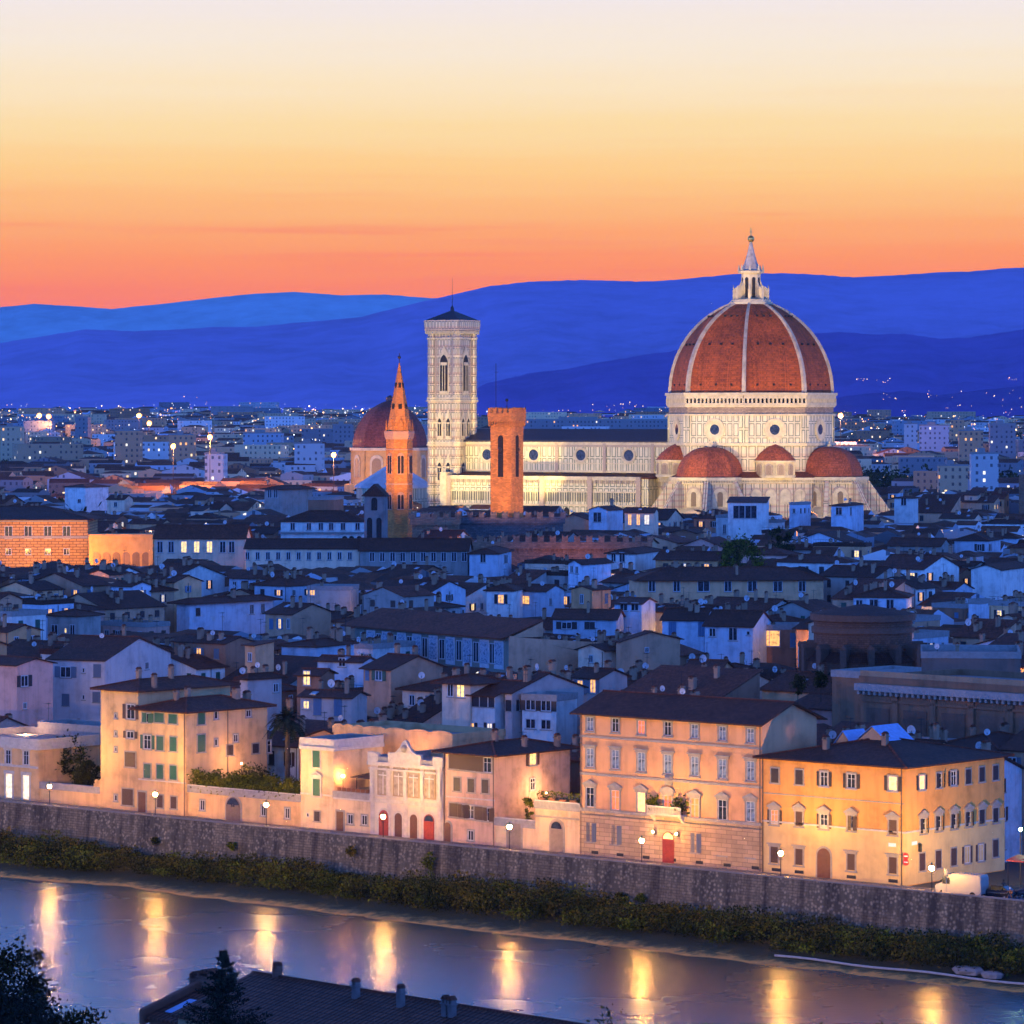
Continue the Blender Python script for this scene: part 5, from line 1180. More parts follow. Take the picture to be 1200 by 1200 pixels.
# ------------------------------------------------------------------ van, cars, scooters, people by the corner
def loft(mb, secs, mi=0):     # secs: list of loops with same count
    n = len(secs[0]); mb.add([p for s in secs for p in s], [(j*n+i, j*n+(i+1) % n, (j+1)*n+(i+1) % n, (j+1)*n+i) for j in range(len(secs)-1) for i in range(n)]+[tuple(range(n))[::-1], tuple(range((len(secs)-1)*n, len(secs)*n))], mi)
def wheel(r, x, y, rad=.34):
    b = MB(); b.lathe([(rad*.6,-.1),(rad,-.1),(rad,.1),(rad*.6,.1)], 18); b.v = [(x_,z_,y_) for x_,y_,z_ in b.v]; w = b.build('wheel', plain('tyre_rubber', (.02,.02,.02), .9), r, loc=(x,y,rad)); 
    b = MB(); b.lathe([(.02,-.11),(rad*.6,-.09),(rad*.6,.09),(.02,.11)], 12); b.v = [(x_,z_,y_) for x_,y_,z_ in b.v]; b.build('rim', plain('wheel_rim', (.35,.36,.38), .4, .6), w)
VANW = plain('van_paint', (.34,.34,.33), .35, var=.04)
def at_px(px, py, z=0): Y = (CH-z)*F/(py-HZ); return Vector(((px-600)/F*Y, Y, z))
p = at_px(1127, 1044, .15)
p = so(ray_line(1127, so(0,4.6), U), 4.6, .02)
v = thing('van', 'white delivery van parked on the street by the corner house', 'van', p, ROT+.1)
b = MB(); S_ = []
for (x, zt, zb_, wd) in ((-2.75,1.15,.45,.88),(-2.68,1.28,.35,.95),(-2.1,1.5,.3,.98),(-1.55,1.95,.3,.98),(-1.15,2.42,.3,.97),(-.6,2.58,.3,.97),(1.5,2.6,.3,.97),(2.7,2.55,.35,.96),(2.8,2.35,.45,.93)):
    S_.append([(x,-wd,zb_),(x,wd,zb_),(x,wd,zt*.62),(x,wd*.93,zt-.12),(x,wd*.75,zt),(x,-wd*.75,zt),(x,-wd*.93,zt-.12),(x,-wd,zt*.62)])
loft(b, S_); b.build('body', VANW, v)
b = MB(); b.solid([(-2.14,-.84,1.58),(-2.14,.84,1.58),(-1.26,.74,2.42),(-1.26,-.74,2.42)], (-.08,0,.08)); b.build('windscreen', GLASS, v)
b = MB(); b.box(-1.8,-1.02,1.42,-.95,-.955,2.1); b.build('side_window', GLASS, v)
b = MB(); b.box(-1.85,-1.005,.5,-.9,-.975,1.42); b.build('door', VANW, v)
b = MB(); b.box(-2.8,-.9,.3,-2.7,.9,.62); b.box(2.76,-.9,.3,2.84,.9,.55); b.build('bumper', plain('black_plastic', (.03,.03,.03), .6), v)
b = MB(); b.box(-2.78,-.45,.75,-2.72,.45,1.05); b.build('grille', plain('black_plastic', 0), v)
for y in (-.72,.72): b = MB(); b.box(-2.74,y-.16,.85,-2.6,y+.16,1.15); b.build('headlight', plain('headlamp_glass', (.6,.62,.65), .2), v); b = MB(); b.box(-1.75,y*1.4-.1,1.5,-1.65,y*1.4+.1,1.8); b.build('mirror', plain('black_plastic', 0), v)
for x in (-1.85, 1.8):
    for y in (-.9, .9): wheel(v, x, y, .36)
def car(px, off, rz, col, label):
    p = so(ray_line(px, so(0,off), U), off, .02); r = thing('parked_car', label, 'car', p, rz, 'cars parked beyond the van')
    b = MB(); S_ = []
    for (x, zt, zb_, wd) in ((-2.05,.62,.35,.7),(-1.95,.78,.25,.8),(-1.0,.92,.22,.85),(-.95,.93,.22,.85),(1.6,.98,.22,.85),(1.98,.9,.3,.8),(2.05,.7,.4,.72)): S_.append([(x,-wd,zb_),(x,wd,zb_),(x,wd,zt*.75),(x,wd*.9,zt),(x,-wd*.9,zt),(x,-wd,zt*.75)])
    loft(b, S_); m_ = plain('paint_'+col[0], col[1], .25, var=.04); b.build('body', m_, r, True)
    b = MB(); S_ = []
    for (x, zt, wd) in ((-1.0,.93,.74),(-.35,1.4,.62),(.9,1.44,.62),(1.75,.98,.74)): S_.append([(x,-wd,.9),(x,wd,.9),(x,wd*.93,zt-.02),(x,-wd*.93,zt-.02)])
    loft(b, S_); b.build('cabin_glass', GLASS, r); b = MB(); b.box(-.38,-.6,1.39,.95,.6,1.47); b.build('car_roof', m_, r)
    for x in (-1.3,1.3):
        for y in (-.78,.78): wheel(r, x, y, .3)
    for y in (-.6,.6): b = MB(); b.box(-2.07,y-.14,.58,-1.97,y+.14,.74); b.build('headlight', plain('headlamp_glass', 0), r)
    return r
car(1168, 6.0, ROT+.15, ('black', (.02,.02,.025)), 'small black car parked just behind the white van')
car(1212, 9.0, ROT+.6, ('dark_grey', (.05,.05,.06)), 'dark grey car at the picture edge beyond the scooters')
for k, (px, off, rz) in enumerate(((1184, 3.6, 1.2), (1194, 3.2, 1.0))):
    p = so(ray_line(px, so(0,off), U), off, .02); r = thing('scooter', ('scooter under the seated rider near the red awning', 'dark scooter parked at the picture edge, nearest the parapet')[k], 'scooter', p, rz, 'scooters by the corner')
    for x in (-.62,.62): b = MB(); b.lathe([(.12,-.06),(.24,-.06),(.24,.06),(.12,.06)], 12); b.v = [(x_,z_,y_) for x_,y_,z_ in b.v]; b.build('wheel', plain('tyre_rubber', 0), r, loc=(x,0,.24))
    b = MB(); loft(b, [[(x,-w_,zb_),(x,w_,zb_),(x,w_*.7,zt),(x,-w_*.7,zt)] for x, zt, zb_, w_ in ((.75,.55,.4,.08),(.6,.72,.35,.18),(.1,.74,.3,.2),(-.1,.42,.25,.18),(-.4,.4,.22,.18),(-.5,.95,.35,.2),(-.62,1.0,.6,.12))]); b.build('body', plain('scooter_paint', (.05,.06,.09), .3), r)
    b = MB(); b.box(.0,-.16,.74,.7,.16,.84); b.build('seat', plain('black_plastic', 0), r); b = MB(); b.tube((-.5,-.32,1.05),(-.5,.32,1.05),.025,6); b.tube((-.5,0,.9),(-.5,0,1.05),.03,6); b.build('handlebar', METAL, r)
def person(p, rz, label, shirt, legs, seated=False, scale=1.0):
    r = thing('person', label, 'person', p, rz)
    J = {'pelvis':(0,0,.95),'chest':(0,0,1.3),'neck':(0,0,1.5),'head':(0,-.02,1.66),'ls':(.19,0,1.43),'le':(.25,-.03,1.15),'lh':(.24,-.15,.93),'rs':(-.19,0,1.43),'re':(-.25,-.03,1.15),'rh':(-.24,-.15,.93),'lk':(.11,-.06,.5),'lf':(.11,.03,.07),'lt':(.11,-.16,.04),'rk':(-.11,.02,.5),'rf':(-.12,.14,.07),'rt':(-.12,-.04,.04)}
    if seated:
        J.update({'pelvis':(0,.1,.88),'chest':(0,.0,1.2),'neck':(0,-.04,1.4),'head':(0,-.07,1.56),'ls':(.19,-.02,1.34),'rs':(-.19,-.02,1.34),'le':(.27,-.22,1.15),'re':(-.27,-.22,1.15),'lh':(.28,-.48,1.1),'rh':(-.28,-.48,1.1),'lk':(.2,-.32,.78),'rk':(-.2,-.32,.78),'lf':(.22,-.3,.36),'rf':(-.22,-.3,.36),'lt':(.22,-.46,.33),'rt':(-.22,-.46,.33)})
    E = [('pelvis','chest'),('chest','neck'),('neck','head'),('chest','ls'),('ls','le'),('le','lh'),('chest','rs'),('rs','re'),('re','rh'),('pelvis','lk'),('lk','lf'),('lf','lt'),('pelvis','rk'),('rk','rf'),('rf','rt')]
    rad = {'pelvis':.14,'chest':.15,'neck':.055,'head':.105,'ls':.065,'rs':.065,'le':.045,'re':.045,'lh':.035,'rh':.035,'lk':.065,'rk':.065,'lf':.045,'rf':.045,'lt':.035,'rt':.035}
    ks = list(J); me = bpy.data.meshes.new('body'); me.from_pydata([J[k] for k in ks], [(ks.index(a), ks.index(b_)) for a, b_ in E], [])
    me.materials.append(plain('clothes_'+label.split()[0], shirt, .8)); o = put(me, 'body', r); sk_ = me.skin_vertices if me.skin_vertices else None
    md = o.modifiers.new('skin', 'SKIN'); 
    if not me.skin_vertices: return r
    for i, k in enumerate(ks): me.skin_vertices[0].data[i].radius = (rad[k], rad[k]); 
    me.skin_vertices[0].data[0].use_root = True; o.modifiers.new('sub', 'SUBSURF').levels = 1
    b = MB(); hx, hy, hz_ = J['head']; b.ball((hx, hy-.01, hz_+.06), .115, 10, 0, 1.15); b.build('hair' if not seated else 'helmet', plain('hair_dark', (.03,.02,.02), .7) if not seated else plain('helmet_white', (.6,.6,.6), .4), r); return r
person(so(ray_line(1184, so(0,3.6), U), 3.6, .0), 1.2-math.pi/2, 'orange clothed person in a helmet sitting on the scooter', (.45,.16,.05), None, True)
person(so(ray_line(1176, so(0,7.2), U), 7.2, .13), .4, 'dark clothed person standing at the corner behind the black car', (.04,.04,.05), None)
# red awning line and bollard by the corner
A = so(ray_line(1179, so(0,12), U), 12, 0); r = thing('awning', 'long thin red awning on posts beyond the corner house', 'awning', A, ROT)
b = MB(); b.solid([(0,0,3.3),(14,0,3.3),(14,2.2,3.7),(0,2.2,3.7)], (0,0,.1)); b.build('awning_cloth', plain('awning_red', (.5,.03,.04), .6), r)
b = MB(); b.tube((.2,.1,0),(.2,.1,3.3),.05,6); b.build('post', METAL, r); b = MB(); b.tube((13,.1,0),(13,.1,3.3),.05,6); b.build('post', METAL, r)
p = so(ray_line(1196, so(0,18), U), 18); r = thing('street_lamp', 'greenish white street lamp at the edge beyond the red awning', 'street lamp', p, 0); b = MB(); b.tube((0,0,0),(0,0,6),.07,6); b.build('post', METAL, r); b = MB(); b.ball((0,0,6.1),.2,8); b.build('globe', emis('lamp_green_white', (.6,1,.55), 200, True), r)
p = so(ray_line(1111, so(0,.9), U), .9); r = thing('sign_post', 'slim pale sign post on the pavement right in front of the white van', 'sign post', so(ray_line(1109, so(0,1.0), U), 1.0), ROT); b = MB(); b.tube((0,0,0),(0,0,3.4),.05,6); b.build('post', GUTTER, r); b = MB(); b.box(-.25,-.06,2.7,.25,-.02,3.4); b.build('sign_plate', GUTTER, r)
# ------------------------------------------------------------------ gardens
for px, py, hh, w_, off, lb in ((50,930,7.4,2.6,13,'round dark garden tree behind the lamp by the small pale palace'), (80,928,8.6,2.6,14,'tallest dark green garden tree behind the low wall'), (103,927,6.2,2.0,12,'lower garden tree against the tall yellow house')):
    g = so(ray_line(px, so(0,off), U), off); tree('tree', lb, 'tree', g.x, g.y, 0, hh, w_, 2600, .2, LEAFD, .18, 'garden trees behind the low wall')
gw = gardenwall; V, Q = [], []
r = thing('hedge', 'long clipped leafy hedge growing on the cream garden terrace', 'hedge', (gw.O.x, gw.O.y, gw.H), ROT)
n = 9000; C = np.column_stack([rs.uniform(.5,gw.L-.3,n), 1.2+rs.normal(size=n)*.6, .1+rs.rand(n)**.8*(2.0+.5*np.sin(rs.rand(n)))]); C[:,2] *= (1+.25*np.sin(C[:,0]*1.9)); V, Q = leaf_quads(C, .17); soup('foliage', V, Q, LEAFG, r)
b = MB()
for i in range(12): b.tube((1+i*gw.L/13,1.2,0),(1+i*gw.L/13,1.2,1.3),.05,5)
b.build('stems', BARK, r)
g = so(ray_line(222, so(0,10), U), 10); tree('tree', 'slim leafy tree at the corner of the green shuttered yellow house', 'tree', g.x, g.y, gw.H, 4.4, 1.1, 900, .17, LEAFG, .08)
g = so(ray_line(300, so(0,17), U), 17); tree('shrub', 'dark shrub behind the hedge at the foot of the palm', 'shrub', g.x, g.y, gw.H-.2, 3.0, 3.0, 1800, .2, LEAFD, .1, None, .0)
g = so(ray_line(627, so(0,9), U), 9); tree('shrub', 'bright yellow green creeper beside the white gatehouse', 'shrub', g.x-.9, g.y, 3.2, 3.3, .9, 700, .15, LEAFG, .05, None, .0)
# palm
g = so(ray_line(337, so(0,21), U), 21); zt = CH-(843-HZ)/F*g.y
r = thing('palm_tree', 'tall date palm with a wide drooping crown behind the hedge', 'palm tree', (g.x, g.y, 0), 0)
b = MB(); k_ = 22
for i in range(k_): z0_, z1_ = zt*i/k_, zt*(i+1)/k_; b.tube((0,0,z0_),(0,0,z1_),.36 if i % 2 else .31,8,0,.31 if i % 2 else .36)
b.build('trunk', plain('palm_bark', (.10,.07,.045), .95, var=.4), r)
V, Q = [], []
for i in range(64):
    az_ = rs.rand()*6.283; el = rs.uniform(-.45, 1.35); Lf = rs.uniform(2.5,3.4); dir_ = np.array([math.cos(az_)*math.cos(el), math.sin(az_)*math.cos(el), math.sin(el)]); side = np.array([-math.sin(az_), math.cos(az_), 0])
    P0 = np.array([0,0,zt]); pts = []
    for s in range(15): t = s/14; pts.append(P0+dir_*Lf*t+np.array([0,0,-1.5*t*t*(1.0+max(0,math.cos(el))*.4)]))
    for s in range(14):
        a, c = pts[s], pts[s+1]; w_ = .03; base = len(V); V += [a-side*w_, a+side*w_, c+side*w_, c-side*w_]; Q.append((base,base+1,base+2,base+3))
        for sg in (-1, 1):
            ll = .75*math.sin(math.pi*(.12+.85*s/14)); tip = (a+c)/2+side*sg*ll*.75+dir_*ll*.45+np.array([0,0,-.25*ll]); base = len(V); V += [a, c, tip+(c-a)*.12, tip]; Q.append((base,base+1,base+2,base+3))
soup('crown', V, Q, leafy('palm_leaf', (.012,.018,.012), (.02,.03,.018), (.045,.055,.03), .8), r)
# ------------------------------------------------------------------ foreground: roof, conifer and shrubs on the near side
RD = R(-45.7); DU = Vector((math.cos(RD), math.sin(RD), 0)); DN = Vector((-DU.y, DU.x, 0)); Q0 = Vector(((320-600)/F*266, 266, 0)); ZR = CH-(1143-HZ)/F*266
def rl(px): return Q0+DU*ray_line(px, Q0, DU)
FR = tiles('near_roof_tile', (.17,.055,.028), rib=.46, rough=.8, ms=.10, bs=1.0)
A0 = rl(300)
near = House('foreground_house', 'long dark tiled roof of the near house with chimneys, at the bottom of the view', A0-DN*7.0, RD, 44, 14, ZR-.28*7-.2, PLA_T, roof='gable', pitch=.28, over=.5, rm=FR, hero=False, z0=0)
def nroof(px, py_up): return ray_line(px, A0, near.u)
for px, dy_, w_, hh in ((428,-1.2,.42,.75),(483,-1.4,.42,.9),(538,-1.6,.42,.75),(545.5,-1.6,.42,.75)):
    t = nroof(px, 0); near.chimney(t+.4, 7+dy_, w_, hh, plain('chimney_pale', (.20,.15,.14), .8))
near.chimney(nroof(325,0), 7.0, .5, .4, masonry('chimney_brick', (.28,.10,.06), (.2,.12,.09), .3, .12, .02))
A1 = rl(240); ZR2 = CH-(1157-HZ)/F*A1.y
ann = House('foreground_annex', 'lower tiled annex with brick chimneys and glazed roof panels beside the conifer', A1-DN*5.0, RD, (A0-A1).length-.05, 10, ZR2-.28*5-.2, plain('gable_brick', (.26,.10,.06), .9), roof='gable', pitch=.28, over=.3, rm=FR, hero=False, z0=0, cat='house')
for px, w_, hh in ((226,.8,.5),(240,1.2,.8)): ann.chimney(ray_line(px, A1, ann.u), 5.4, w_, hh, masonry('chimney_brick', 0, 0))
b = MB(); b.solid([(-.75,-.3,ann.roofz(0,-.3)-.6),(-.75,5,ann.roofz(0,5)-.6),(-.75,5,ann.roofz(0,5)+.45),(-.75,-.3,ann.roofz(0,-.3)+.45)][::-1], (.45,0,0)); b.build('gable_parapet', plain('gable_brick', 0), ann.wall)
b = MB()
for i in range(2): x=1.0+1.15*i; b.solid([(x,.6,ann.roofz(1,.6)+.1),(x+1.0,.6,ann.roofz(1,.6)+.1),(x+1.0,2.8,ann.roofz(1,2.8)+.1),(x,2.8,ann.roofz(1,2.8)+.1)], (0,0,.07))
b.build('roof_panel', plain('glass_roof', 0), ann.roof)
p = P(262, 1150, 213); g0 = 7
r = thing('conifer', 'dark spiky conifer rising in front of the near tiled roof', 'tree', (p.x, p.y, g0), 0); Ht = CH-(1116-HZ)/F*213-g0
b = MB(); b.tube((0,0,-.5),(0,0,Ht-.2),.28,7,0,.03); b.build('trunk', BARK, r)
C = []
for i in range(420):
    z = Ht*(1-rs.rand()**1.0*.75); rad = .15+(Ht-z)*.46*(.55+.75*rs.rand()); az_ = rs.rand()*6.283; n = int(26+rad*22); t = rs.rand(n)**.7
    base = np.array([0,0,z]); tip = np.array([math.cos(az_)*rad, math.sin(az_)*rad, rad*rs.uniform(-.05,.55)]); C.append(base+tip*t[:,None]+rs.normal(size=(n,3))*.07*(1.1-t[:,None]*.6))
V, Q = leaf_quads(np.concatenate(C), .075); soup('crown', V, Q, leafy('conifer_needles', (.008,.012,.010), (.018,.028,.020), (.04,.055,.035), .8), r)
LEAFN = leafy('foliage_near_dark', (.008,.007,.002), (.018,.016,.004), (.045,.036,.008))
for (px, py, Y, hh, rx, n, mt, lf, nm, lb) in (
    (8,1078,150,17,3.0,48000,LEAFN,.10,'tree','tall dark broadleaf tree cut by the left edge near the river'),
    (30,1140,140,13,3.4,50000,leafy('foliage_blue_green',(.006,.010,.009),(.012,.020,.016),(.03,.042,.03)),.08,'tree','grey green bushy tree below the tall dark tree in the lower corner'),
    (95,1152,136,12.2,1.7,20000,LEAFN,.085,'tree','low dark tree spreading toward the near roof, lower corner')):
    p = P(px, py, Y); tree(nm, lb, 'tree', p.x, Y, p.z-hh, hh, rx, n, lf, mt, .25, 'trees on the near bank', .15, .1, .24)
for (px, py, Y, hh, rx, n, mt, lb) in ((715,1172,235,9,1.8,420,LEAFO,'thin twiggy bush against the water at the end of the near roof'),(815,1186,230,9,1.6,700,LEAFG,'pale green bush at the bottom edge between two lamp reflections'),(968,1182,225,10,1.5,420,LEAFO,'twiggy bare bush at the bottom edge below the corner house'),(1035,1192,228,9,1.3,350,LEAFO,'smallest twiggy bush at the bottom edge, nearest the right reflection'),(905,1196,228,8,1.2,400,LEAFG,'low green bush at the bottom edge below the palace door reflection')):
    p = P(px, py, Y); tree('bush', lb, 'bush', p.x, Y, p.z-hh, hh, rx, n, .13, mt, .09, 'bushes on the near bank', .45, .2)

# lamps added behind the front row to warm the side walls, mostly hidden
for (px, off, z, w, lb) in ((30,19,7.5,5000,'lamp below the pink edge house'),(122,34,11,3500,'lamp below the lilac shuttered house'),(283,15,6.5,5000,'lamp behind the hedge beside the palm tree'),(420,17,8,5000,'lamp behind the terrace house canopy'),(478,16,9,4500,'courtyard lamp behind the white villa'),(500,33,10.5,3500,'lane lamp below the tan shuttered house'),(640,15,6,6500,'courtyard lamp behind the white gatehouse'),(925,13.5,15.2,3200,'roof terrace lamp between palace and corner house'),(985,38,12.5,3500,'lane lamp behind the glass roof lights of the corner house'),(770,36,15,2500,'lane lamp behind the palace roof')):
    g = so(ray_line(px, so(0,off), U), off); r = thing('fill_lamp', 'small added warm fill '+lb, 'street lamp', (g.x, g.y, z-4), 0, 'added fill lamps behind the front row')
    b = MB(); b.tube((0,0,-4),(0,0,4),.04,5); b.build('post', METAL, r); b = MB(); b.ball((0,0,4.1),.12,8); b.build('globe', emis('fill_lamp_glow', (1,.5,.2), 30), r)
    l = bpy.data.lights.new('lamp_light', 'POINT'); l.energy = w*.16; l.color = (1,.52,.24); l.shadow_soft_size = .3; lo = bpy.data.objects.new('lamp_light', l); COL.objects.link(lo); lo.parent = r; lo.location = (0,0,4.5)
# ------------------------------------------------------------------ the old town: hand-placed buildings
def hp(name, label, xl, xc, ye, z, rot=-34, xr=None, D=12, wall='white', roof='gable', pitch=.30, over=.6, rm=None, yb=None, cat='house', group='houses of the old town', wins=(), rows=0, clutter=1, lit=.05, sh='dark', w_=1.0, h_=1.5, step=3.2, skip=.2, seed=None, faces='fs', mat=None, left=None):
    """front spans photo columns xl..xc with its eave at row ye over the near corner xc, eaves z metres up"""
    Y = (CH-z)*F/(ye-HZ); C = Vector(((xc-600)/F*Y, Y, 0)); rt = R(rot); u = Vector((math.cos(rt), math.sin(rt), 0)); n = Vector((-u.y, u.x, 0))
    L = -ray_line(xl, C, u); D_ = ray_line(xr, C, n) if xr else D
    D_ = max(3, min(D_, 60 if wall in ('tan',) or mat else 24))
    if roof == 'shed': D_ = min(D_, 11)
    O = C-u*L
    h = House(name, label, O, rt, L, D_, z, mat or wallm(wall), roof=roof, pitch=pitch, over=over, rm=rm, cat=cat, group=group)
    KEEP.append((xl, xr or xc, yb or (ye+25), min(O.y, C.y)))
    for w in wins: fc, px, py, ww, hh, st = w[:6]; h.win(fc, px, py, ww, hh, st, w[6] if len(w) > 6 else (sh if st != 'dark' else None))
    q = random.Random(int(xl*7+ye*13))
    if rows: h.auto_windows(rows, q=q, sh=sh, w=w_, h=h_, step=step, skip=skip, lit=lit, faces=faces)
    if clutter: h.clutter(clutter, q)
    return h
SG = plaster('rusticated_orange', (.62,.34,.12), .25, jitter=0)
RUST = masonry('rusticated_stone', (.58,.32,.12), (.24,.12,.05), 1.9, .75, .09, bstr=1.0, var=.12, stain=.2)
# big rusticated palace and curved apse
h = hp('rusticated_palace', 'huge orange rusticated palace with two rows of windows and dark roof', -90, 103, 608, 24, 0.5, D=26, mat=RUST, roof='hip', pitch=.22, over=1.6, rm=ROOF2, yb=660, cat='palace', group=None, clutter=0)
for px in (-35,-12,10,33,56,78): h.win('f', px, 624, 2.1, 3.4, 'dark', None, TRIM); 
for px in (-35,-12,10,33,56,78): h.win('f', px, 646.5, 1.6, 1.7, 'dark', None, TRIM)
h.band('string_course', h.f(50,631)[1], .7, .4, TRIM, 'f'); h.band('cornice', h.H-.8, .8, .8, TRIM, 'f')
for px in (-20, 8, 38, 68, 96): p = P(px, 672, 1006); l = spot((p.x, 1002, 15.5), (p.x+1, 1024, 17.5), 9e3, (1,.42,.08), 140)
Yq = 1010; p0, p1 = P(104, 628, Yq), P(179, 628, Yq); 
r = thing('apse_wall', 'curved orange floodlit wall joined to the rusticated palace', 'wall', (p0.x, Yq, 0), 0); W_ = p1.x-p0.x; n = 14; b = MB(); pts = []
for i in range(n+1): t = i/n; pts.append((W_*t, 1.6*math.sin(math.pi*t), 0))
b.solid(pts+[(W_, 9, 0), (0, 9, 0)], (0, 0, 20)); b.build('wall', SG, r)
b = MB(); b.solid([(x, y-.4, 19.4) for x, y, z in pts]+[(W_, 9.2, 19.4), (0, 9.2, 19.4)], (0, 0, .9)); b.build('cornice', SG, r)
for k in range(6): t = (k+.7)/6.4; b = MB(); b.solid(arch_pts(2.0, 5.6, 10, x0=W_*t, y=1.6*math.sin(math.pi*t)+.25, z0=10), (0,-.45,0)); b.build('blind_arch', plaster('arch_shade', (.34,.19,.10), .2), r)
HEROES.append((Vector((p0.x, Yq, 0)), 0, W_, 10)); KEEP.append((104, 180, 656, Yq))
for qx in (4, 12): spot((p0.x+qx, Yq-17, 14.5), (p0.x+qx, Yq, 15), 7e3, (1,.42,.07), 140)
# long pale ranges
h = hp('long_range', 'long cream range with tall windows, three lit yellow, beside the curved orange wall', 181, 287, 631, 21.2, -2, D=14, wall='cream', roof='gable', pitch=.42, yb=655, cat='building', group='long pale ranges with rows of windows', rm=ROOF, clutter=.3)
for i, px in enumerate((187.5,200.5,215.5,230.5,245.5,261,271.5)): h.win('f', px, 641, 1.5, 2.9, ('dark','dark','lit1','lit1','lit1','dark','dark')[i], None)
h = hp('long_range', 'long low cream range with ten small dark windows below the white arcaded house', 287.5, 421, 643, 19.4, -3, D=12, wall='cream', roof='gable', pitch=.34, yb=661, cat='building', group='long pale ranges with rows of windows', clutter=.2)
for i in range(11): h.win('f', 290+12*i, 651.5, 1.1, 2.0, 'dark', None)
h = hp('long_range', 'long grey blue range with shaded windows below the crenellated walls', 421.5, 548, 645.5, 19.0, -3.5, D=13, wall='grey', roof='gable', pitch=.40, yb=660, cat='building', group='long pale ranges with rows of windows', clutter=.2)
for i in range(10): h.win('f', 436+12*i, 652.5, 1.3, 2.3, 'dark', None)
h = hp('arcaded_house', 'white house with dark windows above small arches, beside the stone bell tower', 329, 428, 611, 24, -2, D=14, wall='white', roof='hip', pitch=.35, yb=640, cat='house', group=None, clutter=.3)
for px in (343,362,376,388,402,419): h.win('f', px, 617, 1.3, 2.0, 'dark', None)
h.band('balcony_slab', h.f(380,625)[1], .4, 1.2, CONC, 'f')
for px in (404,412,421,430,438): b = MB(); b.solid(arch_pts(1.4, 2.0, 8, x0=h.f(px,636)[0], z0=h.f(px,637)[1]), (0,-.1,0)); b.build('arch', DARKIN, h.root)
p = P(439, 600, 955); r = thing('bell_gable', 'slender grey stone bell tower with arched openings and small gabled top', 'bell tower', (p.x-2.6, 955, 0), R(-12)); STN = plaster('old_grey_stone', (.22,.21,.20), .4)
b = MB(); b.box(0,0,0,5.2,3.4,31.5); b.build('shaft', STN, r); b = MB(); b.solid([(-.7,-.5,31.5),(5.9,-.5,31.5),(2.6,-.5,34.6)], (0,4.4,0)); b.build('roof', ROOF2, r)
b = MB(); b.solid(arch_pts(1.5,3.2,8,x0=2.6,z0=28), (0,-.08,0)); b.build('bell_opening', DARKIN, r)
for x in (1.4, 3.8): b = MB(); b.solid(arch_pts(1.3,7.2,8,x0=x,z0=19), (0,-.08,0)); b.build('bell_opening', DARKIN, r)
HEROES.append((Vector((p.x-3, 955, 0)), R(-12), 6, 4)); KEEP.append((426, 452, 635, 955))
h = hp('stone_palace', 'big dark grey stone block with hipped roof standing above the white houses', 310, 330, 573, 27, -30, xr=366, wall='grey', roof='hip', pitch=.25, yb=598, cat='palace', group=None, clutter=0, over=1.2); h.win('f', 316, 578, 1.8, 3.2, 'dark', None); h.win('f', 323, 578, 1.8, 3.2, 'dark', None)
h = hp('brown_block', 'windowless brown block beside the dark grey stone palace', 361, 391, 586, 25.5, -10, D=14, wall='brown', roof='flat', yb=600, group=None, clutter=0)
# crenellated blocks under the towers
CREN = masonry('crenel_brick', (.36,.20,.12), (.25,.16,.10), .9, .4, .04, stain=.35); CREND = masonry('crenel_stone_dark', (.15,.14,.14), (.09,.09,.09), 1.0, .45, .05)
def crenel(label, xl, xc, ytop, z, rot, D, mat, yb, corb=True, mstep=2.9):
    Y = (CH-z)*F/(ytop-HZ); C = Vector(((xc-600)/F*Y, Y, 0)); rt = R(rot); u = Vector((math.cos(rt), math.sin(rt), 0)); L = -ray_line(xl, C, u); O = C-u*L
    r = thing('crenellated_block', label, 'fortress', tuple(O), rt, 'crenellated blocks below the brick tower'); HEROES.append((O, rt, L, D)); KEEP.append((xl, xc, yb, min(O.y, C.y)))
    b = MB(); b.box(0,0,0,L,D,z-1.6); b.build('wall', mat, r); b = MB(); b.box(-.5,-.6,z-3.2,L+.5,D+.5,z-1.59); b.build('parapet', mat, r)
    for fc in ('f', 's', 'b'):
        Ln = D if fc == 's' else L; n = int(Ln/mstep)
        for i in range(n+1):
            x = -.2+(Ln+.2)*i/max(1, n); b = MB(); b.solid(merlon_pts(x, mstep*.52, z-1.6, 1.75), (0,.6,0))
            if fc == 's': a = math.pi/2; b.v = [(L+.45-(y), x_, z_) for x_, y, z_ in b.v]
            elif fc == 'b': b.v = [(x_, D-.2+y, z_) for x_, y, z_ in b.v]
            else: b.v = [(x_, y-.55, z_) for x_, y, z_ in b.v]
            if fc != 's' or D > 4: b.build('merlon', mat, r)
    if corb:
        b = MB(); n = int(L/1.1)
        for i in range(n): x = L*(i+.5)/n; b.solid([(x-.25,-.58,z-3.2),(x-.25,-.02,z-3.2),(x-.25,-.02,z-4.5)][::-1], (.5,0,0))
        b.build('corbel_row', mat, r)
    return r
crenel('shaded slate coloured crenellated block right below the square brick tower', 538, 660, 600, 25.2, -1, 3, CREND, 620, False)
crenel('floodlit brown crenellated block with arched corbels, below the marble bell tower', 483, 536.5, 601, 25.4, -1, 14, CREN, 618)
crenel('lower brown crenellated wall stretching right in front of the cathedral nave houses', 549, 762, 628, 21.3, -1.5, 3, CREN, 650)
for px in (510,): p = P(px, 640, 990); spot((p.x, 985, 20), (p.x, 1045, 24), 9e3, (1,.42,.14), 90)
for px in (640, 680, 720): p = P(px, 640, 990); spot((p.x, 955, 15), (p.x+1, 1000, 19), 1.6e3, (1,.36,.12), 120)
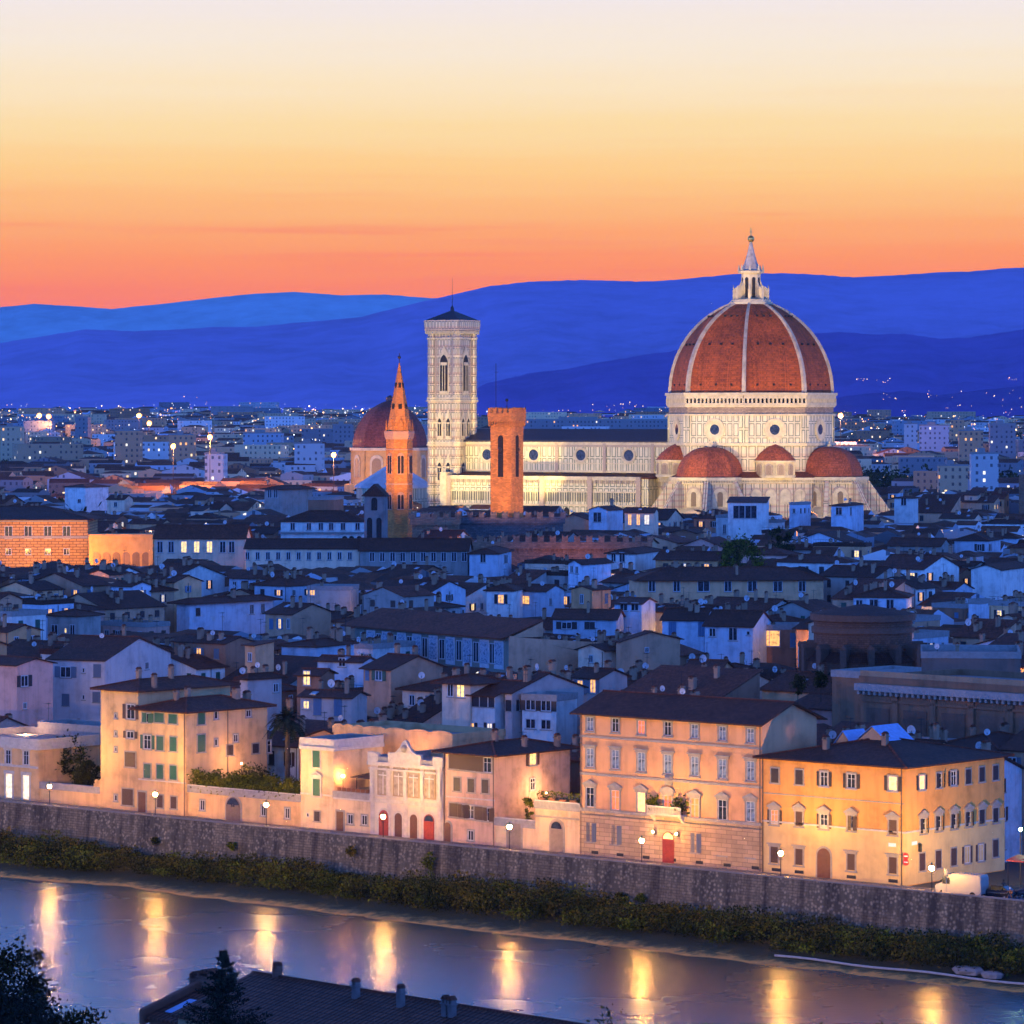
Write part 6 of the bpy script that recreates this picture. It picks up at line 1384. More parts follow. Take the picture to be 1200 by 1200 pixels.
# sgraffito range and its blank gable
h = hp('painted_range', 'long range with nine white painted panels between dark windows under a wide tiled roof', 411, 596, 747, 15, -55, xr=706, wall='tan', roof='shedb', pitch=.20, yb=785, cat='building', group=None, clutter=0, over=1.2, mat=plaster('range_grey_green', (.26,.25,.20), .3), rm=ROOF3)
L = h.L; b = MB(); b.solid([(-.8,-1.6,14.7),(-.8,-1.6,14.9),(-.8,7,17.7),(-.8,7,17.5)], (L+1.0,0,0)); b.build('front_roof', ROOF3, h.root)
b = MB(); b.solid([(0,.3,14.9),(0,7,17.4),(0,7,14.9)][::-1], (L,0,0)); b.build('roof_wall', PLA_T, h.root)
pm_, ntp, bsp = newmat('painted_panel'); vo = noise(ntp, coords(ntp, (1,1,1), 'UV'), 1.6, 3, .6); rp = ramp(ntp, vo, [(.40,(.10,.16,.24)),(.48,(.38,.44,.52)),(.54,(.40,.46,.54)),(.62,(.12,.18,.26))]); ntp.links.new(rp.outputs[0], bsp.inputs['Base Color'])
for i, px in enumerate((435,453,471,489,508,528,548,568,585)):
    a, zz = h.f(px, 755+(px-435)*.12); b = MB(); b.box(a-1.35,-.12,9.6,a+1.35,0,14.3); w = b.build('painted_panel', FRAMEW, h.root); b = MB(); b.box(a-1.1,-.15,10.3,a+1.1,-.1,14.0); b.build('panel_ornament', pm_, w)
for px in (426,444,462,480,498,518,538,558,577): a, zz = h.f(px, 758); add_window(h.root, (a,0,10.4), 0, 1.7, 3.4, 'dark', None)
h.band('balcony_ledge', 8.6, .35, 1.4, plain('ledge_blue_grey', (.35,.4,.45), .7), 'f'); h.wall.name = 'wall'
b = MB(); b.poly([(L+.02,0,.1),(L+.02,h.D,.1),(L+.02,h.D,13.5),(L+.02,2,14.9),(L+.02,0,14.9)]); b.v = [(x+.03, y, z) for x, y, z in b.v]; b.solid([(L+.02,0,.1),(L+.02,h.D,.1),(L+.02,h.D,h.H-.2*h.D),(L+.02,0,15.3)], (.25,0,0)); b.build('gable_wall', wallm('tan'), h.root)
HB = [  # name, label, xl, xc, ye, z, rot, xr, D, wall, roof, opts
 ('house','ochre gabled house with one tiny dark window right of the long tan gable wall',727,727.6,762,14.5,-50,797,12,'tan','gable',dict(D_=1)),
]
hp('house','blank ochre gable wall with a tiny dark window, behind the palace roof', 722, 728, 752, 14.5, -55, xr=797, wall='tan', roof='gable', pitch=.22, yb=790, wins=[('s',758,761.5,.9,.9,'dark')], clutter=.4)
hp('house','tan house with green shutters on its short front and a broad blank gable', 426, 458, 785, 15, -46, xr=519, wall='tan', roof='gable', pitch=.33, yb=828, wins=[('f',430.5,791,.8,1.5,'shut','blue'),('f',444,791.5,1.5,1.5,'open','green'),('s',480.5,808.5,.9,1.1,'dark'),('s',503.5,808,.9,1.1,'dark')], clutter=.8)
hp('house','narrow white tower house with an open wooden loggia lit yellow under its brown roof', 518, 551, 800, 15.2, -40, xr=585, wall='cream', roof='hip', pitch=.28, over=1.2, yb=870, wins=[('f',528,808,1.1,2.0,'dark'),('f',540,809,1.5,2.0,'lit1',None)], clutter=.3)
hp('house','white house with a dark shuttered loggia and two lit windows beside the loggia tower', 551, 580, 816, 13.5, -40, xr=640, wall='white', roof='gable', pitch=.30, yb=870, wins=[('f',557,821,1.3,1.6,'shut'),('f',567,821.5,1.3,1.6,'shut'),('f',576,822,1.0,1.6,'shut'),('f',553,853,1.0,1.5,'lit0'),('f',574,853,1.0,1.4,'lit3')], clutter=1)
hp('house','lilac house with pinkish blank side and roof terrace between loggia tower and palace', 592, 600, 812, 14, -42, xr=684, mat=PLA_L, roof='gable', pitch=.3, yb=850, rows=1, clutter=1.6)
hp('apartment_house','white apartment house with stacked balconies and brown blinds left of the palace roof', 612, 652, 822, 13, -30, xr=676, wall='white', roof='flat', yb=872, cat='apartment house', wins=[('f',622,826,1.6,1.5,'open','brown'),('f',640,827,1.6,1.5,'open','brown'),('f',622,848,1.6,1.4,'dark'),('f',640,849,1.6,1.4,'dark')], clutter=.5)
hp('house','small house with two bright amber windows and blue shutters just above the palace roof', 671, 702, 795, 15, -38, xr=735, mat=PLA_L, roof='gable', pitch=.30, yb=818, wins=[('f',680,805,1.1,2.0,'lit0','grey'),('f',695,804,1.1,2.0,'lit0','grey')], clutter=.7)
h = hp('long_house','long peach house with seven dark windows in one row, midway to the cathedral', 749, 965, 678, 17, 7, D=14, wall='peach', roof='hip', pitch=.30, yb=703, cat='house', group=None, over=1.2, clutter=1.2)
for px, w in ((764,1.5),(793,1.5),(824.5,2.6),(853,1.6),(881.5,2.0),(911.5,2.0),(940,1.6)): h.win('f', px, 687, w, 2.3, 'dark', None)
hp('house','blue white house with one red lit window and dark roof right of centre', 570, 601, 692, 14.5, -12, D=12, wall='white', roof='hip', pitch=.33, yb=718, wins=[('f',587,702,1.4,2.0,'lit0','dark')], clutter=.6)
hp('house','blue white house with a bright orange lit room, joined to its red windowed neighbour', 601.5, 640, 693, 14, -35, xr=661, wall='pale blue', roof='gable', pitch=.33, yb=722, wins=[('f',615,703,2.6,1.9,'lit0',None),('s',645,705,1.0,1.6,'dark')], clutter=.8)
hp('house','low pale blue house with dark roof and two squat shuttered windows behind the tan gable', 648, 722, 726, 12.5, -10, D=10, wall='pale blue', roof='gable', pitch=.3, yb=738, wins=[('f',664,733,2.0,1.4,'open','dark'),('f',691,733,2.0,1.4,'shut','dark')], clutter=1)
hp('house','tall pale blue house with shaded loggia top, left of the twin gables', 720, 752, 708, 15, -20, xr=768, wall='pale blue', roof='gable', pitch=.2, yb=745, wins=[('f',731,711,1.6,1.6,'dark'),('f',744,711,1.6,1.6,'dark')], clutter=.5)
hp('house','blue house with dark green shutters and a small yellow lit window at its side', 776, 825, 727, 14, -14, D=11, wall='pale blue', roof='gable', pitch=.32, yb=752, wins=[('f',788,737,1.4,2.6,'shut','blue'),('f',822,737,1.2,2.6,'shut','blue')], clutter=.8)
hp('house','blue gabled house with a skylight, glass roof and balcony full of plants', 826, 882, 734, 13.5, -22, xr=905, wall='pale blue', roof='gable', pitch=.42, yb=770, wins=[('f',835,741,1.3,1.6,'dark'),('f',859,743,1.7,2.4,'dark'),('f',877,742,.7,.8,'dark')], clutter=1)
hp('house','brown house with one very large glowing orange window, left of the round brick hall', 885, 932, 738, 12.5, -8, D=9, wall='brown', roof='flat', yb=776, wins=[('f',901.5,748,4.0,3.0,'lit0',None),('f',929,750,1.0,2.6,'shut','blue')], clutter=.4)
hp('house','low cream hut with a yellow lit shutter door, right behind the palace roof', 792, 832, 803, 14.2, -15, xr=868, wall='peach', roof='gable', pitch=.25, yb=812, wins=[('f',815,808.5,1.0,1.3,'lit1','grey')], clutter=1)
hp('house','pink house with stepped roofs and a roof terrace of potted shrubs behind the corner house', 893, 973, 812, 13.2, -38, xr=1035, wall='peach', roof='gable', pitch=.3, yb=850, wins=[('f',960,822,1.2,1.8,'dark')], clutter=2)
hp('house','pink gabled house with two small windows between palace and the dark library', 925, 985, 832, 12.2, -40, xr=1038, wall='pink', roof='gable', pitch=.25, yb=858, wins=[('s',995,838,.8,1.6,'dark'),('s',1025,836,.8,1.3,'dark')], clutter=.6)
hp('house','pink stone house with cracked plaster and shuttered windows at the left edge', -40, 20, 780, 14.5, -40, xr=62, wall='pink', roof='gable', pitch=.22, yb=850, wins=[('s',28.5,798,1.5,1.7,'open','dark'),('s',29,827,.8,1.0,'dark'),('f',-5,790,1.2,1.6,'shut')], clutter=.3, group='houses behind the embankment row')
hp('house','pale lilac house with grey shutters in two storeys behind the garden trees', 58, 123, 774, 14.5, -24, xr=200, mat=plaster('lilac_white', (.66,.56,.52), .3), roof='gable', pitch=.28, yb=850, wins=[('f',77,787.5,1.9,1.7,'open','grey'),('f',98,785.5,.5,.8,'dark'),('f',114,786,1.3,2.0,'shut','grey'),('f',77,820,1.3,1.8,'shut','grey'),('f',98,817,.5,.8,'dark'),('f',113,817,1.3,1.6,'shut','grey'),('s',172,780,1.2,1.2,'dark')], clutter=.8, group='houses behind the embankment row')
hp('house','big slate blue house with long dark loggia above a pale blue wall', 207, 222, 706, 14.2, -42, xr=320, wall='pale blue', roof='hip', pitch=.28, over=1.4, yb=738, wins=[('s',232,717,1.2,1.6,'shut','dark'),('s',295,714,1.2,2.0,'dark'),('s',308,713,1.2,2.0,'dark')], clutter=.5)
hp('house','olive house with lit doorway under a brown roof and blank stone gable', 311, 343, 720, 14, -38, xr=388, wall='tan', roof='gable', pitch=.3, yb=742, wins=[('f',328,731,.8,2.0,'lit1','blue'),('f',318,731,1.0,2.0,'shut','blue'),('f',338,731,.8,2.0,'dark')], clutter=.8)
hp('house','dark house with a shadowy open loggia and one small lamp, left midtown', 56, 92, 722, 14, -30, xr=118, wall='grey', roof='hip', pitch=.25, yb=752, wins=[('f',64,738,1.6,2.0,'dark'),('f',77,739,.6,1.0,'lit1',None),('f',85,738,1.2,2.0,'dark')], clutter=.6)
hp('house','white cubic tower house with terracotta side, above the green shuttered house', 287, 299, 757, 16.5, -42, xr=321, wall='peach', roof='shed', pitch=.1, yb=778, wins=[('f',293,770,.9,1.4,'dark')], clutter=.3)
hp('house','lilac house with pyramid roof and single dark window right of the tall chimney', 281, 290, 795, 14.6, -46, xr=330, mat=PLA_L, roof='hip', pitch=.45, yb=826, wins=[('s',323,806,1.0,1.3,'dark')], clutter=.7)
hp('house','bright blue white house with blank walls above the palm tree', 330, 371, 758, 14, -30, xr=415, wall='pale blue', roof='hip', pitch=.2, yb=790, wins=[('s',400,770,1.2,1.4,'dark')], clutter=1.5)
hp('house','shadowed house with one brightly lit yellow window beside the palm crown', 348, 375, 792, 13.5, -20, xr=392, wall='brown', roof='gable', pitch=.25, yb=806, wins=[('f',359.5,794.5,1.2,2.2,'lit1',None)], clutter=.6)
hp('house','lilac grey house with blue shuttered doors and balcony right of the palm', 352, 412, 818, 12.6, -22, xr=430, mat=PLA_L, roof='gable', pitch=.25, yb=850, wins=[('f',372,828,1.2,2.4,'shut','blue'),('f',396,829,1.2,2.4,'shut','blue'),('f',359,826,1.0,1.2,'lit1',None)], clutter=1)
hp('house','blue white house under a dark gable left of the tan shuttered house', 372, 425, 776, 14.2, -30, xr=440, wall='pale blue', roof='gable', pitch=.3, yb=800, wins=[('f',401,776,1.3,1.4,'dark')], rows=0, clutter=1)
hp('house','dark stone tower block with one amber window left of the painted range', 360, 410, 692, 16, -8, D=10, wall='grey', roof='flat', yb=716, wins=[('f',366,694,1.2,1.4,'lit0',None)], clutter=.6)
hp('house','small white cubic house with dark band of windows behind the rusticated palace', 76, 100, 571, 22, -28, xr=127, wall='white', roof='hip', pitch=.2, yb=598, wins=[('f',93,587,1.6,1.6,'dark')], clutter=.3)
hp('house','cream house with two tall bright yellow windows far behind the orange apse', 156, 200, 566, 19, -6, D=12, wall='cream', roof='gable', pitch=.2, yb=582, wins=[('f',186,573,2.0,4.0,'lit1',None),('f',195.5,573,1.8,4.0,'lit1',None)], clutter=.3)
hp('house','white flat topped house below the cathedral, left of the tall blue studio', 839, 861, 607, 20, -15, xr=874, wall='white', roof='flat', yb=630, wins=[('f',849,620,1.0,3.0,'dark')], clutter=.4)
hp('house','tall blue white studio house with a dark glazed loggia below the middle of the cathedral', 853, 898, 589, 25, -8, xr=916, wall='white', roof='shed', pitch=.12, yb=615, wins=[('f',866,600,3.6,4.0,'dark'),('f',880,600,3.6,4.0,'dark')], clutter=.4)
hp('house','pale blue tower house with flat terrace below the right half of the cathedral', 925, 936, 592, 24, -25, xr=950, wall='pale blue', roof='flat', yb=610, rows=1, clutter=.6)
hp('house','blue house with wide dark windows below the right cathedral apse', 974, 990, 593, 24, -20, xr=1012, wall='pale blue', roof='hip', pitch=.2, yb=612, wins=[('f',983,599,2.0,2.4,'dark'),('s',997,599,2.0,2.6,'dark')], clutter=.4)
hp('house','long white house under dark roof with orange lit doorway, below the cathedral nave', 732, 766, 601, 23, -10, D=10, wall='cream', roof='gable', pitch=.25, yb=618, wins=[('f',738,609,1.2,3.4,'lit0',None),('f',748,609,1.2,3.4,'lit0',None),('f',758,609,1.6,3.0,'lit3',None)], clutter=.4)
hp('house','pale blue house with a small gabled loggia below the cathedral nave', 690, 712, 598, 23.5, -22, xr=730, wall='pale blue', roof='gabley', pitch=.35, yb=616, wins=[('f',700,606,2.6,3.0,'dark')], clutter=.4)
hp('house','white house with blue side between the crenellated wall and long peach house', 711, 744, 649, 19, -18, xr=776, wall='white', roof='hip', pitch=.25, yb=660, wins=[('f',719,653,1.2,2.2,'dark'),('f',729,653,1.4,2.4,'dark')], clutter=.6)
hp('house','little white gabled dormer house with dark loggia in the middle of town', 666, 680, 661, 18.5, -30, xr=716, wall='pale blue', roof='gabley', pitch=.5, yb=680, wins=[('f',670,667,.8,1.6,'dark'),('f',676,668,.8,1.6,'dark')], clutter=.6)
hp('house','bright blue house with blank side wall right of the grey range', 550, 583, 649, 18.5, -8, xr=600, wall='pale blue', roof='hip', pitch=.3, yb=672, wins=[('f',566,654,1.4,2.2,'dark'),('f',593,655,1.0,2.2,'dark')], clutter=.6)
hp('house','large bluish white warehouse gable near the right edge', 1138, 1172, 668, 17.5, -24, xr=1215, wall='white', roof='gabley', pitch=.3, yb=697, clutter=.3)
hp('house','bright blue block with small terrace arch near the right edge', 1135, 1152, 708, 15.5, -20, xr=1160, wall='pale blue', roof='flat', yb=730, wins=[('f',1143,725,1.6,1.4,'dark')], clutter=.4)
hp('house','bluish house with arched window and dark roof behind the round brick hall', 1000, 1062, 700, 15.5, -12, D=10, wall='pale blue', roof='hip', pitch=.3, yb=715, wins=[('f',1007,708,1.4,1.8,'dark'),('f',1024,708,1.8,2.0,'dark'),('f',1043,708,1.6,2.0,'dark')], clutter=1)
hp('church_tower','square pale blue church tower with dark louvre opening right of the cathedral', 1048, 1068, 584, 26, -25, xr=1076, wall='white', roof='hip', pitch=.12, yb=604, cat='tower', group=None, wins=[('f',1059,588,1.8,2.4,'dark')], clutter=0)
hp('house','low salmon lit wall house under a long dark roof at the right side of town', 1082, 1129, 587, 20, -8, D=12, wall='peach', roof='gable', pitch=.25, yb=594, rows=0, clutter=.3)
hp('brick_tower','brick red tower stub at the very right edge of town', 1194, 1204, 556, 30, -20, xr=1220, mat=CREN, roof='flat', yb=600, cat='tower', group=None, rows=0, clutter=0)
# small crescent of roof terraces with jars of plants: terrace shrubs
# round brick hall (library rotunda)
p = P(1011, 750, 548); r = thing('round_hall', 'round brown brick hall with buttress pillars and shallow roof', 'hall', (p.x, p.y, 0), R(-10)); RB = masonry('rotunda_brick', (.15,.07,.04), (.08,.045,.03), .7, .3, .03)
zt = CH-(722-HZ)/F*540
b = MB(); b.lathe([(7.0,0),(7.0,zt-.9)], 28); wl = b.build('drum_wall', RB, r); b = MB(); b.lathe([(7.35,zt-2.6),(7.35,zt-1.9)], 28); b.lathe([(7.5,zt-.9),(7.5,zt)], 28); b.build('cornice', plain('rotunda_stone', (.13,.07,.045), .8), r); b = MB(); b.lathe([(7.45,zt+.02),(.3,zt+1.3)], 28); b.build('roof', ROOF2, r)
b = MB(); b.lathe([(8.6,0),(8.6,zt-6.6)], 28); b.build('aisle_wall', RB, r); b = MB(); b.lathe([(8.9,zt-6.6),(7.0,zt-5.2)], 28); b.build('aisle_roof', ROOF2, r)
for k in range(14):
    A = 2*math.pi*k/14; b = MB(); b.box(-.45,-.5,0,.45,1.2,zt-4.8); b.solid([(-.55,-.6,zt-4.8),(.55,-.6,zt-4.8),(0,-.6,zt-4.1)], (0,2.2,0)); face_tf(b, 8.6*math.cos(A), 8.6*math.sin(A), A); b.build('buttress_pillar', plain('rotunda_stone', 0), r)
    A += math.pi/14; b = MB(); b.solid(arch_pts(1.2, 2.3, 8, z0=zt-10.2), (0,-.15,0)); face_tf(b, 8.5*math.cos(A), 8.5*math.sin(A), A); w = b.build('arched_niche', DARKIN, r)
HEROES.append((Vector((p.x-9, p.y-9, 0)), 0, 18, 18)); KEEP.append((938, 1084, 786, 540))
# the library behind the corner house
LIBM = plaster('library_stone', (.27,.14,.075), .35, jitter=0)
Yl = (CH-17.5)*F/(800-HZ); O = Vector(((1008-600)/F*Yl, Yl, 0)); h = House('library', 'massive dark brown library with a long projecting cornice behind the corner house', O, R(-46), 58, 20, 17.5, LIBM, roof='flat', rm=LIBM, cat='library'); h.root['group'] = 'library blocks'; del h.root['group']
KEEP.append((1005, 1200, 900, 440))
h.band('cornice', 16.6, .9, 1.2, plain('cornice_blue_lead', (.34,.30,.28), .5), 'f'); h.band('attic', 17.5, 1.6, .02, plaster('attic_stone', (.46,.30,.17), .3), 'f')
b = MB(); n = 64
for i in range(n): x = 58*(i+.5)/n; b.box(x-.18,-.95,16.1,x+.18,0,16.6)
b.build('modillion_row', TRIM, h.root); h.band('string_course', 10.2, .5, .5, LIBM, 'f'); h.band('string_course', 15.2, .3, .35, LIBM, 'f')
for i in range(9):
    x = 3+6.2*i; b = MB(); b.box(x-1.9,-.12,11.3,x+1.9,0,14.4); w = b.build('recessed_panel', plaster('panel_stone', (.20,.11,.07), .3), h.root)
    add_window(h.root, (x,0,5.8), 0, 1.5, 3.2, 'dark', None, TRIM, 'gable', True); b = MB(); b.box(x+2.6,-.35,.2,x+3.5,0,16.0); b.build('pilaster', LIBM, h.root)
    add_window(h.root, (x,0,1.2), 0, 1.4, 2.6, 'dark', None, TRIM, None, True)
hp('library_wing', 'left wing of the dark brown library with the same bracketed cornice', 975, 1008, 795, 17.9, -46, D=12, mat=LIBM, roof='flat', yb=812, cat='library', group=None, clutter=0)
hp('flat_block', 'plain dark grey flat roofed block on the library behind its cornice', 1080, 1196, 772, 19, -6, D=16, mat=plaster('grey_render', (.20,.13,.10), .25), roof='flat', yb=800, group=None, clutter=.4)
# terrace of potted shrubs
for px, py, Y, lb in ((935,800,505,'leafy pots on the roof terrace behind the pink house'),(962,797,508,'bushier potted shrub on the roof terrace near the round brick hall'),(985,795,511,'rounded potted shrub on the roof terrace beneath the round brick hall')):
    p = P(px, py, Y); tree('shrub', lb, 'shrub', p.x, Y, p.z-2.6, 4.2, 1.5, 900, .16, LEAFD, .06, 'roof terrace shrubs', .2, .3)
for px, py, Y, rx, hh, lb in ((872,640,905,4.2,9,'bright green tree crown among roofs below the white flat topped house'),(857,640,900,3.0,8,'dark tree beside the bright green crown in mid town'),(915,620,960,3,8,'dark green tree below the pale blue tower house')):
    p = P(px, py, Y); tree('tree', lb, 'tree', p.x, Y, 0, p.z+hh*.3, rx, 1800, .35, LEAFG if 'bright' in lb else LEAFD, .3, 'town trees', .45)
# ------------------------------------------------------------------ the rest of the old town, lot by lot
q = random.Random(77)
def in_hero(x, y, pad=1.2):
    for O, rt, L, D in HEROES:
        c, s_ = math.cos(rt), math.sin(rt); dx_, dy_ = x-O.x, y-O.y; a = dx_*c+dy_*s_; b_ = -dx_*s_+dy_*c
        if -pad < a < L+pad and -pad < b_ < D+pad: return True
    return False
CATH = [(C0.x+math.cos(A31)*t, C0.y+math.sin(A31)*t) for t in range(-115, 46, 8)]
def in_monument(x, y):
    for cx, cy in CATH:
        if math.hypot(x-cx, y-cy) < (44 if abs(cx-C0.x) < 45 else 30): return True
    for cx, cy, r_ in ((CT.x, CT.y, 22), (P(462,HZ,1455).x, 1455, 24), (P(457,HZ,1640).x, 1640, 30), (P(468,HZ,1085).x, 1085, 9), (P(594,HZ,1062).x, 1062, 9)):
        if math.hypot(x-cx, y-cy) < r_: return True
    return False
lots = []
def split(x0, y0, x1, y1, out, big):
    w, d = x1-x0, y1-y0; lim = 17 if not big else 26
    if max(w, d) > lim or (max(w, d) > lim*.7 and q.random() < .45):
        if w > d: m_ = x0+w*q.uniform(.38,.62); split(x0, y0, m_-.05, y1, out, big); split(m_+.05, y0, x1, y1, out, big)
        else: m_ = y0+d*q.uniform(.38,.62); split(x0, y0, x1, m_-.05, out, big); split(x0, m_+.05, x1, y1, out, big)
    else: out.append((x0, y0, x1, y1))
for (Ya, Yb_, deg, bw, bd, st, big) in ((440, 900, -38, 48, 34, 4.0, False), (900, 1560, -20, 52, 36, 4.0, False)):
    rt = R(deg); c, s_ = math.cos(rt), math.sin(rt); ext = 1700
    nx, ny = int(ext/(bw+st)), int(ext/(bd+st))
    for i in range(-nx, nx):
        for j in range(-ny, ny):
            X0, Y0 = i*(bw+st)+(j % 3)*9, j*(bd+st); cx, cy = X0+bw/2, Y0+bd/2; wx, wy = cx*c-cy*s_, 1000+cx*s_+cy*c
            if not (Ya-40 < wy < Yb_+40) or abs(wx) > .145*wy+40: continue
            o_ = []; split(X0, Y0, X0+bw, Y0+bd, o_, big)
            for (x0, y0, x1, y1) in o_:
                mx, my = (x0+x1)/2, (y0+y1)/2; wx, wy = mx*c-my*s_, 1000+mx*s_+my*c
                if not (Ya <= wy < Yb_): continue
                if abs(wx) > .1375*wy+8 or off_of(wx, wy) < 31: continue
                W_, D_ = x1-x0, y1-y0; bad = False
                for fx in (0, .33, .66, 1):
                    for fy in (0, .33, .66, 1):
                        a, b_ = x0+W_*fx, y0+D_*fy; px_, py_ = a*c-b_*s_, 1000+a*s_+b_*c
                        if in_hero(px_, py_) or in_monument(px_, py_): bad = True; break
                    if bad: break
                if bad: continue
                ox, oy = x0*c-y0*s_, 1000+x0*s_+y0*c
                H = q.choice((10.5,12,13,13.5,14.5,15.5,16.5)) + (max(0, wy-600)/900)*4.5 + q.uniform(-.6,.6)
                lots.append([ox, oy, rt, W_, D_, H, wx, wy])
def span(l):
    c, s_ = math.cos(l[2]), math.sin(l[2]); xs = []
    for a, b_ in ((0,0),(l[3],0),(l[3],l[4]),(0,l[4])): x, y = l[0]+a*c-b_*s_, l[1]+a*s_+b_*c; xs.append(600+F*x/y)
    return min(xs), max(xs)
KEEP += [(770, 1030, 594, 1300), (560, 790, 598, 1330), (496, 565, 590, 1380), (415, 500, 560, 1400), (450, 486, 598, 1080), (572, 617, 592, 1055)]
good = []; kept = set()
for l in lots:
    a, b_ = span(l); ylow = 0
    for (k0, k1, yb, Yk) in KEEP:
        if l[7] < Yk-1 and b_ > k0+2 and a < k1-2: ylow = max(ylow, yb)
    top = lambda H: HZ+F*(CH-H-2.0)/(l[7]-l[4]*.3)
    if ylow and top(l[5]) < ylow+q.uniform(-1, 5):
        l[5] = CH-2.0-(ylow+q.uniform(-1,5)-HZ)*(l[7]-l[4]*.3)/F
        if l[5] < 4.0: continue
    if ylow: kept.add(id(l))
    good.append(l)
good.sort(key=lambda l: l[7])
# how much of each house the viewpoint can see (a skyline swept from near to far)
sky_ = np.full(1300, 1300.)
vis = []
ents = [(l[7], l, None) for l in good]+[(h_[0].y, None, h_) for h_ in []]
for (k0, k1, yb, Yk) in KEEP: pass
occl = sorted([(O.y, O, rt, L, D) for O, rt, L, D in HEROES], key=lambda t: t[0]); oi_ = 0
for l in good:
    a, b_ = span(l); ia, ib = int(max(0, a+50)), int(min(1299, b_+50))
    if ib <= ia: l.append(0); continue
    yt = HZ+F*(CH-l[5]-1.5)/l[7]; seg = sky_[ia:ib]; l.append(float(np.maximum(0, np.minimum(seg, 1200)-yt).sum())); sky_[ia:ib] = np.minimum(seg, yt)
rank = sorted(good, key=lambda l: -l[8]); N_IND = 246
ind = set(id(l) for l in rank[:N_IND]); rest = [l for l in rank[N_IND:] if l[8] > 1]
MARKS = [(880,400,'the great dome'),(530,480,'the marble bell tower'),(594,540,'the square brick tower'),(468,540,'the brick spire'),(50,640,'the rusticated palace'),(142,645,'the curved orange wall'),(235,640,'the yellow lit long range'),(355,650,'the low cream range'),(485,650,'the grey blue range'),
 (500,755,'the painted range'),(650,760,'the tan gable wall'),(762,768,'the ochre gable wall'),(857,690,'the long peach house'),(1010,755,'the round brick hall'),(1110,830,'the dark library'),(787,815,'the palace roof'),(985,865,'the corner house roof'),(215,810,'the green shuttered house'),(337,840,'the palm tree'),(475,800,'the tan shuttered house'),
 (535,810,'the loggia tower house'),(640,830,'the balcony apartments'),(120,800,'the lilac shuttered house'),(25,810,'the pink edge house'),(598,612,'the crenellated block'),(700,637,'the low crenellated wall'),(380,620,'the arcaded house'),(335,580,'the grey stone palace'),(1060,590,'the pale church tower'),(840,615,'the flat topped house'),(880,600,'the tall studio house'),(265,720,'the big slate blue house'),(900,748,'the giant orange window'),(615,703,'the bright orange room'),(1170,685,'the bluish warehouse gable'),(350,730,'the olive house')]
used = {}
cols = ['white']*5+['pale blue']*5+['cream']*4+['tan']*4+['grey']*4+['peach']*2+['ochre','pink','brown','brown','brown','pale yellow']
nlit = 0
made = []
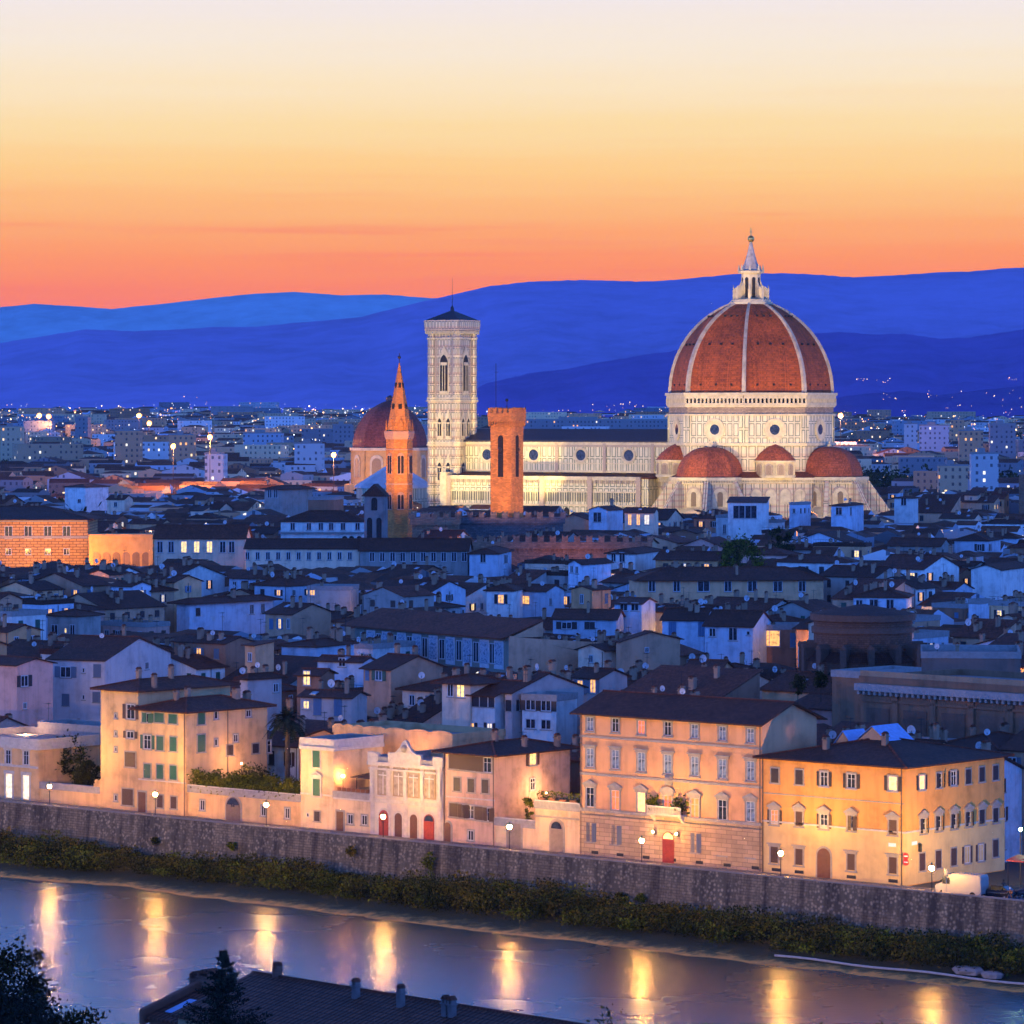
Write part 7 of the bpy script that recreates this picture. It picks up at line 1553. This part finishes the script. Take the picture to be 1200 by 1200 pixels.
for l in rank[:N_IND]:
    ox, oy, rt, W_, D_, H, wx, wy, vv = l; col = q.choice(cols); rtp = q.choices(('gable','gabley','hip','shed','flat'), (5,3,3,1.2,1.5))[0]
    near = wy < 850; lt = .07 if q.random() < .5 else .25
    rm = q.choice((ROOF, ROOF, ROOF2, ROOF3))
    h = House('house', 'x', (ox, oy, 0), rt, W_, D_, H, wallm(col), roof=rtp, pitch=q.uniform(.24,.38), over=q.uniform(.4,.8), rm=rm, group='houses of the old town', hero=False)
    n = 0
    if near: n = h.auto_windows(3, q=q, sh=q.choice(('dark','brown','green','blue','grey')), w=q.choice((.9,1.1,1.2)), h=q.choice((1.3,1.6,1.9)), step=q.choice((2.8,3.4,4.2)), skip=.15, lit=lt, top=.8)
    else: n = h.auto_windows(1, q=q, sh=q.choice(('dark','brown')), w=1.3, h=1.8, step=4.2, skip=.35, lit=lt, top=.9)
    c0 = len(h.roof.children); h.clutter(2.2 if near else 1.3, q)
    if near:
        h.pipe(q.choice((.25, W_-.25)))
        if q.random() < .5: h.pipe(D_*.5, 's')
    ch = sum(1 for c_ in h.roof.children if c_.name.startswith('chimney'))
    if near and id(l) not in kept and q.random() < .5 and W_ > 8 and D_ > 7:      # roof-top room
        a, b_ = W_*q.uniform(.2,.45), D_*q.uniform(.3,.5); zt_ = h.roofz(a, b_)-.8; b = MB(); b.box(a,b_,zt_,a+3.4,b_+3,zt_+3.0); rr_ = b.build('rooftop_room', wallm(q.choice(('white','pale blue','cream'))), h.root); b = MB(); b.box(a-.3,b_-.4,zt_+3.0,a+3.7,b_+3.3,zt_+3.2); b.build('room_roof', ROOF, rr_)
        add_window(h.root, (a+1.7,b_,zt_+1.2), 0, 1.0, 1.3, 'lit0' if q.random() < .15 else 'dark', None)
    elif q.random() < .6 and W_ > 9 and id(l) not in kept:      # a wing built one storey higher
        w0_ = W_*q.uniform(.28,.45); xa = .15 if q.random() < .5 else W_-w0_-.15; d0, d1 = D_*q.uniform(.05,.3), D_*q.uniform(.7,.95); zb_ = H-1.5; zt_ = H+q.uniform(1.2,2.6)*(1 if near else .7)+(h.pitch*D_*.3 if rtp != 'flat' else .5)
        b = MB(); b.box(xa,d0,zb_,xa+w0_,d1,zt_); b.build('raised_wing', wallm(q.choice(('white','cream','pale blue','tan','grey'))), h.root)
        b = MB(); ov = .45; b.solid([(xa-ov,d0-ov,zt_+.02),(xa-ov,d0-ov,zt_+.18),(xa-ov,d1+ov,zt_+.18+.25*(d1-d0)),(xa-ov,d1+ov,zt_+.02+.25*(d1-d0))], (w0_+2*ov,0,0)); b.build('wing_roof', rm, h.root)
        b = MB(); b.solid([(xa,d0,zt_),(xa,d1,zt_),(xa,d1,zt_+.25*(d1-d0))][::-1], (w0_,0,0)); b.build('wing_gable', wallm('tan'), h.root)
        add_window(h.root, (xa+w0_/2,d0,zt_-1.7), 0, 1.0, 1.2, 'lit0' if q.random() < .12 else q.choice(('dark','shut','open')), 'dark')
    if rtp == 'flat':
        b = MB(); n_ = int(W_/1.2)
        for i in range(n_): b.box(W_*(i+.5)/n_-.02,-.02,H+.9,W_*(i+.5)/n_+.02,.02,H+1.6)
        b.box(0,-.03,H+1.6,W_,.03,H+1.66); b.build('railing', METAL, h.roof)
    px_, py_ = pxpy(wx, wy, H)
    rn = {'gable':'tiled gable roof','gabley':'gable facing the river','hip':'hipped roof','shed':'lean-to roof','flat':'flat roof terrace'}[rtp]
    sz = 'tall ' if H > 16.5 else 'low ' if H < 10 else ''
    ft = ('one lit window' if n == 1 else 'lit windows') if n else ('two chimneys' if ch == 2 else 'one chimney' if ch == 1 else 'many chimneys' if ch > 2 else 'plain walls')
    mk = min(MARKS, key=lambda m_: abs(m_[0]-px_)*.8+abs(m_[1]-py_)); ddx, ddy = px_-mk[0], py_-mk[1]
    rel = ('just ' if abs(ddx)+abs(ddy) < 30 else 'well ' if abs(ddx)+abs(ddy) > 80 else '')+(('right of ' if ddx > 0 else 'left of ') if abs(ddx) > abs(ddy) else ('below ' if ddy > 0 else 'above '))
    made.append([h, f'{sz}{col} house with {rn} and {ft}', rel+mk[2], px_, py_])
ORD = ['leftmost', 'second from left', 'third from left', 'fourth from left', 'fifth from left', 'sixth from left', 'seventh from left']
byk = {}
for m_ in made: byk.setdefault(m_[1]+', '+m_[2], []).append(m_)
for k, g in byk.items():
    g.sort(key=lambda m_: m_[3])
    for i, m_ in enumerate(g): lb = k if len(g) == 1 else m_[1].replace(' house', ' house,', 1).replace(', with', ' with')+', '+ORD[min(i, 6)]+' '+m_[2]; m_[0].root['label'] = (lambda w_: ' '.join(w_ if len(w_) <= 16 else [x_ for x_ in w_ if x_ not in ('just','well','the')][:16]))(lb.replace(',,', ',').split())

# ------------------------------------------------------------------ houses beyond: one mass, thousands of roofs out to the foot of the hills
class Mass:
    def __init__(s): s.v, s.f, s.m, s.uv = [], [], [], []
    def face(s, pts, uvs, mi): o = len(s.v); s.f.append(tuple(range(o, o+len(pts)))); s.v += pts; s.uv += uvs; s.m.append(mi)
def mass_house(M, ox, oy, rt, W_, D_, H, z0, roof, wi, pitch=.3):
    c, s_ = math.cos(rt), math.sin(rt); T = lambda a, b_, z: (ox+a*c-b_*s_, oy+a*s_+b_*c, z0+z); o = len(M.v)
    # shared vertices so that each house is one island
    P_ = [T(0,0,-1),T(W_,0,-1),T(W_,D_,-1),T(0,D_,-1),T(0,0,H),T(W_,0,H),T(W_,D_,H),T(0,D_,H)]
    if roof == 'g': P_ += [T(0,D_/2,H+pitch*D_/2), T(W_,D_/2,H+pitch*D_/2)]; fs = [((0,1,5,4),0),((1,2,6,9,5),0),((2,3,7,6),0),((3,0,4,8,7),0),((4,5,9,8),1),((6,7,8,9),1)]
    elif roof == 'y': P_ += [T(W_/2,0,H+pitch*W_/2), T(W_/2,D_,H+pitch*W_/2)]; fs = [((0,1,5,8,4),0),((1,2,6,5),0),((2,3,7,9,6),0),((3,0,4,7),0),((4,8,9,7),1),((5,6,9,8),1)]
    elif roof == 'h': m_ = min(W_, D_)/2; P_ += [T(m_,D_/2,H+pitch*m_), T(max(m_+.1, W_-m_),D_/2,H+pitch*m_)]; fs = [((0,1,5,4),0),((1,2,6,5),0),((2,3,7,6),0),((3,0,4,7),0),((4,5,9,8),1),((5,6,9),1),((6,7,8,9),1),((7,4,8),1)]
    else: fs = [((0,1,5,4),0),((1,2,6,5),0),((2,3,7,6),0),((3,0,4,7),0),((4,5,6,7),2)]
    M.v += P_
    off_ = q.random()*50
    for f_, k in fs:
        M.f.append(tuple(o+i for i in f_)); M.m.append(wi if k == 0 else (5 if k == 1 else 6))
        p0 = Vector(P_[f_[0]]); p1 = Vector(P_[f_[1]]); t = (p1-p0); t.z = 0; t = t.normalized() if t.length > 0 else Vector((1,0,0))
        for i in f_: pp = Vector(P_[i]); M.uv += [(pp-p0).dot(t)+off_*3.2, P_[i][2]-z0-H if k == 0 else (pp-p0).length]
def townwall(name, c, litp):
    m, nt, b = newmat(name); t = nt.nodes.new('ShaderNodeTexCoord'); s = nt.nodes.new('ShaderNodeSeparateXYZ'); nt.links.new(t.outputs['UV'], s.inputs[0])
    u = mth(nt, 'DIVIDE', s.outputs[0], 3.2); v = mth(nt, 'DIVIDE', s.outputs[1], 3.3); fu = mth(nt, 'FRACT', u); fv = mth(nt, 'FRACT', v)
    wm = mth(nt, 'MULTIPLY', mth(nt, 'LESS_THAN', mth(nt, 'ABSOLUTE', mth(nt, 'SUBTRACT', fu, .5)), .17), mth(nt, 'LESS_THAN', mth(nt, 'ABSOLUTE', mth(nt, 'SUBTRACT', fv, .48)), .22))
    cv = nt.nodes.new('ShaderNodeCombineXYZ'); nt.links.new(mth(nt, 'FLOOR', u), cv.inputs[0]); nt.links.new(mth(nt, 'FLOOR', v), cv.inputs[1]); g = nt.nodes.new('ShaderNodeNewGeometry'); nt.links.new(mth(nt, 'MULTIPLY', g.outputs['Random Per Island'], 97), cv.inputs[2])
    wn_ = nt.nodes.new('ShaderNodeTexWhiteNoise'); nt.links.new(cv.outputs[0], wn_.inputs[0]); lit = mth(nt, 'MULTIPLY', wm, mth(nt, 'GREATER_THAN', wn_.outputs[0], 1-litp))
    hs = nt.nodes.new('ShaderNodeHueSaturation'); hs.inputs['Color'].default_value = (*c, 1); nt.links.new(mth(nt, 'ADD', mth(nt, 'MULTIPLY', g.outputs['Random Per Island'], 1.0), .35), hs.inputs['Value'])
    has = mth(nt, 'MULTIPLY', wm, mth(nt, 'GREATER_THAN', wn_.outputs[0], .30)); nt.links.new(mixc(nt, mth(nt, 'MULTIPLY', has, .8), hs.outputs[0], (.05,.055,.075)), b.inputs['Base Color']); b.inputs['Roughness'].default_value = .9
    rp = ramp(nt, wn_.outputs[1], [(.2,(1,.35,.08)),(.5,(1,.6,.22)),(.8,(.9,.85,.7))]); nt.links.new(rp.outputs[0], b.inputs['Emission Color']); nt.links.new(mth(nt, 'MULTIPLY', lit, 1.6), b.inputs['Emission Strength'])
    m.cycles.emission_sampling = 'NONE'; return m
def town_roof(name, c):
    m, nt, b = newmat(name); g = nt.nodes.new('ShaderNodeNewGeometry'); hs = nt.nodes.new('ShaderNodeHueSaturation'); a = noise(nt, coords(nt, (.3,.3,.3)), 1, 4, .7)
    r1 = ramp(nt, a, [(.35, scaled(c, .6)), (.65, scaled(c, 1.3))]); nt.links.new(r1.outputs[0], hs.inputs['Color']); nt.links.new(mth(nt, 'ADD', mth(nt, 'MULTIPLY', g.outputs['Random Per Island'], .9), .55), hs.inputs['Value']); nt.links.new(hs.outputs[0], b.inputs['Base Color']); b.inputs['Roughness'].default_value = .9; return m
TM = [townwall('town_wall_white', (.62,.62,.62), .07), townwall('town_wall_cream', (.70,.50,.30), .09), townwall('town_wall_blue', (.42,.50,.60), .07), townwall('town_wall_salmon', (.75,.38,.20), .09), townwall('town_wall_grey', (.28,.28,.30), .08), town_roof('town_roof_tile', (.12,.04,.016)), town_roof('town_flat_roof', (.22,.22,.24))]
def finish_mass(M, name, label):
    me = bpy.data.meshes.new(name); me.from_pydata(M.v, [], M.f)
    for m_ in TM: me.materials.append(m_)
    me.polygons.foreach_set('material_index', M.m); uv = me.uv_layers.new(name='UVMap'); uv.data.foreach_set('uv', M.uv); me.update(); o = put(me, name); tag(o, label, 'town', kind='stuff'); return o
M = Mass()
for l in rest: mass_house(M, l[0], l[1], l[2], l[3], l[4], l[5], 0, q.choice('ggyhhf'), q.choice((0,0,0,1,2,2,3,4)), q.uniform(.25,.4))
Y = 1560.
def wood_at(x, y): return fbm(x*.0035+4, y*.0022, 2, 3) > .22
treepts = []
while Y < 5600:
    dY = 17+Y*.0055; halfw = .139*Y+20; x = -halfw
    while x < halfw:
        w = q.uniform(9, 20)+Y*.0018; gap = q.uniform(1, 6)+(Y*.004)*q.random()
        yy = Y+q.uniform(-6, 6); wx = x+w/2
        if in_monument(wx, yy) or in_monument(wx-w/2, yy) or in_monument(wx+w/2, yy): x += w+gap; continue
        if wood_at(wx, yy): treepts.append((wx, yy)); x += w+gap; continue
        big = q.random() < (.03 if Y < 2200 else .07 if Y < 3500 else .06)
        H = q.uniform(9, 18) if not big else q.uniform(16, 26)*(1 if Y > 2000 else .8)
        if abs(wx+8)*F/yy < 1e9:
            px_ = 600+F*wx/yy
            if 560 < px_ < 800 and yy < 1750: H = min(H, 13)
        W_ = w if not big else w*q.uniform(1.3, 2.4)
        mass_house(M, x, yy, R(q.uniform(-28, 22)), W_, q.uniform(9, 15), H, hT(yy), 'f' if big or q.random() < .15 else q.choice('ggghy'), q.choice((0,0,1,1,2,3,3,4)), q.uniform(.22,.38)); x += W_+gap
    Y += dY
finish_mass(M, 'distant_town', 'countless small roofs and blocks of the town spreading to the hills')
# woods and park trees between the far houses
V = []; C = []
for (x, y) in treepts:
    k = 3 if y < 3000 else 2
    for _ in range(k):
        cx, cy = x+q.uniform(-8,8), y+q.uniform(-6,6); rr_ = q.uniform(3.5, 6.5); n = 46 if y < 2600 else 26; C.append(np.array([cx, cy, hT(cy)+rr_*1.1])+rs.normal(size=(n,3))*np.array([rr_*.5, rr_*.5, rr_*.5]))
V, Q = leaf_quads(np.concatenate(C), 1.5); tag(soup('distant_trees', V, Q, LEAFD), 'dark patches of far trees between the town roofs', 'trees', kind='stuff')
# taller landmark blocks of the far town
BL = [(1060,497,1075,512,2700,'white','tall white apartment block beyond the dome, right of the orange star lamp'),(1078,499,1112,516,2600,'blue','long bluish apartment block in the far town, right of the tall white one'),(1115,492,1130,514,2900,'salmon','twin topped pinkish block in the far right town'),(1124,505,1152,523,2300,'salmon','low reddish hall with white top storey at far right'),(1160,497,1190,518,2500,'grey','grey blue apartment tower near the right edge of the far town'),
 (135,505,163,525,2300,'salmon','orange brown apartment block left of the brightest orange lamp'),(198,510,226,528,2250,'salmon','dark reddish block right behind the smaller orange lamp'),(240,532,262,547,1850,'white','pale block lit amber right below the brightest orange lamp'),(345,520,377,545,2100,'white','ribbed pale apartment slab right of the orange lamps'),(88,489,103,505,3000,'grey','dark grey tower block with thin mast, far left'),
 (600,492,782,506,3200,'grey','very long low blue grey slab behind the nave roof'),(285,508,330,522,2600,'blue','wide bluish block in the far middle left'),(1138,532,1170,556,1700,'white','white gabled church like hall among dark trees at right'),(1100,546,1134,560,1750,'cream','low lit arcade hall right of the dome'),(0,500,24,516,2500,'cream','cream block at the very left of the far town'),(390,498,412,516,2800,'grey','grey block just left of the domed chapel')]
cw = {'white':0,'cream':1,'blue':2,'salmon':3,'grey':4}
for (x0, yt, x1, yb, Y, c_, lb) in BL:
    M2 = Mass(); z0 = hT(Y); a = (x0-600)/F*Y; w = (x1-x0)/F*Y; H = CH-(yt-HZ)/F*Y-z0; mass_house(M2, a, Y, R(-4), w, 14, H, z0, 'f', cw[c_])
    r = thing('apartment_block', lb, 'apartment block', (a, Y, z0), 0, 'taller blocks of the far town'); M2.v = [(x-a, y-Y, z-z0) for x, y, z in M2.v]
    me = bpy.data.meshes.new('block_wall'); me.from_pydata(M2.v, [], M2.f)
    for m_ in TM: me.materials.append(m_)
    me.polygons.foreach_set('material_index', M2.m); me.uv_layers.new(name='UVMap').data.foreach_set('uv', M2.uv); me.update(); put(me, 'wall', r)
    b = MB(); b.box(w*.3,3,H,w*.55,9,H+2.6); b.box(-.4,-.4,H,w+.4,.2,H+.8); b.build('roof_housing', CONC, r)

# ------------------------------------------------------------------ lamps of the city
def far_lamp_mesh(r_, mat):
    b = MB(); b.ball((0,0,0), r_, 6); return b.mesh('lamp_globe', mat)
FLM = [emis('far_lamp_amber', (1,.45,.12), 7), emis('far_lamp_warm', (1,.66,.28), 6), emis('far_lamp_white', (.85,.92,1), 5), emis('far_lamp_orange', (1,.30,.06), 7)]
post = MB(); post.tube((0,0,-7),(0,0,0),.1,4); postm = post.mesh('post', METAL)
gm_ = [far_lamp_mesh(1.0, m_) for m_ in FLM]
LBL = ['small amber street lamp glowing far off in the town', 'small warm white street lamp glowing far off in the town', 'small cold white street lamp glowing far off in the town', 'small deep orange street lamp glowing far off in the town']
ql = random.Random(5)
for i in range(230):
    Y = ql.uniform(2200, 5400)**1.0; px = ql.uniform(-5, 1205); 
    if ql.random() < .35: Y = ql.uniform(4600, 5700)
    if 782 < px < 978 and Y > 1400 and HZ+F*(CH-hT(Y)-20)/Y < 520: px = ql.uniform(985, 1200)
    k = ql.choices((0,1,2,3), (5,4,3,2))[0]; s_ = ql.choice((.35,.45,.55,.75))*Y/4000
    r = thing('town_lamp', LBL[k], 'street lamp', ((px-600)/F*Y, Y, hT(Y)+ql.uniform(17, 21)), 0, 'far lamps %d' % k)
    r['group'] = ('amber','warm white','cold white','orange')[k]+' lamps far off in the town'
    put(gm_[k], 'globe', r, sc=(s_,)*3); put(postm, 'post', r, sc=(1,1,2.5))
C = []; mi = []
for i in range(1500):
    Y = ql.uniform(2600, 5800); px = ql.uniform(-5, 1205); s_ = Y/4000*ql.choice((.16,.22,.3)); c_ = np.array([(px-600)/F*Y, Y, hT(Y)+ql.uniform(13, 22)])
    o_ = np.array([(1,0,0),(-1,0,0),(0,1,0),(0,-1,0),(0,0,1),(0,0,-1)])*s_; C.append(c_+o_); mi += [ql.choice((0,1,1,2,2,3))]*8
tri = np.array([(0,2,4),(2,1,4),(1,3,4),(3,0,4),(2,0,5),(1,2,5),(3,1,5),(0,3,5)])
Fq = np.concatenate([tri+6*i for i in range(len(C))]); tag(soup('town_lights', np.concatenate(C), Fq, FLM, None, mi), 'countless tiny lights sprinkled over the far town', 'lights', kind='stuff')
# villages and farms on the hill sides
C = []; mi = []
def hill_hit(px, py):
    best = None; dg = bpy.context.evaluated_depsgraph_get()
    d = Vector(((px-600)/F, 1, -(py-HZ)/F)).normalized(); ok, loc, nrm, idx, ob, mt_ = scene.ray_cast(dg, Vector((0,0,CH))+d*3900, d, distance=9000)
    return loc if ok and ob and ('hill' in ob.name or 'mountain' in ob.name) else None
clus = [(240,476,30,10),(735,474,14,3),(722,478,22,5),(760,481,24,5),(1035,448,16,4),(1045,468,20,5),(1095,465,18,5),(1010,446,8,2),(1165,462,24,5),(1185,474,20,6),(1120,478,30,5),(1050,484,40,4),(700,484,50,4),(150,484,60,4),(60,487,40,3),(300,483,50,3),(410,486,30,3),(640,484,40,3),(1185,445,10,3)]
for (cx, cy, wx_, wy_) in clus:
    for _ in range(6):
        px, py = cx+ql.gauss(0, wx_*.6), cy+ql.gauss(0, wy_*.5); p = hill_hit(px, py)
        if p is None: continue
        s_ = p.y/4500*ql.choice((.2,.3,.45)); o_ = np.array([(1,0,0),(-1,0,0),(0,1,0),(0,-1,0),(0,0,1),(0,0,-1)])*s_; C.append(np.array([p.x, p.y-2, p.z+1.5])+o_); mi += [ql.choice((1,1,0))]*8
if C:
    Fq = np.concatenate([tri+6*i for i in range(len(C))]); tag(soup('hillside_lights', np.concatenate(C), Fq, FLM, None, mi), 'scattered tiny village lights on the blue hill sides', 'lights', kind='stuff')
# the few strong lamps on masts that light their surroundings
for (px, py, Y, pw, col, lb) in ((246,512,1750,60e3,(1,.42,.10),'brightest orange lamp on a mast in the far left town'),(203,523,1700,36e3,(1,.36,.08),'second bright orange lamp, left of the brightest one'),(391,533,1660,30e3,(1,.38,.12),'bright orange lamp left of the domed chapel'),(985,487,2500,50e3,(1,.40,.16),'lone orange lamp right beside the great dome'),(46,487,3600,20e3,(1,.45,.15),'left of two high lamps at the far left edge of town'),(57,488,3500,20e3,(1,.45,.15),'right of two high lamps at the far left edge of town'),(163,487,3300,20e3,(1,.40,.15),'high amber lamp over the left town, beneath the hills'),(175,496,3000,14e3,(1,.4,.15),'smaller amber lamp just below the high amber lamp')):
    p = P(px, py, Y); r = thing('mast_lamp', lb, 'lamp', (p.x, Y, hT(Y)), 0); h_ = p.z-hT(Y); b = MB(); b.tube((0,0,0),(0,0,h_),.2,5,0,.12); b.build('mast', METAL, r); b = MB(); b.ball((0,-.2,h_), Y/F*3.0, 10); b.build('lamp_head', emis('mast_lamp_glow_%d' % int(col[1]*100), (1,.40,.09), 5), r)
    l = bpy.data.lights.new('lamp_light', 'POINT'); l.energy = pw*3; l.color = col; l.shadow_soft_size = .5; lo = bpy.data.objects.new('lamp_light', l); COL.objects.link(lo); lo.parent = r; lo.location = (0,-4,h_-1)
# lamps down in the streets and courtyards: warm light on some walls
n_l = 0
for l in sorted(rank[:400], key=lambda l: l[7]):
    if q.random() < .14 and n_l < 40:
        x, y = l[6]+q.uniform(-4,4), l[1]-3.2
        rt = l[2]; a = q.uniform(.2,.8)*l[3]; x, y = l[0]+a*math.cos(rt)+2.0*math.sin(rt), l[1]+a*math.sin(rt)-2.0*math.cos(rt)
        if in_hero(x, y, .5): continue
        ht = max(4.5, l[5]-3.0-q.random()*2); n_l += 1
        r = thing('wall_lamp', 'glowing amber wall lamp high on a house front in the old town', 'lamp', (x, y, ht), rt, 'wall lamps in the old town')
        b = MB(); b.tube((0,1.9,.25),(0,0,.25),.03,5); b.build('bracket', METAL, r); b = MB(); b.ball((0,0,0),.16,8); b.build('bulb', emis('wall_lamp_glow', (1,.5,.15), 120), r)
        li = bpy.data.lights.new('lamp_light', 'POINT'); li.energy = 1300 if y < 900 else 4000; li.color = (1,.48,.16); li.shadow_soft_size = .15; lo = bpy.data.objects.new('lamp_light', li); COL.objects.link(lo); lo.parent = r; lo.location = (0,-.3,0)
